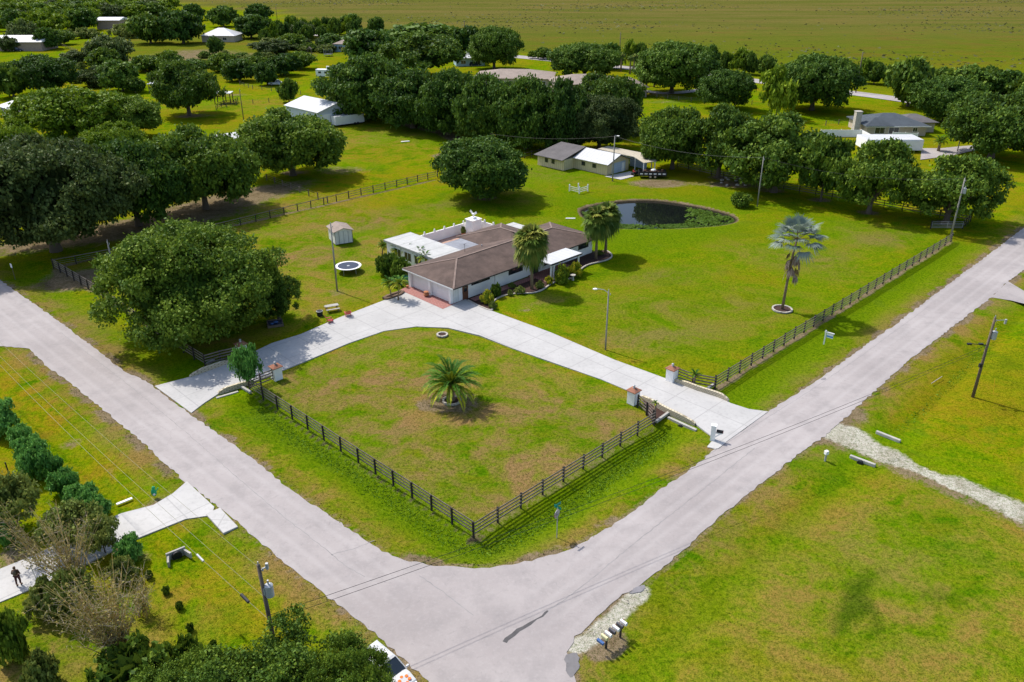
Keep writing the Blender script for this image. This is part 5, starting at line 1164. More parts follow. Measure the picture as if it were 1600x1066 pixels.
# screen enclosure behind the oaks
sx_, sy_ = P(365, 240); o = empty('screen_enclosure', (sx_, sy_, 0), math.radians(42), 'pale blue screened pool enclosure with a white roof between the oaks', 'enclosure')
q = MB(); q.b(-1, 6, 3, 10, 2.7, 2.85); q.build('roof', M['roof_flat'], o); q = MB(); q.b(-.8, 5.8, 3.2, 9.8, 0, 2.69); q.build('wall', M['blue_pale'], o)
q = MB()
for k in range(5):
    q.bar((k * 1.5 - .5, -3, 0), (k * 1.5 - .5, -3, 2.2), .08, .08); q.bar((k * 1.5 - .5, -3, 2.2), (k * 1.5 - .5, 0, 3.2), .08, .08); q.bar((k * 1.5 - .5, 0, 3.2), (k * 1.5 - .5, 3, 3.0), .08, .08)
for y_, z_ in ((-3, 2.2), (0, 3.2), (-3, 1.1)): q.bar((-.5, y_, z_), (5.5, y_, z_), .08, .08)
q.build('screen_frame', M['white'], o); q = MB(); q.b(-.5, 5.5, -2.9, -.2, .02, .1); q.build('pool', M['pool'], o)
# far houses
def far_house(label, px, py, w_, d_, h, ridge, wall, roof, ang=0, **k):
    x, y = P(px, py); return block_house('far_house', label, x, y, math.radians(ang), w_, d_, h, ridge, wall, roof, **k)
far_house('pinkish farm shed with a pale roof beside the upper left wood', 152, 46, 14, 14, 5, 6.5, M['pinkish'], M['roof_white'], 0, hipped=False)
x, y = P(316, 66); block_house('far_house', 'far farm house with a bright white hip roof in the upper left', x, y, 0, 17, 14, 3, 6.5, M['beige'], M['roof_white'], [(5, 2, 1.3, 1.6), (12, 2, 1.3, 1.6)])
x, y = P(-12, 80); block_house('far_house', 'house with a white metal roof half hidden by trees at the left edge', x, y, 0, 24, 15, 4, 6.5, M['pinkish'], M['roof_white'], [], hipped=False)
x, y = P(523, 81); block_house('far_house', 'pale blue walled house with a tan roof at the left of the upper grove', x, y, math.radians(-8), 18, 12, 3.4, 6.2, M['blue_pale'], M['shingle_tan'], [(3, 2, 1.4, 1.8), (7, 1.2, 2.2, 1.3), (12, 2, 1.4, 1.8)])
x, y = P(713, 104); block_house('far_house', 'white roofed house at the right edge of the upper grove', x, y, math.radians(10), 12, 10, 3.2, 5.2, M['blue_pale'], M['roof_white'], [(3, 2, 1.3, 1.6), (9, 2, 1.3, 1.6)])
x, y = P(742, 136); block_house('far_house', 'low house with a wide tan shingle roof behind the long dark row of oaks', x, y, math.radians(-6), 27, 17, 3, 5.2, M['beige'], M['shingle_tan'], [(24, 2, 1.2, 1.6)])
x, y = P(866, 147); block_house('far_house', 'tan brick house with a grey shingle roof by the grey lane, left wing', x, y, math.radians(4), 22, 15, 3, 5.4, M['pinkish'], M['shingle_tan'], [])
x, y = P(985, 153); block_house('far_house', 'tan brick house with a grey shingle roof by the grey lane, right wing', x, y, math.radians(12), 5.5, 13, 3.1, 5.2, M['pinkish'], M['shingle_tan'], [(3.4, 1.2, 1.4, 1.7)])
# corral sheds
x, y = P(232, 146); o = empty('open_shed', (x, y, 0), .1, 'open shed with a white roof at the left of the billowing oak', 'shed')
q = MB(); q.b(0, 12, 0, 5, 2.9, 3.05); q.build('roof', M['roof_white'], o)
for u in (.3, 4, 8, 11.7):
    for v in (.3, 4.7): q = MB(); q.b(u - .1, u + .1, v - .1, v + .1, 0, 2.89); q.build('post', M['pole'], o)
x, y = P(339, 163); o = empty('open_shed', (x, y, 0), .1, 'open shed with a white roof at the right of the billowing oak', 'shed')
q = MB(); q.b(-1, 4.6, 0, 4.4, 3.1, 3.25); q.build('roof', M['roof_white'], o)
for u in (-.6, 2, 4.2):
    for v in (.3, 4.0): q = MB(); q.b(u - .12, u + .12, v - .12, v + .12, 0, 3.09); q.build('post', M['cloth_brown'], o)
# garden shed
x, y = P(529, 383); o = empty('garden_shed', (x, y, 0), math.radians(28), 'small white wooden garden shed with a weathered grey brown roof on the side lawn', 'shed')
w = MB(); w.b(-.5, 2.5, 0, 3.6, .12, 2.3); w.add([(-.5, -.001, 2.3), (2.5, -.001, 2.3), (1.0, -.001, 2.75)], [(0, 1, 2)]); w.build('wall', M['siding_shed'], o)
r = MB(); r.add([(-.75, -.3, 2.28), (1.0, -.3, 2.84), (1.0, 3.9, 2.84), (-.75, 3.9, 2.28), (2.75, -.3, 2.28), (2.75, 3.9, 2.28), (-.75, -.3, 2.2), (1.0, -.3, 2.76), (2.75, -.3, 2.2), (-.75, 3.9, 2.2), (2.75, 3.9, 2.2)], [(0, 1, 2, 3), (1, 4, 5, 2), (0, 6, 7, 1), (1, 7, 8, 4), (3, 9, 6, 0), (4, 8, 10, 5)]); r.build('roof', M['shingle_tan'], o)
d = MB(); d.b(.25, .98, -.05, -.004, .15, 2.1); d.b(1.02, 1.75, -.05, -.004, .15, 2.1); d.build('door', M['siding_shed'], o)
d = MB(); [d.b(a - .02, a + .02, -.06, -.004, .12, 2.2) for a in (-.48, .22, 1.0, 1.78, 2.48)]; d.build('batten', M['black'], o)
# ---------------------------------------------------------------- fences, poles, small things
def fence(pts, label, rails=(.32, .68, 1.04, 1.38), step=2.7, ph=1.5, rail_h=.14, name='board_fence', mats=None, group=None, wire=0, pw=.14):
    rm, pm = mats or (M['fence'], M['fence_post']); o = empty(name, (*pts[0], 0), 0, label, 'fence', group); x0, y0 = pts[0]
    q = [(a - x0, b_ - y0) for a, b_ in pts]; posts = []
    for i in range(len(q) - 1):
        L = math.dist(q[i], q[i + 1]); n = max(1, round(L / step))
        for k in range(n): posts.append((q[i][0] + (q[i + 1][0] - q[i][0]) * k / n, q[i][1] + (q[i + 1][1] - q[i][1]) * k / n))
    posts.append(q[-1]); r = random.Random(len(posts)); pm_me = {}
    zs = [0] * len(posts)
    proto = None
    for p in posts[:100]:
        if proto is None:
            b_ = MB(); b_.box((0, 0, ph / 2 - .1), (pw, pw, ph + .2)); c = b_.build('post', pm, o); proto = c
        else: c = proto.copy(); COL.objects.link(c); c.parent = o
        c.location = (p[0], p[1], 0); c.rotation_euler = (r.uniform(-.02, .02), r.uniform(-.02, .02), math.atan2(q[1][1] - q[0][1], q[1][0] - q[0][0]))
    for z in rails:
        b_ = MB()
        for a, c in zip(posts[:-1], posts[1:]):
            d = Vector((c[0] - a[0], c[1] - a[1])); n = Vector((d.y, -d.x)).normalized() * (pw / 2 + .02)
            b_.bar((a[0] + n.x, a[1] + n.y, z + r.uniform(-.015, .015)), (c[0] + n.x, c[1] + n.y, z + r.uniform(-.015, .015)), .035, rail_h)
        b_.build('rail', rm, o)
    if wire:
        b_ = MB()
        for z in wire:
            for a, c in zip(posts[:-1], posts[1:]): b_.tube([(a[0], a[1], z), (c[0], c[1], z)], .012, 3, cap=False)
        b_.build('wire', M['galv'], o)
    return o
fence(PL([(740, 838), (560, 721), (390, 609)]), 'four board fence along the left street in front of the front lawn')
fence(PL([(740, 838), (1022, 662)]), 'four board fence along the right street in front of the front lawn')
fence(PL([(1020, 660), (1010, 648), (996, 636)]), 'short board fence wing by the left pillar of the right gate', step=1.9)
fence(PL([(390, 609), (408, 602), (428, 594)]), 'short board fence wing by the right pillar of the left gate', step=1.9)
fence(PL([(1117, 605), (1300, 491), (1486, 377)]), 'long four board fence along the right street beside the big green lawn')
fence(PL([(1058, 592), (1082, 601), (1117, 607)]), 'board fence wing by the right pillar of the right gate', step=2.4)
fence(PL([(321, 572), (240, 521), (150, 459), (84, 419)]), 'board fence along the left street under the large spreading oak')
fence(PL([(321, 572), (345, 565), (374, 558)]), 'board fence wing by the left pillar of the left gate', step=1.9)
fence(PL([(84, 419), (187, 399), (300, 371), (400, 346), (545, 310)]), 'post and top rail fence along the back of the side yard, left stretch', rails=(1.3,), step=2.9, ph=1.4, rail_h=.12, wire=(.3, .6, .9))
fence(PL([(545, 310), (620, 292), (684, 277)]), 'three rail fence climbing behind the side yard, right stretch', rails=(.4, .85, 1.3), step=2.7, ph=1.45, rail_h=.1)
fence(PL([(1516, 346), (1468, 340), (1200, 293), (1130, 279), (1058, 262)]), 'dark board fence behind the pond under the row of oaks', rails=(.45, .9, 1.35), step=3.2)
fence(PL([(1516, 346), (1504, 357)]), 'very short board fence at the corner by the transformer pole', rails=(.45, .9, 1.35), step=2)
fence(PL([(820, 248), (852, 240)]), 'short dark fence left of the guest house', rails=(.6, 1.3), step=2.2, mats=(M['fence_post'], M['fence_post']))
WM = (M['pole'], M['pole'])
WFG = None
def wire_fence(pts, label, step=4.5): return fence(PL(pts), label, rails=(), step=step, ph=1.3, wire=(.4, .8, 1.2), mats=WM, name='wire_fence', pw=.16)
wire_fence([(405, 277), (455, 296), (512, 317)], 'thin wire fence between the dry paddock and the yellow field', 3)
wire_fence([(375, 133), (395, 139), (470, 148)], 'thin wire fence in front of the two parked pickups')
wire_fence([(338, 172), (370, 164), (445, 158)], 'thin wire fence between the corral and the white barn')
wire_fence([(240, 170), (300, 160), (330, 158)], 'thin wire fence behind the billowing oak')
wire_fence([(1010, 150), (1060, 157), (1100, 160), (1200, 165)], 'thin wire fence below the very large round oak', 5)
wire_fence([(1290, 196), (1330, 192), (1345, 186)], 'thin wire fence left of the pale chimney')
wire_fence([(826, 118), (862, 124), (925, 128)], 'thin wire fence below the rounded oak by the far road', 6)
fence(PL([(92, 70), (108, 77), (122, 82)]), 'low dark fence at the edge of the bright upper left field', rails=(.6, 1.2), step=4, mats=WM)
fence(PL([(340, 170), (352, 165), (366, 164), (372, 160)]), 'dark corral rails beside the right open shed', rails=(.5, 1.0, 1.5), step=3, mats=(M['fence_post'], M['fence_post']))
def zz(x, y): return float(gheight(np.array([x]), np.array([y]))[0])
# metal gate by the pole
a, b_ = P(1455, 358), P(1503, 358); o = empty('metal_gate', (*a, 0), math.atan2(b_[1] - a[1], b_[0] - a[0]), 'grey tubular metal gate beside the transformer pole at the top of the lawn', 'gate'); L = math.dist(a, b_); q = MB()
for z in (.25, .5, .75, 1.0, 1.3): q.tube([(0, 0, z), (L, 0, z)], .03, 6)
for u in (0, L / 2, L): q.tube([(u, 0, .2), (u, 0, 1.32)], .035, 6)
q.build('gate_frame', M['galv'], o); q = MB(); q.box((-.15, 0, .75), (.15, .15, 1.5)); q.build('post', M['fence_post'], o)
# gate pillars
def pillar(bx, by, label, ang=45):
    x, y = P(bx, by); o = empty('gate_pillar', (x, y, 0), math.radians(ang), label, 'pillar')
    q = MB(); q.b(-.48, .48, -.48, .48, 0, 1.55); q.build('shaft', M['stucco'], o); q = MB(); q.b(-.5, .5, .49, .5, .4, .9); q.b(-.52, -.485, -.1, .1, .9, 1.2); q.build('number_plate', M['black'], o) if 0 else None
    q = MB(); q.b(-.62, .62, -.62, .62, 1.55, 1.62); q.add([(-.62, -.62, 1.62), (.62, -.62, 1.62), (.62, .62, 1.62), (-.62, .62, 1.62), (-.15, -.15, 1.86), (.15, -.15, 1.86), (.15, .15, 1.86), (-.15, .15, 1.86)], [(0, 1, 5, 4), (1, 2, 6, 5), (2, 3, 7, 6), (3, 0, 4, 7), (4, 5, 6, 7)]); q.build('cap', M['brick_cap'], o)
    q = MB(); q.cyl((0, 0, 1.86), .14, .08, 10); q.cyl((0, 0, 1.94), .1, .2, 6, .14); q.cyl((0, 0, 2.14), .16, .1, 6, .02); q.build('lantern', M['galv'], o)
    q = MB(); q.b(.485, .52, -.12, .12, .8, 1.1); q.build('light_fitting', M['black'], o)
pillar(989, 630, 'white gate pillar with a terracotta cap at the inner corner of the front lawn, right driveway')
pillar(1049, 595, 'white gate pillar with a terracotta cap on the big lawn side of the right driveway')
pillar(433, 592, 'white gate pillar with a terracotta cap next to the short fence wing, left driveway')
pillar(379, 556, 'white gate pillar mostly hidden behind the young bright tree')
def curb_wall(pts, label, h=.62, t=.28, z=0):
    q0 = resample(smooth(PL(pts), 2), .6); x0, y0 = q0[0]; q = [(a - x0, b_ - y0) for a, b_ in q0]; rb = ribbon(q, t); n = len(q); b_ = MB(); hs = [h * min(1, .35 + .65 * min(i, n - 1 - i) / 4) for i in range(n)]
    hh = hs + hs[::-1]; N = 2 * n; vs = [(p[0], p[1], -.6) for p in rb] + [(p[0], p[1], hh[i]) for i, p in enumerate(rb)]
    fs = [(i, N - 1 - i - 1, N - 1 - i, i + 1)[::1] for i in range(0)]
    for i in range(n - 1):
        fs.append((i + N, N + i + 1, N + (N - 2 - i), N + (N - 1 - i))); fs.append((i, i + 1, N + i + 1, N + i)); fs.append((N - 2 - i, N - 1 - i, N + N - 1 - i, N + N - 2 - i))
    fs += [(0, N, N + N - 1, N - 1), (n - 1, n, N + n, N + n - 1)]
    b_.add(vs, fs); o = b_.build('patterned_wall', M['pierced'], loc=(x0, y0, z), label=label, cat='wall'); return o
curb_wall([(1047, 594), (1090, 611), (1120, 620), (1138, 628)], 'low cream patterned block wall on the far side of the right driveway')
curb_wall([(1002, 621), (1040, 645), (1086, 664)], 'low cream patterned block wall on the near side of the right driveway')
curb_wall([(297, 590), (330, 578), (369, 564)], 'low cream wall on the far side of the left driveway')
curb_wall([(341, 616), (366, 609), (396, 599)], 'low cream wall on the near side of the left driveway')
def culvert(a, b_, label, drop=.7, t=.3, pipe=True):
    A, B = P(*a), P(*b_); ang = math.atan2(B[1] - A[1], B[0] - A[0]); L = math.dist(A, B); o = empty('culvert_wall', (*A, 0), ang, label, 'culvert')
    q = MB(); q.b(0, L, -t / 2, t / 2, -drop, .06); q.build('headwall', M['concrete_old'], o)
    if pipe: q = MB(); q.tube([(L / 2, -t / 2 - .25, -drop + .35), (L / 2, -t / 2 + .03, -drop + .35)], .3, 14); q.build('pipe_mouth', M['black'], o)
culvert((1044, 652), (1088, 672), 'grey concrete culvert headwall under the right driveway edge'); culvert((338, 622), (372, 612), 'concrete culvert headwall under the left driveway edge')
def beam(a, b_, label, w=.28, h=.3, mat=None, cat='kerb', z=.12, name='concrete_beam'):
    A, B = P(*a), P(*b_); q = MB(); L = math.dist(A, B); q.box((0, 0, 0), (L, w, h)); c = ((A[0] + B[0]) / 2, (A[1] + B[1]) / 2)
    return q.build(name, mat or M['concrete_old'], loc=(c[0], c[1], z + .02), rz=math.atan2(B[1] - A[1], B[0] - A[0]), label=label, cat=cat, bevel=.05)
beam((1025, 661), (1047, 645), 'pale concrete beam edging the mulch by the near right gate fence'); beam((1104, 610), (1116, 602), 'short pale concrete beam by the far right gate fence')
beam((377, 606), (392, 615), 'short pale concrete beam at the head of the left ditch'); beam((324, 570), (335, 564), 'concrete beam by the far left gate fence')
sheet('mulch_bed', PL([(1004, 624), (1044, 646), (1024, 662), (1012, 650)]), .03, M['mulch']); sheet('mulch_bed', PL([(1062, 597), (1112, 613), (1104, 616), (1088, 609)]), .03, M['mulch'])
beam((333, 800), (361, 830), 'white concrete slab beside the lower left driveway mouth', 1.3, .22, M['concrete_white'], 'slab', .02, 'concrete_slab')
# culvert pipe ends on the right
for a, b_, lb in (((1328, 713), (1368, 728), 'pale concrete pipe end beside the sandy track, near side'), ((1369, 675), (1407, 690), 'thin pale concrete edge beside the sandy track, far side')):
    A, B = P(*a), P(*b_); L = math.dist(A, B); o = empty('culvert_pipe', (*A, 0), math.atan2(B[1] - A[1], B[0] - A[0]), lb, 'culvert'); q = MB(); q.box((L / 2, 0, .0), (L, .28 if L > 0 else .2, .35)); q.build('headwall', M['concrete_old'], o, bevel=.05)
    if lb[0] == 'p' and 'near' in lb: q = MB(); q.tube([(L * .45, -.45, -.12), (L * .45, -.12, -.12)], .26, 14); q.build('pipe_mouth', M['black'], o)
x, y = P(278, 872); o = empty('culvert_wall', (x, y, 0), math.radians(38), 'three sided concrete culvert mouth in the lower left grass', 'culvert')
q = MB(); q.b(-.75, .75, .3, .45, -.2, .55); q.box((-.75, -.12, .15), (.16, .9, .5), -.3); q.box((.75, -.12, .15), (.16, .9, .5), .3); q.build('headwall', M['concrete_old'], o); q = MB(); q.tube([(0, .1, .1), (0, .32, .1)], .4, 14); q.build('pipe_mouth', M['black'], o)
# bed edging
def edging(pts, label, w=.22, h=.14, closed=False, mat=None):
    q0 = resample(smooth(PL(pts), 3, closed), .42); x0, y0 = q0[0]; b_ = MB(); r = random.Random(2)
    for a, c in zip(q0[:-1], q0[1:] if not closed else q0[1:]):
        d = Vector((c[0] - a[0], c[1] - a[1])); 
        if d.length < .05: continue
        b_.box(((a[0] + c[0]) / 2 - x0, (a[1] + c[1]) / 2 - y0, h / 2), (d.length * .94, w * r.uniform(.9, 1.1), h * r.uniform(.9, 1.15)), math.atan2(d.y, d.x))
    return b_.build('bed_edging', mat or M['stone'], loc=(x0, y0, .02), label=label, cat='edging')
edging([(731, 470), (750, 480), (771, 488), (767, 477), (775, 467), (792, 461), (812, 459), (833, 459), (848, 454), (858, 446), (868, 441)], 'curving pale kerb around the mulch bed left of the porch')
edging([(886, 438), (899, 432), (904, 426), (911, 418), (922, 413), (938, 410), (952, 406), (957, 401), (953, 395), (944, 391)], 'curving pale kerb around the mulch bed at the right end of the house')
BED = smooth(PL([(731, 469), (770, 487), (767, 477), (775, 467), (792, 461), (833, 459), (848, 454), (868, 441), (840, 430), (708, 472)]), 1, True)
sheet('mulch_bed', BED, .045, M['mulch'])
sheet('mulch_bed', smooth(PL([(868, 441), (886, 438), (899, 432), (904, 426), (911, 418), (922, 413), (938, 410), (952, 406), (957, 401), (953, 395), (944, 391), (930, 392), (890, 405), (850, 430)]), 1, True), .040, M['mulch'])
def ring(px, py, R, label, mat=M['stone'], n=18, h=.2, mulch=True, cat='planter ring'):
    x, y = P(px, py); o = empty('planter_ring', (x, y, 0), 0, label, cat); b_ = MB(); r = random.Random(1)
    for k in range(n):
        a = 6.283 * k / n; b_.box((R * math.cos(a), R * math.sin(a), h / 2), (.22, 6.283 * R / n * .92, h * r.uniform(.85, 1.1)), a)
    b_.build('stone_block', mat, o)
    if mulch: q = MB(); q.cyl((0, 0, -.05), R - .08, .14, 24); q.build('soil', M['mulch'], o)
ring(1222, 484, 1.25, 'hexagonal pale block ring around the silver blue palm'); ring(706, 627, .92, 'pale block ring around the stout date palm')
ring(691, 524, .62, 'small empty ring of pale blocks at the top of the front lawn', n=12)
x, y = P(839, 439) ; 
# bird bath / fountain by the porch
x, y = P(895, 438); o = empty('bird_bath', (x, y, 0), 0, 'white bird bath in front of the yellow flowering shrubs', 'bird bath'); q = MB(); q.cyl((0, 0, 0), .2, .7, 12, .1); q.build('pedestal', M['stone'], o); q = MB(); q.cyl((0, 0, .7), .12, .16, 16, .4); q.build('bowl', M['stone'], o)
beam((884, 342), (899, 342), 'white plank lying on the lawn left of the pond', .35, .15, M['white'], 'plank', .05, 'plank')
beam((627, 222), (640, 221), 'small white board lying in the yellow field', .6, .15, M['white'], 'board', .05, 'plank')
beam((182, 789), (207, 779), 'white plank lying in the grass at the lower left', .3, .1, M['white'], 'plank', .03, 'plank')
# corner rail jump
x, y = P(905, 303); o = empty('corner_rail_fence', (x, y, 0), math.radians(45), 'white four post corner rail feature on the lawn behind the house', 'fence')
for u, v in ((0, 0), (2.6, 0), (0, 2.6), (1.9, 1.9)): q = MB(); q.b(u - .09, u + .09, v - .09, v + .09, 0, 1.45); q.build('post', M['white'], o)
for z in (.35, .7, 1.05): q = MB(); q.bar((0, 0, z), (2.6, 0, z), .05, .12); q.build('rail', M['white'], o); q = MB(); q.bar((0, 0, z), (0, 2.6, z), .05, .12); q.build('rail', M['white'], o)
# trampoline
x, y = P(545, 424); o = empty('trampoline', (x, y, 0), 0, 'round trampoline with a black mat and white pad on the side lawn', 'trampoline'); R = 1.95
q = MB(); n = 36
vs = [((R * k) * math.cos(6.283 * i / n), (R * k) * math.sin(6.283 * i / n), .88 + dz) for k, dz in ((1, 0), (.82, 0), (.82, .05), (1, .05)) for i in range(n)]
q.add(vs, [(a * n + i, a * n + (i + 1) % n, ((a + 1) % 4) * n + (i + 1) % n, ((a + 1) % 4) * n + i) for a in range(4) for i in range(n)]); q.build('pad', M['white'], o)
q = MB(); q.cyl((0, 0, .86), R * .83, .04, 36); q.build('mat', M['navy'], o); q = MB(); q.cyl((0, 0, .901), .22, .01, 14); q.build('mat_mark', M['galv'], o)
for k in range(6): a = k * 1.047 + .3; q = MB(); q.tube([(R * .93 * math.cos(a), R * .93 * math.sin(a), .86), (R * .93 * math.cos(a), R * .93 * math.sin(a), 0)], .03, 6); q.build('leg', M['galv'], o)
# picnic bench, fire pit, red chairs, sandpit
x, y = P(519, 485); o = empty('picnic_table', (x, y, 0), math.radians(25), 'small weathered grey picnic table near the driveway', 'table'); q = MB(); [q.b(-.9, .9, -.38 + k * .26, -.14 + k * .26, .7, .75) for k in range(3)]; q.build('table_top', M['concrete_old'], o)
for s in (-1, 1): q = MB(); q.b(-.9, .9, s * .7 - .13, s * .7 + .13, .42, .46); q.build('bench_seat', M['concrete_old'], o)
for s in (-1, 1): q = MB(); q.bar((s * .7, -.75, .02), (s * .7, -.1, .7), .06, .08); q.bar((s * .7, .75, .02), (s * .7, .1, .7), .06, .08); q.bar((s * .7, -.8, .4), (s * .7, .8, .4), .06, .08); q.build('leg_frame', M['pole'], o)
x, y = P(500, 493); o = empty('fire_pit', (x, y, 0), 0, 'black metal fire drum between the picnic table and the red chairs', 'fire pit'); q = MB(); q.cyl((0, 0, .0), .38, .62, 16, .42); q.build('drum', M['black'], o); q = MB(); q.tube([(.42 * math.cos(t * .52), .42 * math.sin(t * .52), .64) for t in range(13)], .03, 5); q.build('rim', M['galv'], o)
def adirondack(px, py, ang, label, g=None):
    x, y = P(px, py); o = empty('garden_chair', (x, y, 0), math.radians(ang), label, 'chair', g)
    q = MB(); q.box((0, 0, .36), (.62, .6, .05), M=Matrix.Rotation(.12, 3, 'X')); q.build('seat', M['red'], o)
    q = MB(); [q.bar((-.25 + k * .125, .28, .32), (-.3 + k * .15, .6, 1.05 - abs(k - 2) * .05), .1, .03) for k in range(5)]; q.build('backrest', M['red'], o)
    for s in (-1, 1): q = MB(); q.b(s * .38 - .07, s * .38 + .07, -.35, .4, .56, .6); q.build('armrest', M['red'], o); q = MB(); q.b(s * .36 - .03, s * .36 + .03, -.32, -.24, 0, .56); q.bar((s * .36, .5, .02), (s * .36, -.2, .35), .05, .08); q.build('leg', M['red'], o)
adirondack(544, 494, 200, 'red garden chair nearer the driveway, right of the picnic table'); adirondack(516, 504, 120, 'red garden chair below the black fire drum')
q_ = adirondack(437, 492, 10, 'red chair half hidden under the leafy tree by the sandpit')
x, y = P(430, 507); o = empty('sandpit', (x, y, 0), math.radians(20), 'square wooden sandpit with blue and dark contents under the leafy tree', 'sandpit'); q = MB()
for a, b_, c, d in ((-1, 1, -1, -.88), (-1, 1, .88, 1), (-1, -.88, -.88, .88), (.88, 1, -.88, .88)): q.b(a, b_, c, d, 0, .32)
q.build('frame', M['pole'], o); q = MB(); q.b(-.87, .87, -.87, .87, .02, .18); q.build('fill', M['navy'], o); q = MB(); q.ball((.1, .2, .25), (.35, .3, .12), 8); q.ball((-.4, -.2, .25), (.25, .2, .1), 8); q.build('toy', M['blue_tarp'], o)
# bins by the garage
for k, (u, v) in enumerate(((-1.0, 10.6), (.1, 10.5), (-1.9, 10.8))):
    o = at_house('wheelie_bin', ('dark green wheeled bin, middle one left of the garage', 'dark green wheeled bin nearest the garage wall', 'dark green wheeled bin at the left end of its row by the garage')[k], 'bin', u, v, .03); q = MB(); q.box((0, 0, .55), (.62, .7, 1.0), taper=1.12); q.build('body', M['green_plastic'], o, bevel=.03); q = MB(); q.box((0, 0, 1.1), (.74, .84, .08)); q.build('lid', M['green_plastic'], o, bevel=.02)
    for s in (-1, 1): q = MB(); q.tube([(s * .32 - .04, .34, .12), (s * .32 + .04, .34, .12)], .12, 10); q.build('wheel', M['rubber'], o)
edging([(599, 468), (607, 463), (623, 458), (631, 456), (627, 461), (615, 465), (604, 469), (599, 468)], 'brown boulder edging around the palm bed left of the driveway', .4, .25, mat=M['soil'])
sheet('mulch_bed', smooth(PL([(600, 468), (612, 461), (630, 456), (622, 463), (610, 467)]), 1, True), .04, M['mulch'])
# rocks on the mulch under the oaks
r = random.Random(9)
for k in range(20):
    x, y = P(1122 + r.uniform(0, 60), 282 + r.uniform(-3, 9)); q = MB(); q.ball((0, 0, .15), (r.uniform(.3, .6), r.uniform(.25, .4), r.uniform(.15, .3)), 7); q.build('rock', M['stone'], loc=(x, y, 0), rz=r.uniform(0, 3), label='pale rock on the mulch bed under the oaks, ' + ORD[k] + ' one placed along the bed' if 0 else 'pale rock lying on the mulch bed under the oaks', cat='rock', group='pale rocks on the mulch bed')

# ---- poles ----
def insul(q, x, y, z): q.cyl((x, y, z), .05, .22, 7, .04)
def upole(bx, by, ty, label, kind='wood', arm=None, can=False, lamp=None, lean=(0, 0), r0=.15, ang=0, name='utility_pole'):
    x, y = P(bx, by); h = height(bx, by, ty); o = empty(name, (x, y, 0), math.radians(ang), label, 'pole' if lamp is None else 'street lamp'); m = M['pole'] if kind == 'wood' else M['pole_grey']
    q = MB(); q.tube([(0, 0, -.2), (lean[0] * .5, lean[1] * .5, h * .5), (lean[0], lean[1], h)], [r0, r0 * .85, r0 * .68], 10); q.build('shaft', m, o, smooth=True); tx, ty_ = lean
    if arm: q = MB(); q.bar((tx - arm, ty_, h - .45), (tx + arm, ty_, h - .45), .1, .12); [insul(q, tx + s * arm * .9, ty_, h - .4) for s in (-1, 1)]; insul(q, tx, ty_, h); q.build('cross_arm', M['galv'], o)
    else: q = MB(); insul(q, tx, ty_, h); insul(q, tx + .22, ty_, h - .5); q.build('insulator', M['galv'], o)
    if can: q = MB(); q.cyl((tx + .42, ty_, h - 2.5), .27, .85, 14); q.cyl((tx + .42, ty_, h - 1.65), .27, .1, 14, .12); q.cyl((tx + .42, ty_, h - 1.55), .06, .3, 8); q.b(tx + .1, tx + .2, -.1, .1, h - 2.3, h - 1.8); q.build('transformer', M['galv'], o)
    if lamp:
        a, l = lamp; a = math.radians(a); dx, dy = math.cos(a), math.sin(a); q = MB(); q.tube([(tx, ty_, h - .25), (tx + dx * l * .4, ty_ + dy * l * .4, h + .12), (tx + dx * l, ty_ + dy * l, h + .15)], .04, 6); q.build('lamp_arm', M['galv'], o)
        q = MB(); q.ball((tx + dx * (l + .2), ty_ + dy * (l + .2), h + .1), (.32, .2, .11), 10); q.build('lamp_head', M['white'], o)
    return o, (x + tx, y + ty_, h)
Bo, Bt = upole(1520, 620, 496, 'wooden utility pole with a grey transformer in the right verge', can=True, r0=.17)
q = MB(); q.tube([(0, 0, 6.2), (-1.6, .3, 6.3)], .04, 6); q.box((-1.75, .3, 6.25), (.45, .25, .16)); q.box((-.65, .1, 6.35), (.45, .25, .14)); q.build('cable_bracket', M['black'], Bo); q = MB(); q.box((-.2, -.1, 3.9), (.28, .25, .4)); q.build('meter_box', M['black'], Bo)
q = MB(); q.tube([(1.4, .3, 8.6), (1.4, .3, 9.1)], .12, 8); q.tube([(0, 0, 9.1), (1.4, .3, 9.05)], .03, 5); q.build('arrester', M['galv'], Bo)
o_, Ct = upole(1485, 372, 279, 'pale grey utility pole with a small transformer at the end of the long fence', 'grey', can=True)
o_, Dt = upole(1183, 322, 246, 'slim pale grey pole between the round bush and the row of oaks', 'grey', r0=.13)
o_, Et = upole(957, 283, 213, 'grey pole with a lamp in front of the guest house', 'grey', lamp=(-20, .5), name='lamp_pole')
o_, Ft = upole(527, 455, 350, 'tall grey pole standing alone by the trampoline', 'grey', r0=.13)
o_, Gt = upole(946, 546, 455, 'curved arm streetlight on a grey pole beside the right driveway', 'grey', lamp=(165, 1.4), name='street_lamp', r0=.11)
o_, Jt = upole(1496, 236, 187, 'curved arm streetlight beside the neighbour driveway at the upper right', 'grey', lamp=(170, 1.6), name='street_lamp', r0=.13)
o_, Kt = upole(1337, 145, 82, 'tall dark wooden pole by the far road', r0=.2)
o_, Lt = upole(967, 102, 51, 'tall brown wooden pole behind the rounded oak by the far road', r0=.2)
o_, Nt = upole(800, 100, 74, 'thin pale pole at the far road bend, right of the upper grove', 'grey', r0=.2)
o_, Ot = upole(726, 62, 33, 'thin brown pole rising above the upper grove', r0=.25)
o_, Qt = upole(381, 189, 140, 'thin dark pole between the corral and the white barn', r0=.14)
o_, Rt = upole(433, 30, 10, 'thin far pole at the prairie edge', r0=.2)
o_, Ut = upole(516, 340, 337 - 1, 'short thin post behind the garden shed', r0=.05) if 0 else (None, None)
o_, At = upole(441, 1064, 884, 'wooden utility pole with a grey transformer rising out of the bottom tree', can=True, arm=None, r0=.17, lean=(-.3, .1), ang=0)
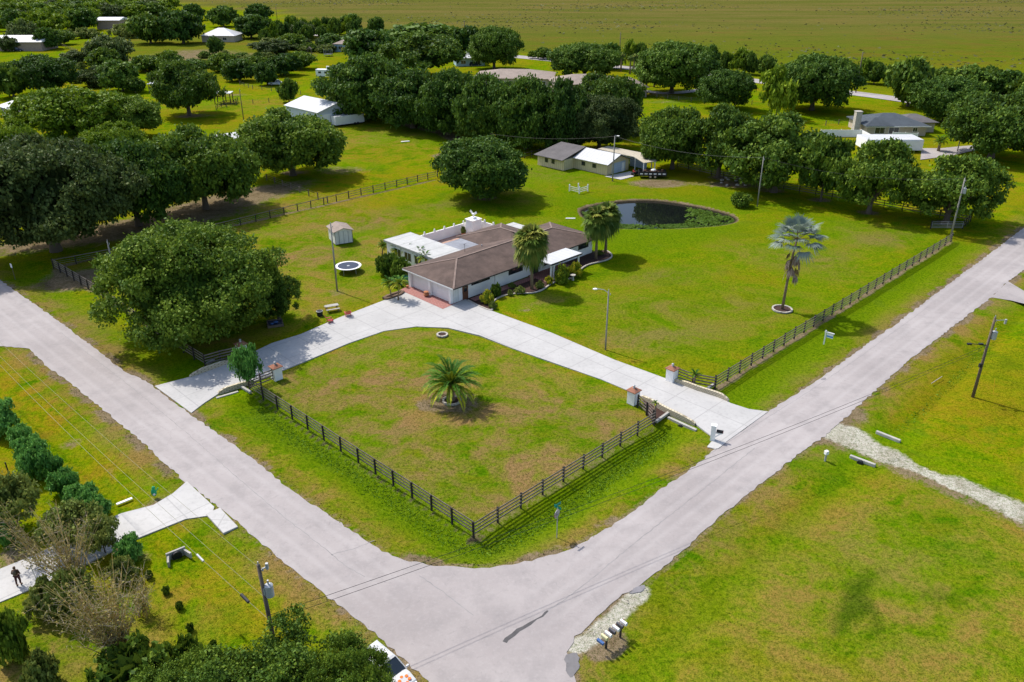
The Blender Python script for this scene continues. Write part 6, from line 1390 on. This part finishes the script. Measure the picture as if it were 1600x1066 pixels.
q = MB(); q.tube([(-.3, .1, 9.3), (.1, .3, 9.5)], .05, 6); q.box((.15, .3, 9.55), (.16, .16, .45)); q.build('fuse_cutout', M['galv'], o_)
o_, Vt = upole(180, 432, 377, 'short grey pole with a white box inside the corner of the side yard fence', 'grey', r0=.13)
q = MB(); q.box((.15, -.15, 2.6), (.35, .3, .6)); q.build('meter_box', M['white'], o_)
def wire(a, b_, label, sag=.8, r=.016, mat=None):
    a, b_ = Vector(a), Vector(b_); n = 24; pts = [a.lerp(b_, i / n) - Vector((0, 0, sag * 4 * (i / n) * (1 - i / n))) for i in range(n + 1)]; q = MB(); o = a.copy(); q.tube([p - o for p in pts], r, 4, mat, cap=False)
    return q.build('power_line', mat or M['black'], loc=tuple(o), label=label, cat='wire')
Aw = Vector(At)
wire(Aw - Vector((0, 0, 4.2)), (Bt[0], Bt[1], 6.3), 'upper of the two dark cables crossing over the street junction', .9, .02); wire(Aw - Vector((0, 0, 4.7)), (Bt[0], Bt[1], 5.95), 'lower of the two dark cables crossing over the street junction', .9, .02)
lw = plain('sunlit_cable', (.24, .23, .14), .6, .1)
vd = Vector((-math.cos(math.radians(43.5)), math.sin(math.radians(43.5)), 0)) * 62
wire(Aw - Vector((0, 0, .2)), Aw + vd - Vector((0, 0, .3)), 'topmost thin pale cable over the left verge', .8, .011, lw); wire(Aw - Vector((0, 0, 2.6)), Aw + vd - Vector((0, 0, 2.6)), 'middle pale cable over the left verge', .7, .012, lw)
wire(Aw - Vector((0, 0, 4.4)), Aw + vd * .9 - Vector((0, 0, 4.2)), 'lowest pale cable over the left verge, carrying the dark splice cases', .7, .014, lw)
wire(Dt, Et, 'sagging cable between the slim grey pole and the lamp pole', 1.2, .02, plain('grey_cable', (.12, .12, .11), .7, .1)); wire(Ct, Dt, 'cable from the transformer pole to the slim grey pole through the oaks', 1.5, .02)
wire(Et, (Et[0] - 26, Et[1] + 14, 7), 'cable running from the lamp pole into the dark row of oaks', .8, .018)
wire((Vt[0], Vt[1], Vt[2] - .1), (*P(84, 419), 1.5), 'thin cable from the short grey pole down to the fence corner', .3, .02)
for f, lb in ((.05, 'black splice case on the lowest cable near the bottom pole'), (.16, 'green grey splice case on the lowest cable farther along')):
    p = (Aw - Vector((0, 0, 4.4))).lerp(Aw + vd * .9 - Vector((0, 0, 4.2)), f) - Vector((0, 0, .7 * 4 * f * (1 - f) + .02)); q = MB(); q.tube([(-.35, .35, 0), (.35, -.35, 0)], .11 if f < .1 else .08, 10); q.build('splice_case', M['black'] if f < .1 else M['galv'], loc=tuple(p), label=lb, cat='cable box')
# ---- signs & roadside ----
def text_mesh(s, size, parent, loc, rot, mat, name='lettering'):
    c = bpy.data.curves.new(name, 'FONT'); c.body = s; c.size = size; c.align_x = 'CENTER'; c.align_y = 'CENTER'; c.extrude = .004
    t = bpy.data.objects.new(name, c); COL.objects.link(t); dg = bpy.context.evaluated_depsgraph_get(); me = bpy.data.meshes.new_from_object(t.evaluated_get(dg)); bpy.data.objects.remove(t)
    o = bpy.data.objects.new(name, me); COL.objects.link(o); me.materials.clear(); me.materials.append(mat); o.parent = parent; o.location = loc; o.rotation_euler = rot; return o
x, y = P(870, 839); o = empty('stop_sign_post', (x, y, zz(x, y)), 0, 'stop sign seen from behind with green street name blades at the corner', 'sign'); q = MB(); q.tube([(0, 0, 0), (0, 0, 3.1)], .04, 8); q.build('post', M['galv'], o)
q = MB(); q.tube([(-.048, .033, 2.45), (-.03, .02, 2.45)], .42, 8); c = q.build('sign_plate', M['galv'], o); q = MB()
q.tube([(-.06, .04, 2.45), (-.05, .034, 2.45)], .41, 8); q.build('sign_face', M['red'], o)
for k, (dx, dy, z) in enumerate(((1, -1, 3.15), (1, 1, 3.4))): q = MB(); q.bar((-.38 * dx * R2, -.38 * dy * R2, z), (.38 * dx * R2, .38 * dy * R2, z), .02, .22); q.build('street_name_blade', M['green_sign'], o); text_mesh('— —', .16, o, (0, 0, z), (math.pi / 2, 0, math.atan2(dy, dx)), M['white']) if 0 else None
x, y = P(24, 437); o = empty('road_sign', (x, y, 0), math.radians(-40), 'small white rectangular road sign on a thin post at the left edge', 'sign'); q = MB(); q.tube([(0, 0, 0), (0, 0, 2.5)], .035, 6); q.build('post', M['pole'], o); q = MB(); q.box((0, -.05, 2.2), (.6, .02, .6)); q.build('sign_plate', M['white'], o)
x, y = P(1287, 538); o = empty('sign_post', (x, y, 0), math.radians(-40), 'white yard sign post with a small hanging blue and white board', 'sign'); q = MB(); q.b(-.06, .06, -.06, .06, 0, 1.9); q.b(-.12, 1.05, -.05, .05, 1.62, 1.74); q.build('post', M['white'], o)
q = MB(); q.b(.15, .95, -.02, .02, 1.0, 1.55); c = q.build('sign_board', M['white'], o); q = MB(); q.b(.16, .94, -.03, .03, 1.1, 1.3); q.build('blue_band', plain('blue_sign_band', (.06, .25, .55), .5, .1), c)
x, y = P(1289, 720); o = empty('utility_pedestal', (x, y, zz(x, y)), .4, 'pale utility pedestal beside the sandy track entrance', 'utility box'); q = MB(); q.cyl((0, 0, 0), .10, .8, 10); q.build('stem', M['galv'], o); q = MB(); q.box((0, 0, .95), (.34, .34, .42)); q.build('cap', M['white'], o, bevel=.05)
# driveway mailbox
x, y = P(1113, 688); o = empty('mailbox', (x, y, 0), math.radians(-20), 'white mailbox post with a black box and number panel at the right driveway mouth', 'mailbox'); q = MB(); q.b(-.22, .22, -.2, .2, 0, 1.7); q.b(-.28, .28, -.26, .26, 1.7, 1.78); q.build('post', M['white'], o)
q = MB(); q.b(.22, .85, -.05, .05, .85, 1.0); q.bar((.25, 0, .45), (.7, 0, .88), .07, .07); q.build('bracket', M['white'], o); q = MB(); q.b(.3, .95, -.12, .12, 1.02, 1.2); q.tube([(.3, 0, 1.2), (.95, 0, 1.2)], .12, 12); q.build('box', M['black'], o); q = MB(); q.b(.93, .96, -.14, -.12, 1.1, 1.3); q.build('flag', M['red'], o)
sheet('path', PL([(1116, 690), (1135, 692), (1122, 702), (1105, 700), (1106, 697)]), .085, M['concrete_white'])
# mailbox cluster
A, B = P(940, 1013), P(953, 991); x, y = P(943, 1016); ang = math.radians(42); o = empty('mailbox_rack', (x, y, 0), ang, 'wooden rack carrying the group of roadside mailboxes', 'rack'); q = MB()
for u in (.25, 1.75): q.b(u - .06, u + .06, -.06, .06, 0, 1.05)
q.build('post', M['fence_post'], o); q = MB(); q.b(-.2, 2.25, -.12, .12, 1.05, 1.1); q.build('shelf', M['pole'], o)
mbx = [('blue', 'yellow newspaper tube', None), ]
cs = [('pale_yellow_mailbox', 'pale yellow mailbox at the near end of the rack', (.62, .58, .32)), ('white_mailbox', 'white mailbox second from the near end of the rack', (.8, .8, .8)), ('grey_mailbox', 'dark grey mailbox in the middle of the rack', (.06, .06, .07)), ('white_mailbox', 'white mailbox in the middle of the rack', (.8, .8, .8)), ('grey_mailbox', 'dark grey mailbox second from the far end of the rack', (.06, .06, .07)), ('white_mailbox', 'white mailbox at the far end of the rack', (.8, .8, .8))]
for k, (nm, lb, cc) in enumerate(cs):
    u = .02 + k * .40; m_ = plain(nm + '_paint', cc, .4, .1); e = empty('mailbox', (x + u * math.cos(ang), y + u * math.sin(ang), 1.1), ang, lb, 'mailbox'); q = MB(); q.b(-.1, .1, -.28, .28, .01, .17); q.tube([(0, -.28, .17), (0, .28, .17)], .1, 12); q.build('body', m_, e); q = MB(); q.b(-.09, .09, .281, .29, .02, .2); q.build('door', M['galv'], e); q = MB(); q.b(.101, .115, .1, .14, .12, .3); q.build('flag', M['red'], e)
e = empty('newspaper_tube', (x - .38 * math.cos(ang), y - .38 * math.sin(ang), .95), ang, 'blue newspaper tube fixed beside the pale yellow mailbox', 'newspaper box'); q = MB(); q.b(-.1, .1, -.3, .3, 0, .2); q.build('tube', M['blue_tarp'], e, bevel=.03); q = MB(); q.b(-.08, .08, .3, .31, .02, .18); q.build('opening', M['black'], e)
# green figure sign
x, y = P(242, 777); o = empty('yard_figure', (x, y, 0), .4, 'green plastic roadside caution figure standing in the lower left verge', 'figure'); q = MB(); q.ball((0, 0, .5), (.24, .14, .42), 10); q.ball((.05, 0, .98), (.16, .14, .18), 8); q.box((.3, 0, .75), (.4, .08, .08), M=Matrix.Rotation(-.9, 3, 'Y')); q.build('body', plain('bright_green_plastic', (.01, .32, .14), .45, .1), o); q = MB(); q.ball((0, -.14, .38), (.12, .04, .12), 8); q.build('badge', M['white'], o)
x, y = P(1552, 617); q = MB(); q.tube([(0, 0, 0), (-.15, .3, 1.9)], .025, 6); q.build('guy_marker', M['yellow'], loc=(x, y, 0), label='thin yellow guy wire guard beside the transformer pole', cat='guard')
for i, (a, b_) in enumerate((((0, 688), (0, 668)), ((13, 738), (12, 722)))):
    x, y = P(*a); q = MB(); q.tube([(0, 0, -.1), (0, 0, 1.1)], .06, 7); q.build('fence_post', M['fence_post'], loc=(x, y, 0), label=('dark wooden stake at the left edge behind the shrub row', 'short dark wooden stake behind the fourth glossy shrub')[i], cat='post')
# small stake posts & fork signs at the right (fallen branches)
beam((1455, 600), (1472, 589), 'thin pale stick lying in the right verge', .06, .05, M['stone'], 'stick', .05, 'stick')

# ---- vehicles ----
def loft(q, secs, m=None):
    """secs: list of cross-section rings (equal length)"""
    n = len(secs[0]); vs = [p for s in secs for p in s]; fs = [(i * n + j, i * n + (j + 1) % n, (i + 1) * n + (j + 1) % n, (i + 1) * n + j) for i in range(len(secs) - 1) for j in range(n)]
    fs += [tuple(reversed(range(n))), tuple((len(secs) - 1) * n + j for j in range(n))]; q.add(vs, fs, m)
def wheels(o, xs_, hw, r=.34):
    for u in xs_:
        for s in (-1, 1):
            q = MB(); q.tube([(u, s * (hw - .22), r), (u, s * hw, r)], r, 18); w_ = q.build('wheel', M['rubber'], o); q = MB(); q.tube([(u, s * (hw - .02), r), (u, s * (hw + .015), r)], r * .62, 14); q.build('rim', M['chrome'], w_)
def car(loc, ang, label, paint, kind='suv', name='parked_car', cat='car', L=4.7, hw=.93, group=None, bump_m=None):
    o = empty(name, (*loc, 0), ang, label, cat, group); q = MB()
    prof = {'suv': [(-L / 2, .45, .86, .80), (-L / 2 + .12, .3, 1.0, .88), (-L * .3, .25, 1.04, 1), (L * .12, .25, 1.04, 1), (L * .30, .25, 1.02, .99), (L * .44, .28, .90, .93), (L / 2, .38, .70, .78)],
            'pickup': [(-L / 2, .45, .98, .95), (-L * .35, .3, 1.0, 1), (-L * .06, .3, 1.02, 1), (L * .22, .3, 1.05, 1), (L * .45, .3, .98, .95), (L / 2, .4, .8, .85)]}[kind]
    loft(q, [[(x, -hw * k * .96, z0), (x, -hw * k, (z0 + z1) / 2), (x, -hw * k * .93, z1), (x, -hw * k * .6, z1 + .03), (x, hw * k * .6, z1 + .03), (x, hw * k * .93, z1), (x, hw * k, (z0 + z1) / 2), (x, hw * k * .96, z0)] for x, z0, z1, k in prof]); q.build('body', paint, o, bevel=.04)
    if kind == 'suv': c0, c1, c2, c3, H2 = -L / 2 + .15, -L / 2 + .5, L * .02, L * .22, 1.68
    else: c0, c1, c2, c3, H2 = -L * .08, -L * .04, L * .10, L * .23, 1.75
    q = MB(); W2 = hw * .92; W3 = hw * .74; z0 = 1.02
    q.add([(c0, -W2, z0), (c3, -W2, z0), (c3, W2, z0), (c0, W2, z0), (c1, -W3, H2), (c2, -W3, H2), (c2, W3, H2), (c1, W3, H2)], [(0, 1, 5, 4), (1, 2, 6, 5), (2, 3, 7, 6), (3, 0, 4, 7), (4, 5, 6, 7), (3, 2, 1, 0)]); q.build('window_band', M['glass'], o)
    q = MB(); q.add([(c1 - .05, -W3 - .03, H2), (c2 + .06, -W3 - .03, H2), (c2 + .06, W3 + .03, H2), (c1 - .05, W3 + .03, H2), (c1 + .1, -W3 + .1, H2 + .06), (c2 - .15, -W3 + .1, H2 + .06), (c2 - .15, W3 - .1, H2 + .06), (c1 + .1, W3 - .1, H2 + .06)], [(0, 1, 5, 4), (1, 2, 6, 5), (2, 3, 7, 6), (3, 0, 4, 7), (4, 5, 6, 7), (3, 2, 1, 0)])
    for s in (-1, 1):
        q.bar((c2, s * W3, H2), (c3 + .02, s * W2, z0), .07, .07); q.bar((c1, s * W3, H2), (c0, s * W2, z0), .10, .10); q.bar(((c1 + c2) / 2, s * W3 * 1.01, H2), ((c0 + c3) / 2, s * W2 * 1.01, z0), .05, .08)
    q.build('roof', paint, o)
    for s in (-1, 1):
        q = MB(); q.box((L / 2 - .12, s * hw * .6, .78), (.2, .34, .13), -s * .3); q.build('headlight', M['white'], o); q = MB(); q.box((-L / 2 + .04, s * hw * .66, .85), (.08, .2, .22)); q.build('tail_light', M['red'], o)
        q = MB(); q.box((c3 - .1, s * (hw + .1), 1.08), (.14, .22, .15)); q.build('mirror', paint, o, bevel=.02)
    q = MB(); q.box((L / 2 - .02, 0, .5), (.16, hw * 1.75, .22)); q.build('front_bumper', bump_m or M['black'], o, bevel=.05); q = MB(); q.box((-L / 2 + .02, 0, .5), (.16, hw * 1.75, .22)); q.build('rear_bumper', bump_m or M['black'], o, bevel=.05)
    wheels(o, (-L * .3, L * .31), hw, .35 if kind == 'suv' else .4)
    if kind == 'pickup': q = MB(); q.b(-L / 2 + .1, -L * .1, -hw * .8, hw * .8, 1.04, 1.06); q.build('load_bed', M['black'], o)
    return o
# white and orange car at the bottom
cx, cy = P(604, 1046, .9); o = car((cx, cy), math.radians(-43), 'white car with orange bumper, sills and bonnet flower pattern at the bottom edge', M['white_car'], bump_m=M['orange'], L=4.6, hw=.95)
q = MB()
for s in (-1, 1): q.box((0, s * .95, .42), (3.4, .05, .2))
q.build('side_stripe', M['orange'], o)
q = MB()
for k in range(6):
    a = k * 1.047; px_, py_ = 1.62 + .30 * math.cos(a), .18 + .34 * math.sin(a); n = 8; q.prism([(px_ + .11 * math.cos(t * .785), py_ + .12 * math.sin(t * .785)) for t in range(n)], .99, 1.062 - (px_ - 1.3) * .03)
q.build('bonnet_decal', M['orange'], o)
q = MB(); [q.b(-1.5, .0, -.5 + k * .25, -.47 + k * .25, 1.74, 1.76) for k in range(5)]; q.build('roof_rib', M['white'], o)
X, Y = P(440, 134); car(P(450, 134), math.radians(8), 'silver pickup parked on the right beside the round dark bush', M['silver_car'], 'pickup', 'parked_pickup', 'pickup', L=6.2, hw=1.0); car(P(433, 133), math.radians(8), 'pale pickup parked on the left beside the round dark bush', M['white_car'], 'pickup', 'parked_pickup', 'pickup', L=6.0, hw=1.0)
car(P(380, 0) if 0 else P(28, 80), .1, 'dark car parked beside the white roofed house at the left edge', M['navy'], 'suv', L=5)
car(P(742, 103), .2, 'dark car parked right of the white roofed house by the upper grove', M['navy'], 'suv', L=4.8)
car(P(876, 137), -.4, 'silver car parked behind the long dark row of oaks', M['silver_car'], 'suv', L=4.8)
# black flat trailer with boat-like load
x, y = P(1019, 277); o = empty('utility_trailer', (x, y, 0), math.radians(-4), 'black sided trailer loaded with scrap near the guest house', 'trailer'); q = MB(); q.b(-2.9, 2.9, -1.1, 1.1, .5, .62)
for s in (-1, 1): q.b(-2.9, 2.9, s * 1.1 - .04, s * 1.1 + .04, .62, 1.45)
q.b(-2.95, -2.86, -1.1, 1.1, .62, 1.45); q.build('bed', M['black'], o); q = MB()
for k in range(6): q.b(-2.4 + k * .95 - .3, -2.4 + k * .95 + .3, -1.17, -1.145, .85, 1.1)
q.build('side_marking', M['white'], o); q = MB(); r = random.Random(4); [q.box((r.uniform(-2.3, 2.3), r.uniform(-.7, .7), 1.0 + r.uniform(0, .4)), (r.uniform(.4, 1.2), r.uniform(.3, .8), r.uniform(.2, .5)), r.uniform(0, 3)) for k in range(14)]; q.build('load', M['cloth_brown'], o)
q = MB(); q.ball((.2, .1, 1.5), (.6, .5, .3), 8); q.build('white_bag', M['white'], o); wheels(o, (-.5, .5), 1.25, .36)
x, y = P(992, 274); o = empty('lawn_tractor', (x, y, 0), .5, 'dark mower parked at the end of the guest house slab', 'mower'); q = MB(); q.box((0, 0, .45), (1.4, .8, .35)); q.box((.35, 0, .75), (.6, .55, .3)); q.build('body', M['black'], o, bevel=.06); q = MB(); q.box((-.25, 0, .8), (.4, .45, .15)); q.box((-.45, 0, 1.0), (.1, .45, .4)); q.build('seat', M['red'], o); wheels(o, (-.5, .5), .5, .25)
# white enclosed trailer in front of the barn
a_ = P(525, 199); b2 = P(570, 193); ang = math.atan2(b2[1] - a_[1], b2[0] - a_[0]); L = math.dist(a_, b2); o = empty('enclosed_trailer', (*a_, 0), ang, 'white enclosed cargo trailer parked against the white barn', 'trailer')
q = MB(); q.b(0, L, 0, 2.5, .45, 2.75); q.build('body', M['white'], o, bevel=.08); q = MB(); q.b(.1, L - .1, .1, 2.4, 2.76, 2.80); q.b(L * .3, L * .36, 1, 1.5, 2.8, 2.95); q.build('roof', M['galv'], o); q = MB(); q.bar((L, 1.25, .45), (L + 1.2, 1.25, .45), .1, .1); q.build('tow_bar', M['black'], o)
for u in (L * .66, L * .76):
    for v in (.05, 2.45): q = MB(); q.tube([(u, v - .14, .36), (u, v + .14, .36)], .36, 14); q.build('wheel', M['rubber'], o)
q = MB(); q.b(.2, L - .2, .0, .05, .3, .45); q.build('skirt', M['black'], o)
# motorhome
x, y = P(494, 122); o = empty('motorhome', (x, y, 0), -.12, 'white motorhome parked in the far yard above the barn', 'motorhome'); q = MB(); q.b(0, 9.5, 0, 2.5, .6, 3.1); q.b(9.5, 10.8, .1, 2.4, .6, 1.9); q.build('body', M['white'], o, bevel=.1); q = MB(); [q.b(u, u + 1.1, -.04, -.003, 1.7, 2.4) for u in (1, 3.4, 5.8, 8)]; q.build('window', M['glass'], o); q = MB(); q.b(4, 5, .8, 1.6, 3.12, 4.2); q.build('roof_box', M['white'], o); wheels(o, (1.8, 8.6), 0, .45) if 0 else None
for u in (1.8, 8.8):
    for v in (.0, 2.5): q = MB(); q.tube([(u, v - .12, .45), (u, v + .12, .45)], .45, 14); q.build('wheel', M['rubber'], o)
x, y = P(513, 88); o = empty('trampoline', (x, y, 0), 0, 'netted trampoline in the far yard left of the pale blue house', 'trampoline'); q = MB(); q.cyl((0, 0, .9), 2.0, .06, 20); q.build('mat', M['black'], o); q = MB()
for k in range(8): a = k * .785; q.tube([(2 * math.cos(a), 2 * math.sin(a), 0), (2 * math.cos(a), 2 * math.sin(a), 3.2)], .05, 5)
q.build('leg', M['galv'], o)
x, y = P(481, 88); o = empty('playset', (x, y, 0), 0, 'wooden swing tower in the far yard beside the netted trampoline', 'playset'); q = MB()
for u, v in ((0, 0), (1.6, 0), (0, 1.6), (1.6, 1.6)): q.b(u - .1, u + .1, v - .1, v + .1, 0, 3)
q.build('post', M['pole'], o); q = MB(); q.add([(-.3, -.3, 3), (1.9, -.3, 3), (1.9, 1.9, 3), (-.3, 1.9, 3), (.8, -.3, 4), (.8, 1.9, 4)], [(0, 4, 5, 3), (1, 2, 5, 4), (0, 1, 4), (2, 3, 5)]); q.build('roof', M['pole'], o); q = MB(); q.bar((1.6, .8, 1.6), (4, .8, .1), .6, .06); q.build('slide', M['yellow'] if 0 else M['pole'], o)
# rail frame near the walking person
x, y = P(58, 908); o = empty('bike_rail', (x, y, 0), math.radians(35), 'bent thin metal rail standing beside the walking person', 'railing'); q = MB(); q.tube([(0, 0, 0), (-.1, 0, 1.5), (.0, .1, 1.65), (1.9, .2, 1.7)], .025, 6); q.build('tube', M['galv'], o); q = MB(); q.tube([(-.1, 0, 1.0), (1.2, .1, 1.1)], .02, 5); q.build('rail', M['galv'], o)
# ---- person ----
def skinned(name, verts, edges, radii, mat, parent, sub=2):
    me = bpy.data.meshes.new(name); me.from_pydata(verts, edges, []); me.materials.append(mat); o = bpy.data.objects.new(name, me); COL.objects.link(o)
    sk = o.modifiers.new('skin', 'SKIN'); sk.use_smooth_shade = True
    if not me.skin_vertices: 
        bpy.context.view_layer.objects.active = o
    for i, r in enumerate(radii):
        v = me.skin_vertices[0].data[i]; v.radius = r if hasattr(r, '__len__') else (r, r); v.use_root = (i == 0)
    s = o.modifiers.new('sub', 'SUBSURF'); s.levels = sub; s.render_levels = sub
    dg = bpy.context.evaluated_depsgraph_get(); m2 = bpy.data.meshes.new_from_object(o.evaluated_get(dg)); bpy.data.objects.remove(o)
    m2.materials.clear(); m2.materials.append(mat); o = bpy.data.objects.new(name, m2); COL.objects.link(o); o.parent = parent
    m2.polygons.foreach_set('use_smooth', [True] * len(m2.polygons)); return o
def person(loc, ang, label):
    o = empty('person', (*loc, .07), ang, label, 'person')
    V = []; E_ = []; Rr = []
    def add(p, r, par=None):
        V.append(p); Rr.append(r); 
        if par is not None: E_.append((par, len(V) - 1))
        return len(V) - 1
    pel = add((0, 0, .95), .13); wa = add((0, 0, 1.12), .12, pel); ch = add((0, 0, 1.33), (.165, .12), wa); nk = add((0, -.01, 1.50), .055, ch); hd = add((0, -.03, 1.60), .085, nk); ht_ = add((0, -.02, 1.70), .08, hd); add((0, -.115, 1.615), .018, hd)
    for s in (-1, 1): add((s * .085, 0, 1.62), .018, hd)
    for s in (-1, 1):
        h = add((s * .10, 0, .90), .095, pel); k = add((s * .12, -.05 + .1 * (s > 0), .50), .06, h); a = add((s * .12, .02 + .12 * (s > 0), .10), .042, k); f = add((s * .13, -.12 + .12 * (s > 0), .05), .038, a)
        sh = add((s * .19, 0, 1.40), .06, ch); el = add((s * .27, .04, 1.14), .042, sh); wr = add((s * .24, -.14, .98), .028, el); pm = add((s * .235, -.19, .94), .034, wr)
        for j in range(4): b1 = add((s * (.21 + j * .018), -.235, .915 - .004 * j), .010, pm); b2_ = add((s * (.21 + j * .018), -.26 - .004 * (1.5 - abs(j - 1.5)), .885), .009, b1)
        t1 = add((s * .20, -.20, .95), .011, pm); add((s * .185, -.235, .94), .009, t1)
    skinned('body', V, E_, Rr, M['skin'], o, 1)
    V = [(0, 0, .95), (0, 0, 1.12), (0, 0, 1.33), (0, -.01, 1.46)]; E2 = [(0, 1), (1, 2), (2, 3)]; R_ = [.16, .15, (.20, .15), .10]
    for s in (-1, 1): i = len(V); V += [(s * .19, 0, 1.40), (s * .27, .04, 1.15), (s * .25, -.08, 1.03)]; E2 += [(2, i), (i, i + 1), (i + 1, i + 2)]; R_ += [.085, .065, .05]
    skinned('shirt', V, E2, R_, M['cloth_brown'], o, 1)
    V = [(0, 0, .96)]; E2 = []; R_ = [.155]
    for s in (-1, 1): i = len(V); V += [(s * .10, 0, .88), (s * .12, -.05 + .1 * (s > 0), .50), (s * .12, .02 + .12 * (s > 0), .16)]; E2 += [(0, i), (i, i + 1), (i + 1, i + 2)]; R_ += [.115, .085, .07]
    skinned('trousers', V, E2, R_, M['cloth_dark'], o, 1)
    q = MB(); q.ball((0, -.005, 1.68), (.105, .12, .10), 12); q.build('hair', M['cloth_brown'], o, smooth=True)
    for s in (-1, 1): q = MB(); q.ball((s * .13, -.06 + .12 * (s > 0), .045), (.055, .14, .05), 8); q.build('shoe', M['black'], o, smooth=True)
    q = MB(); q.ball((.02, .16, 1.28), (.16, .09, .22), 10); q.build('backpack', M['pole'], o, smooth=True)
person(P(31, 915), math.radians(190), 'person in brown top and dark trousers walking on the lower left driveway')
print('objects', len(bpy.data.objects))
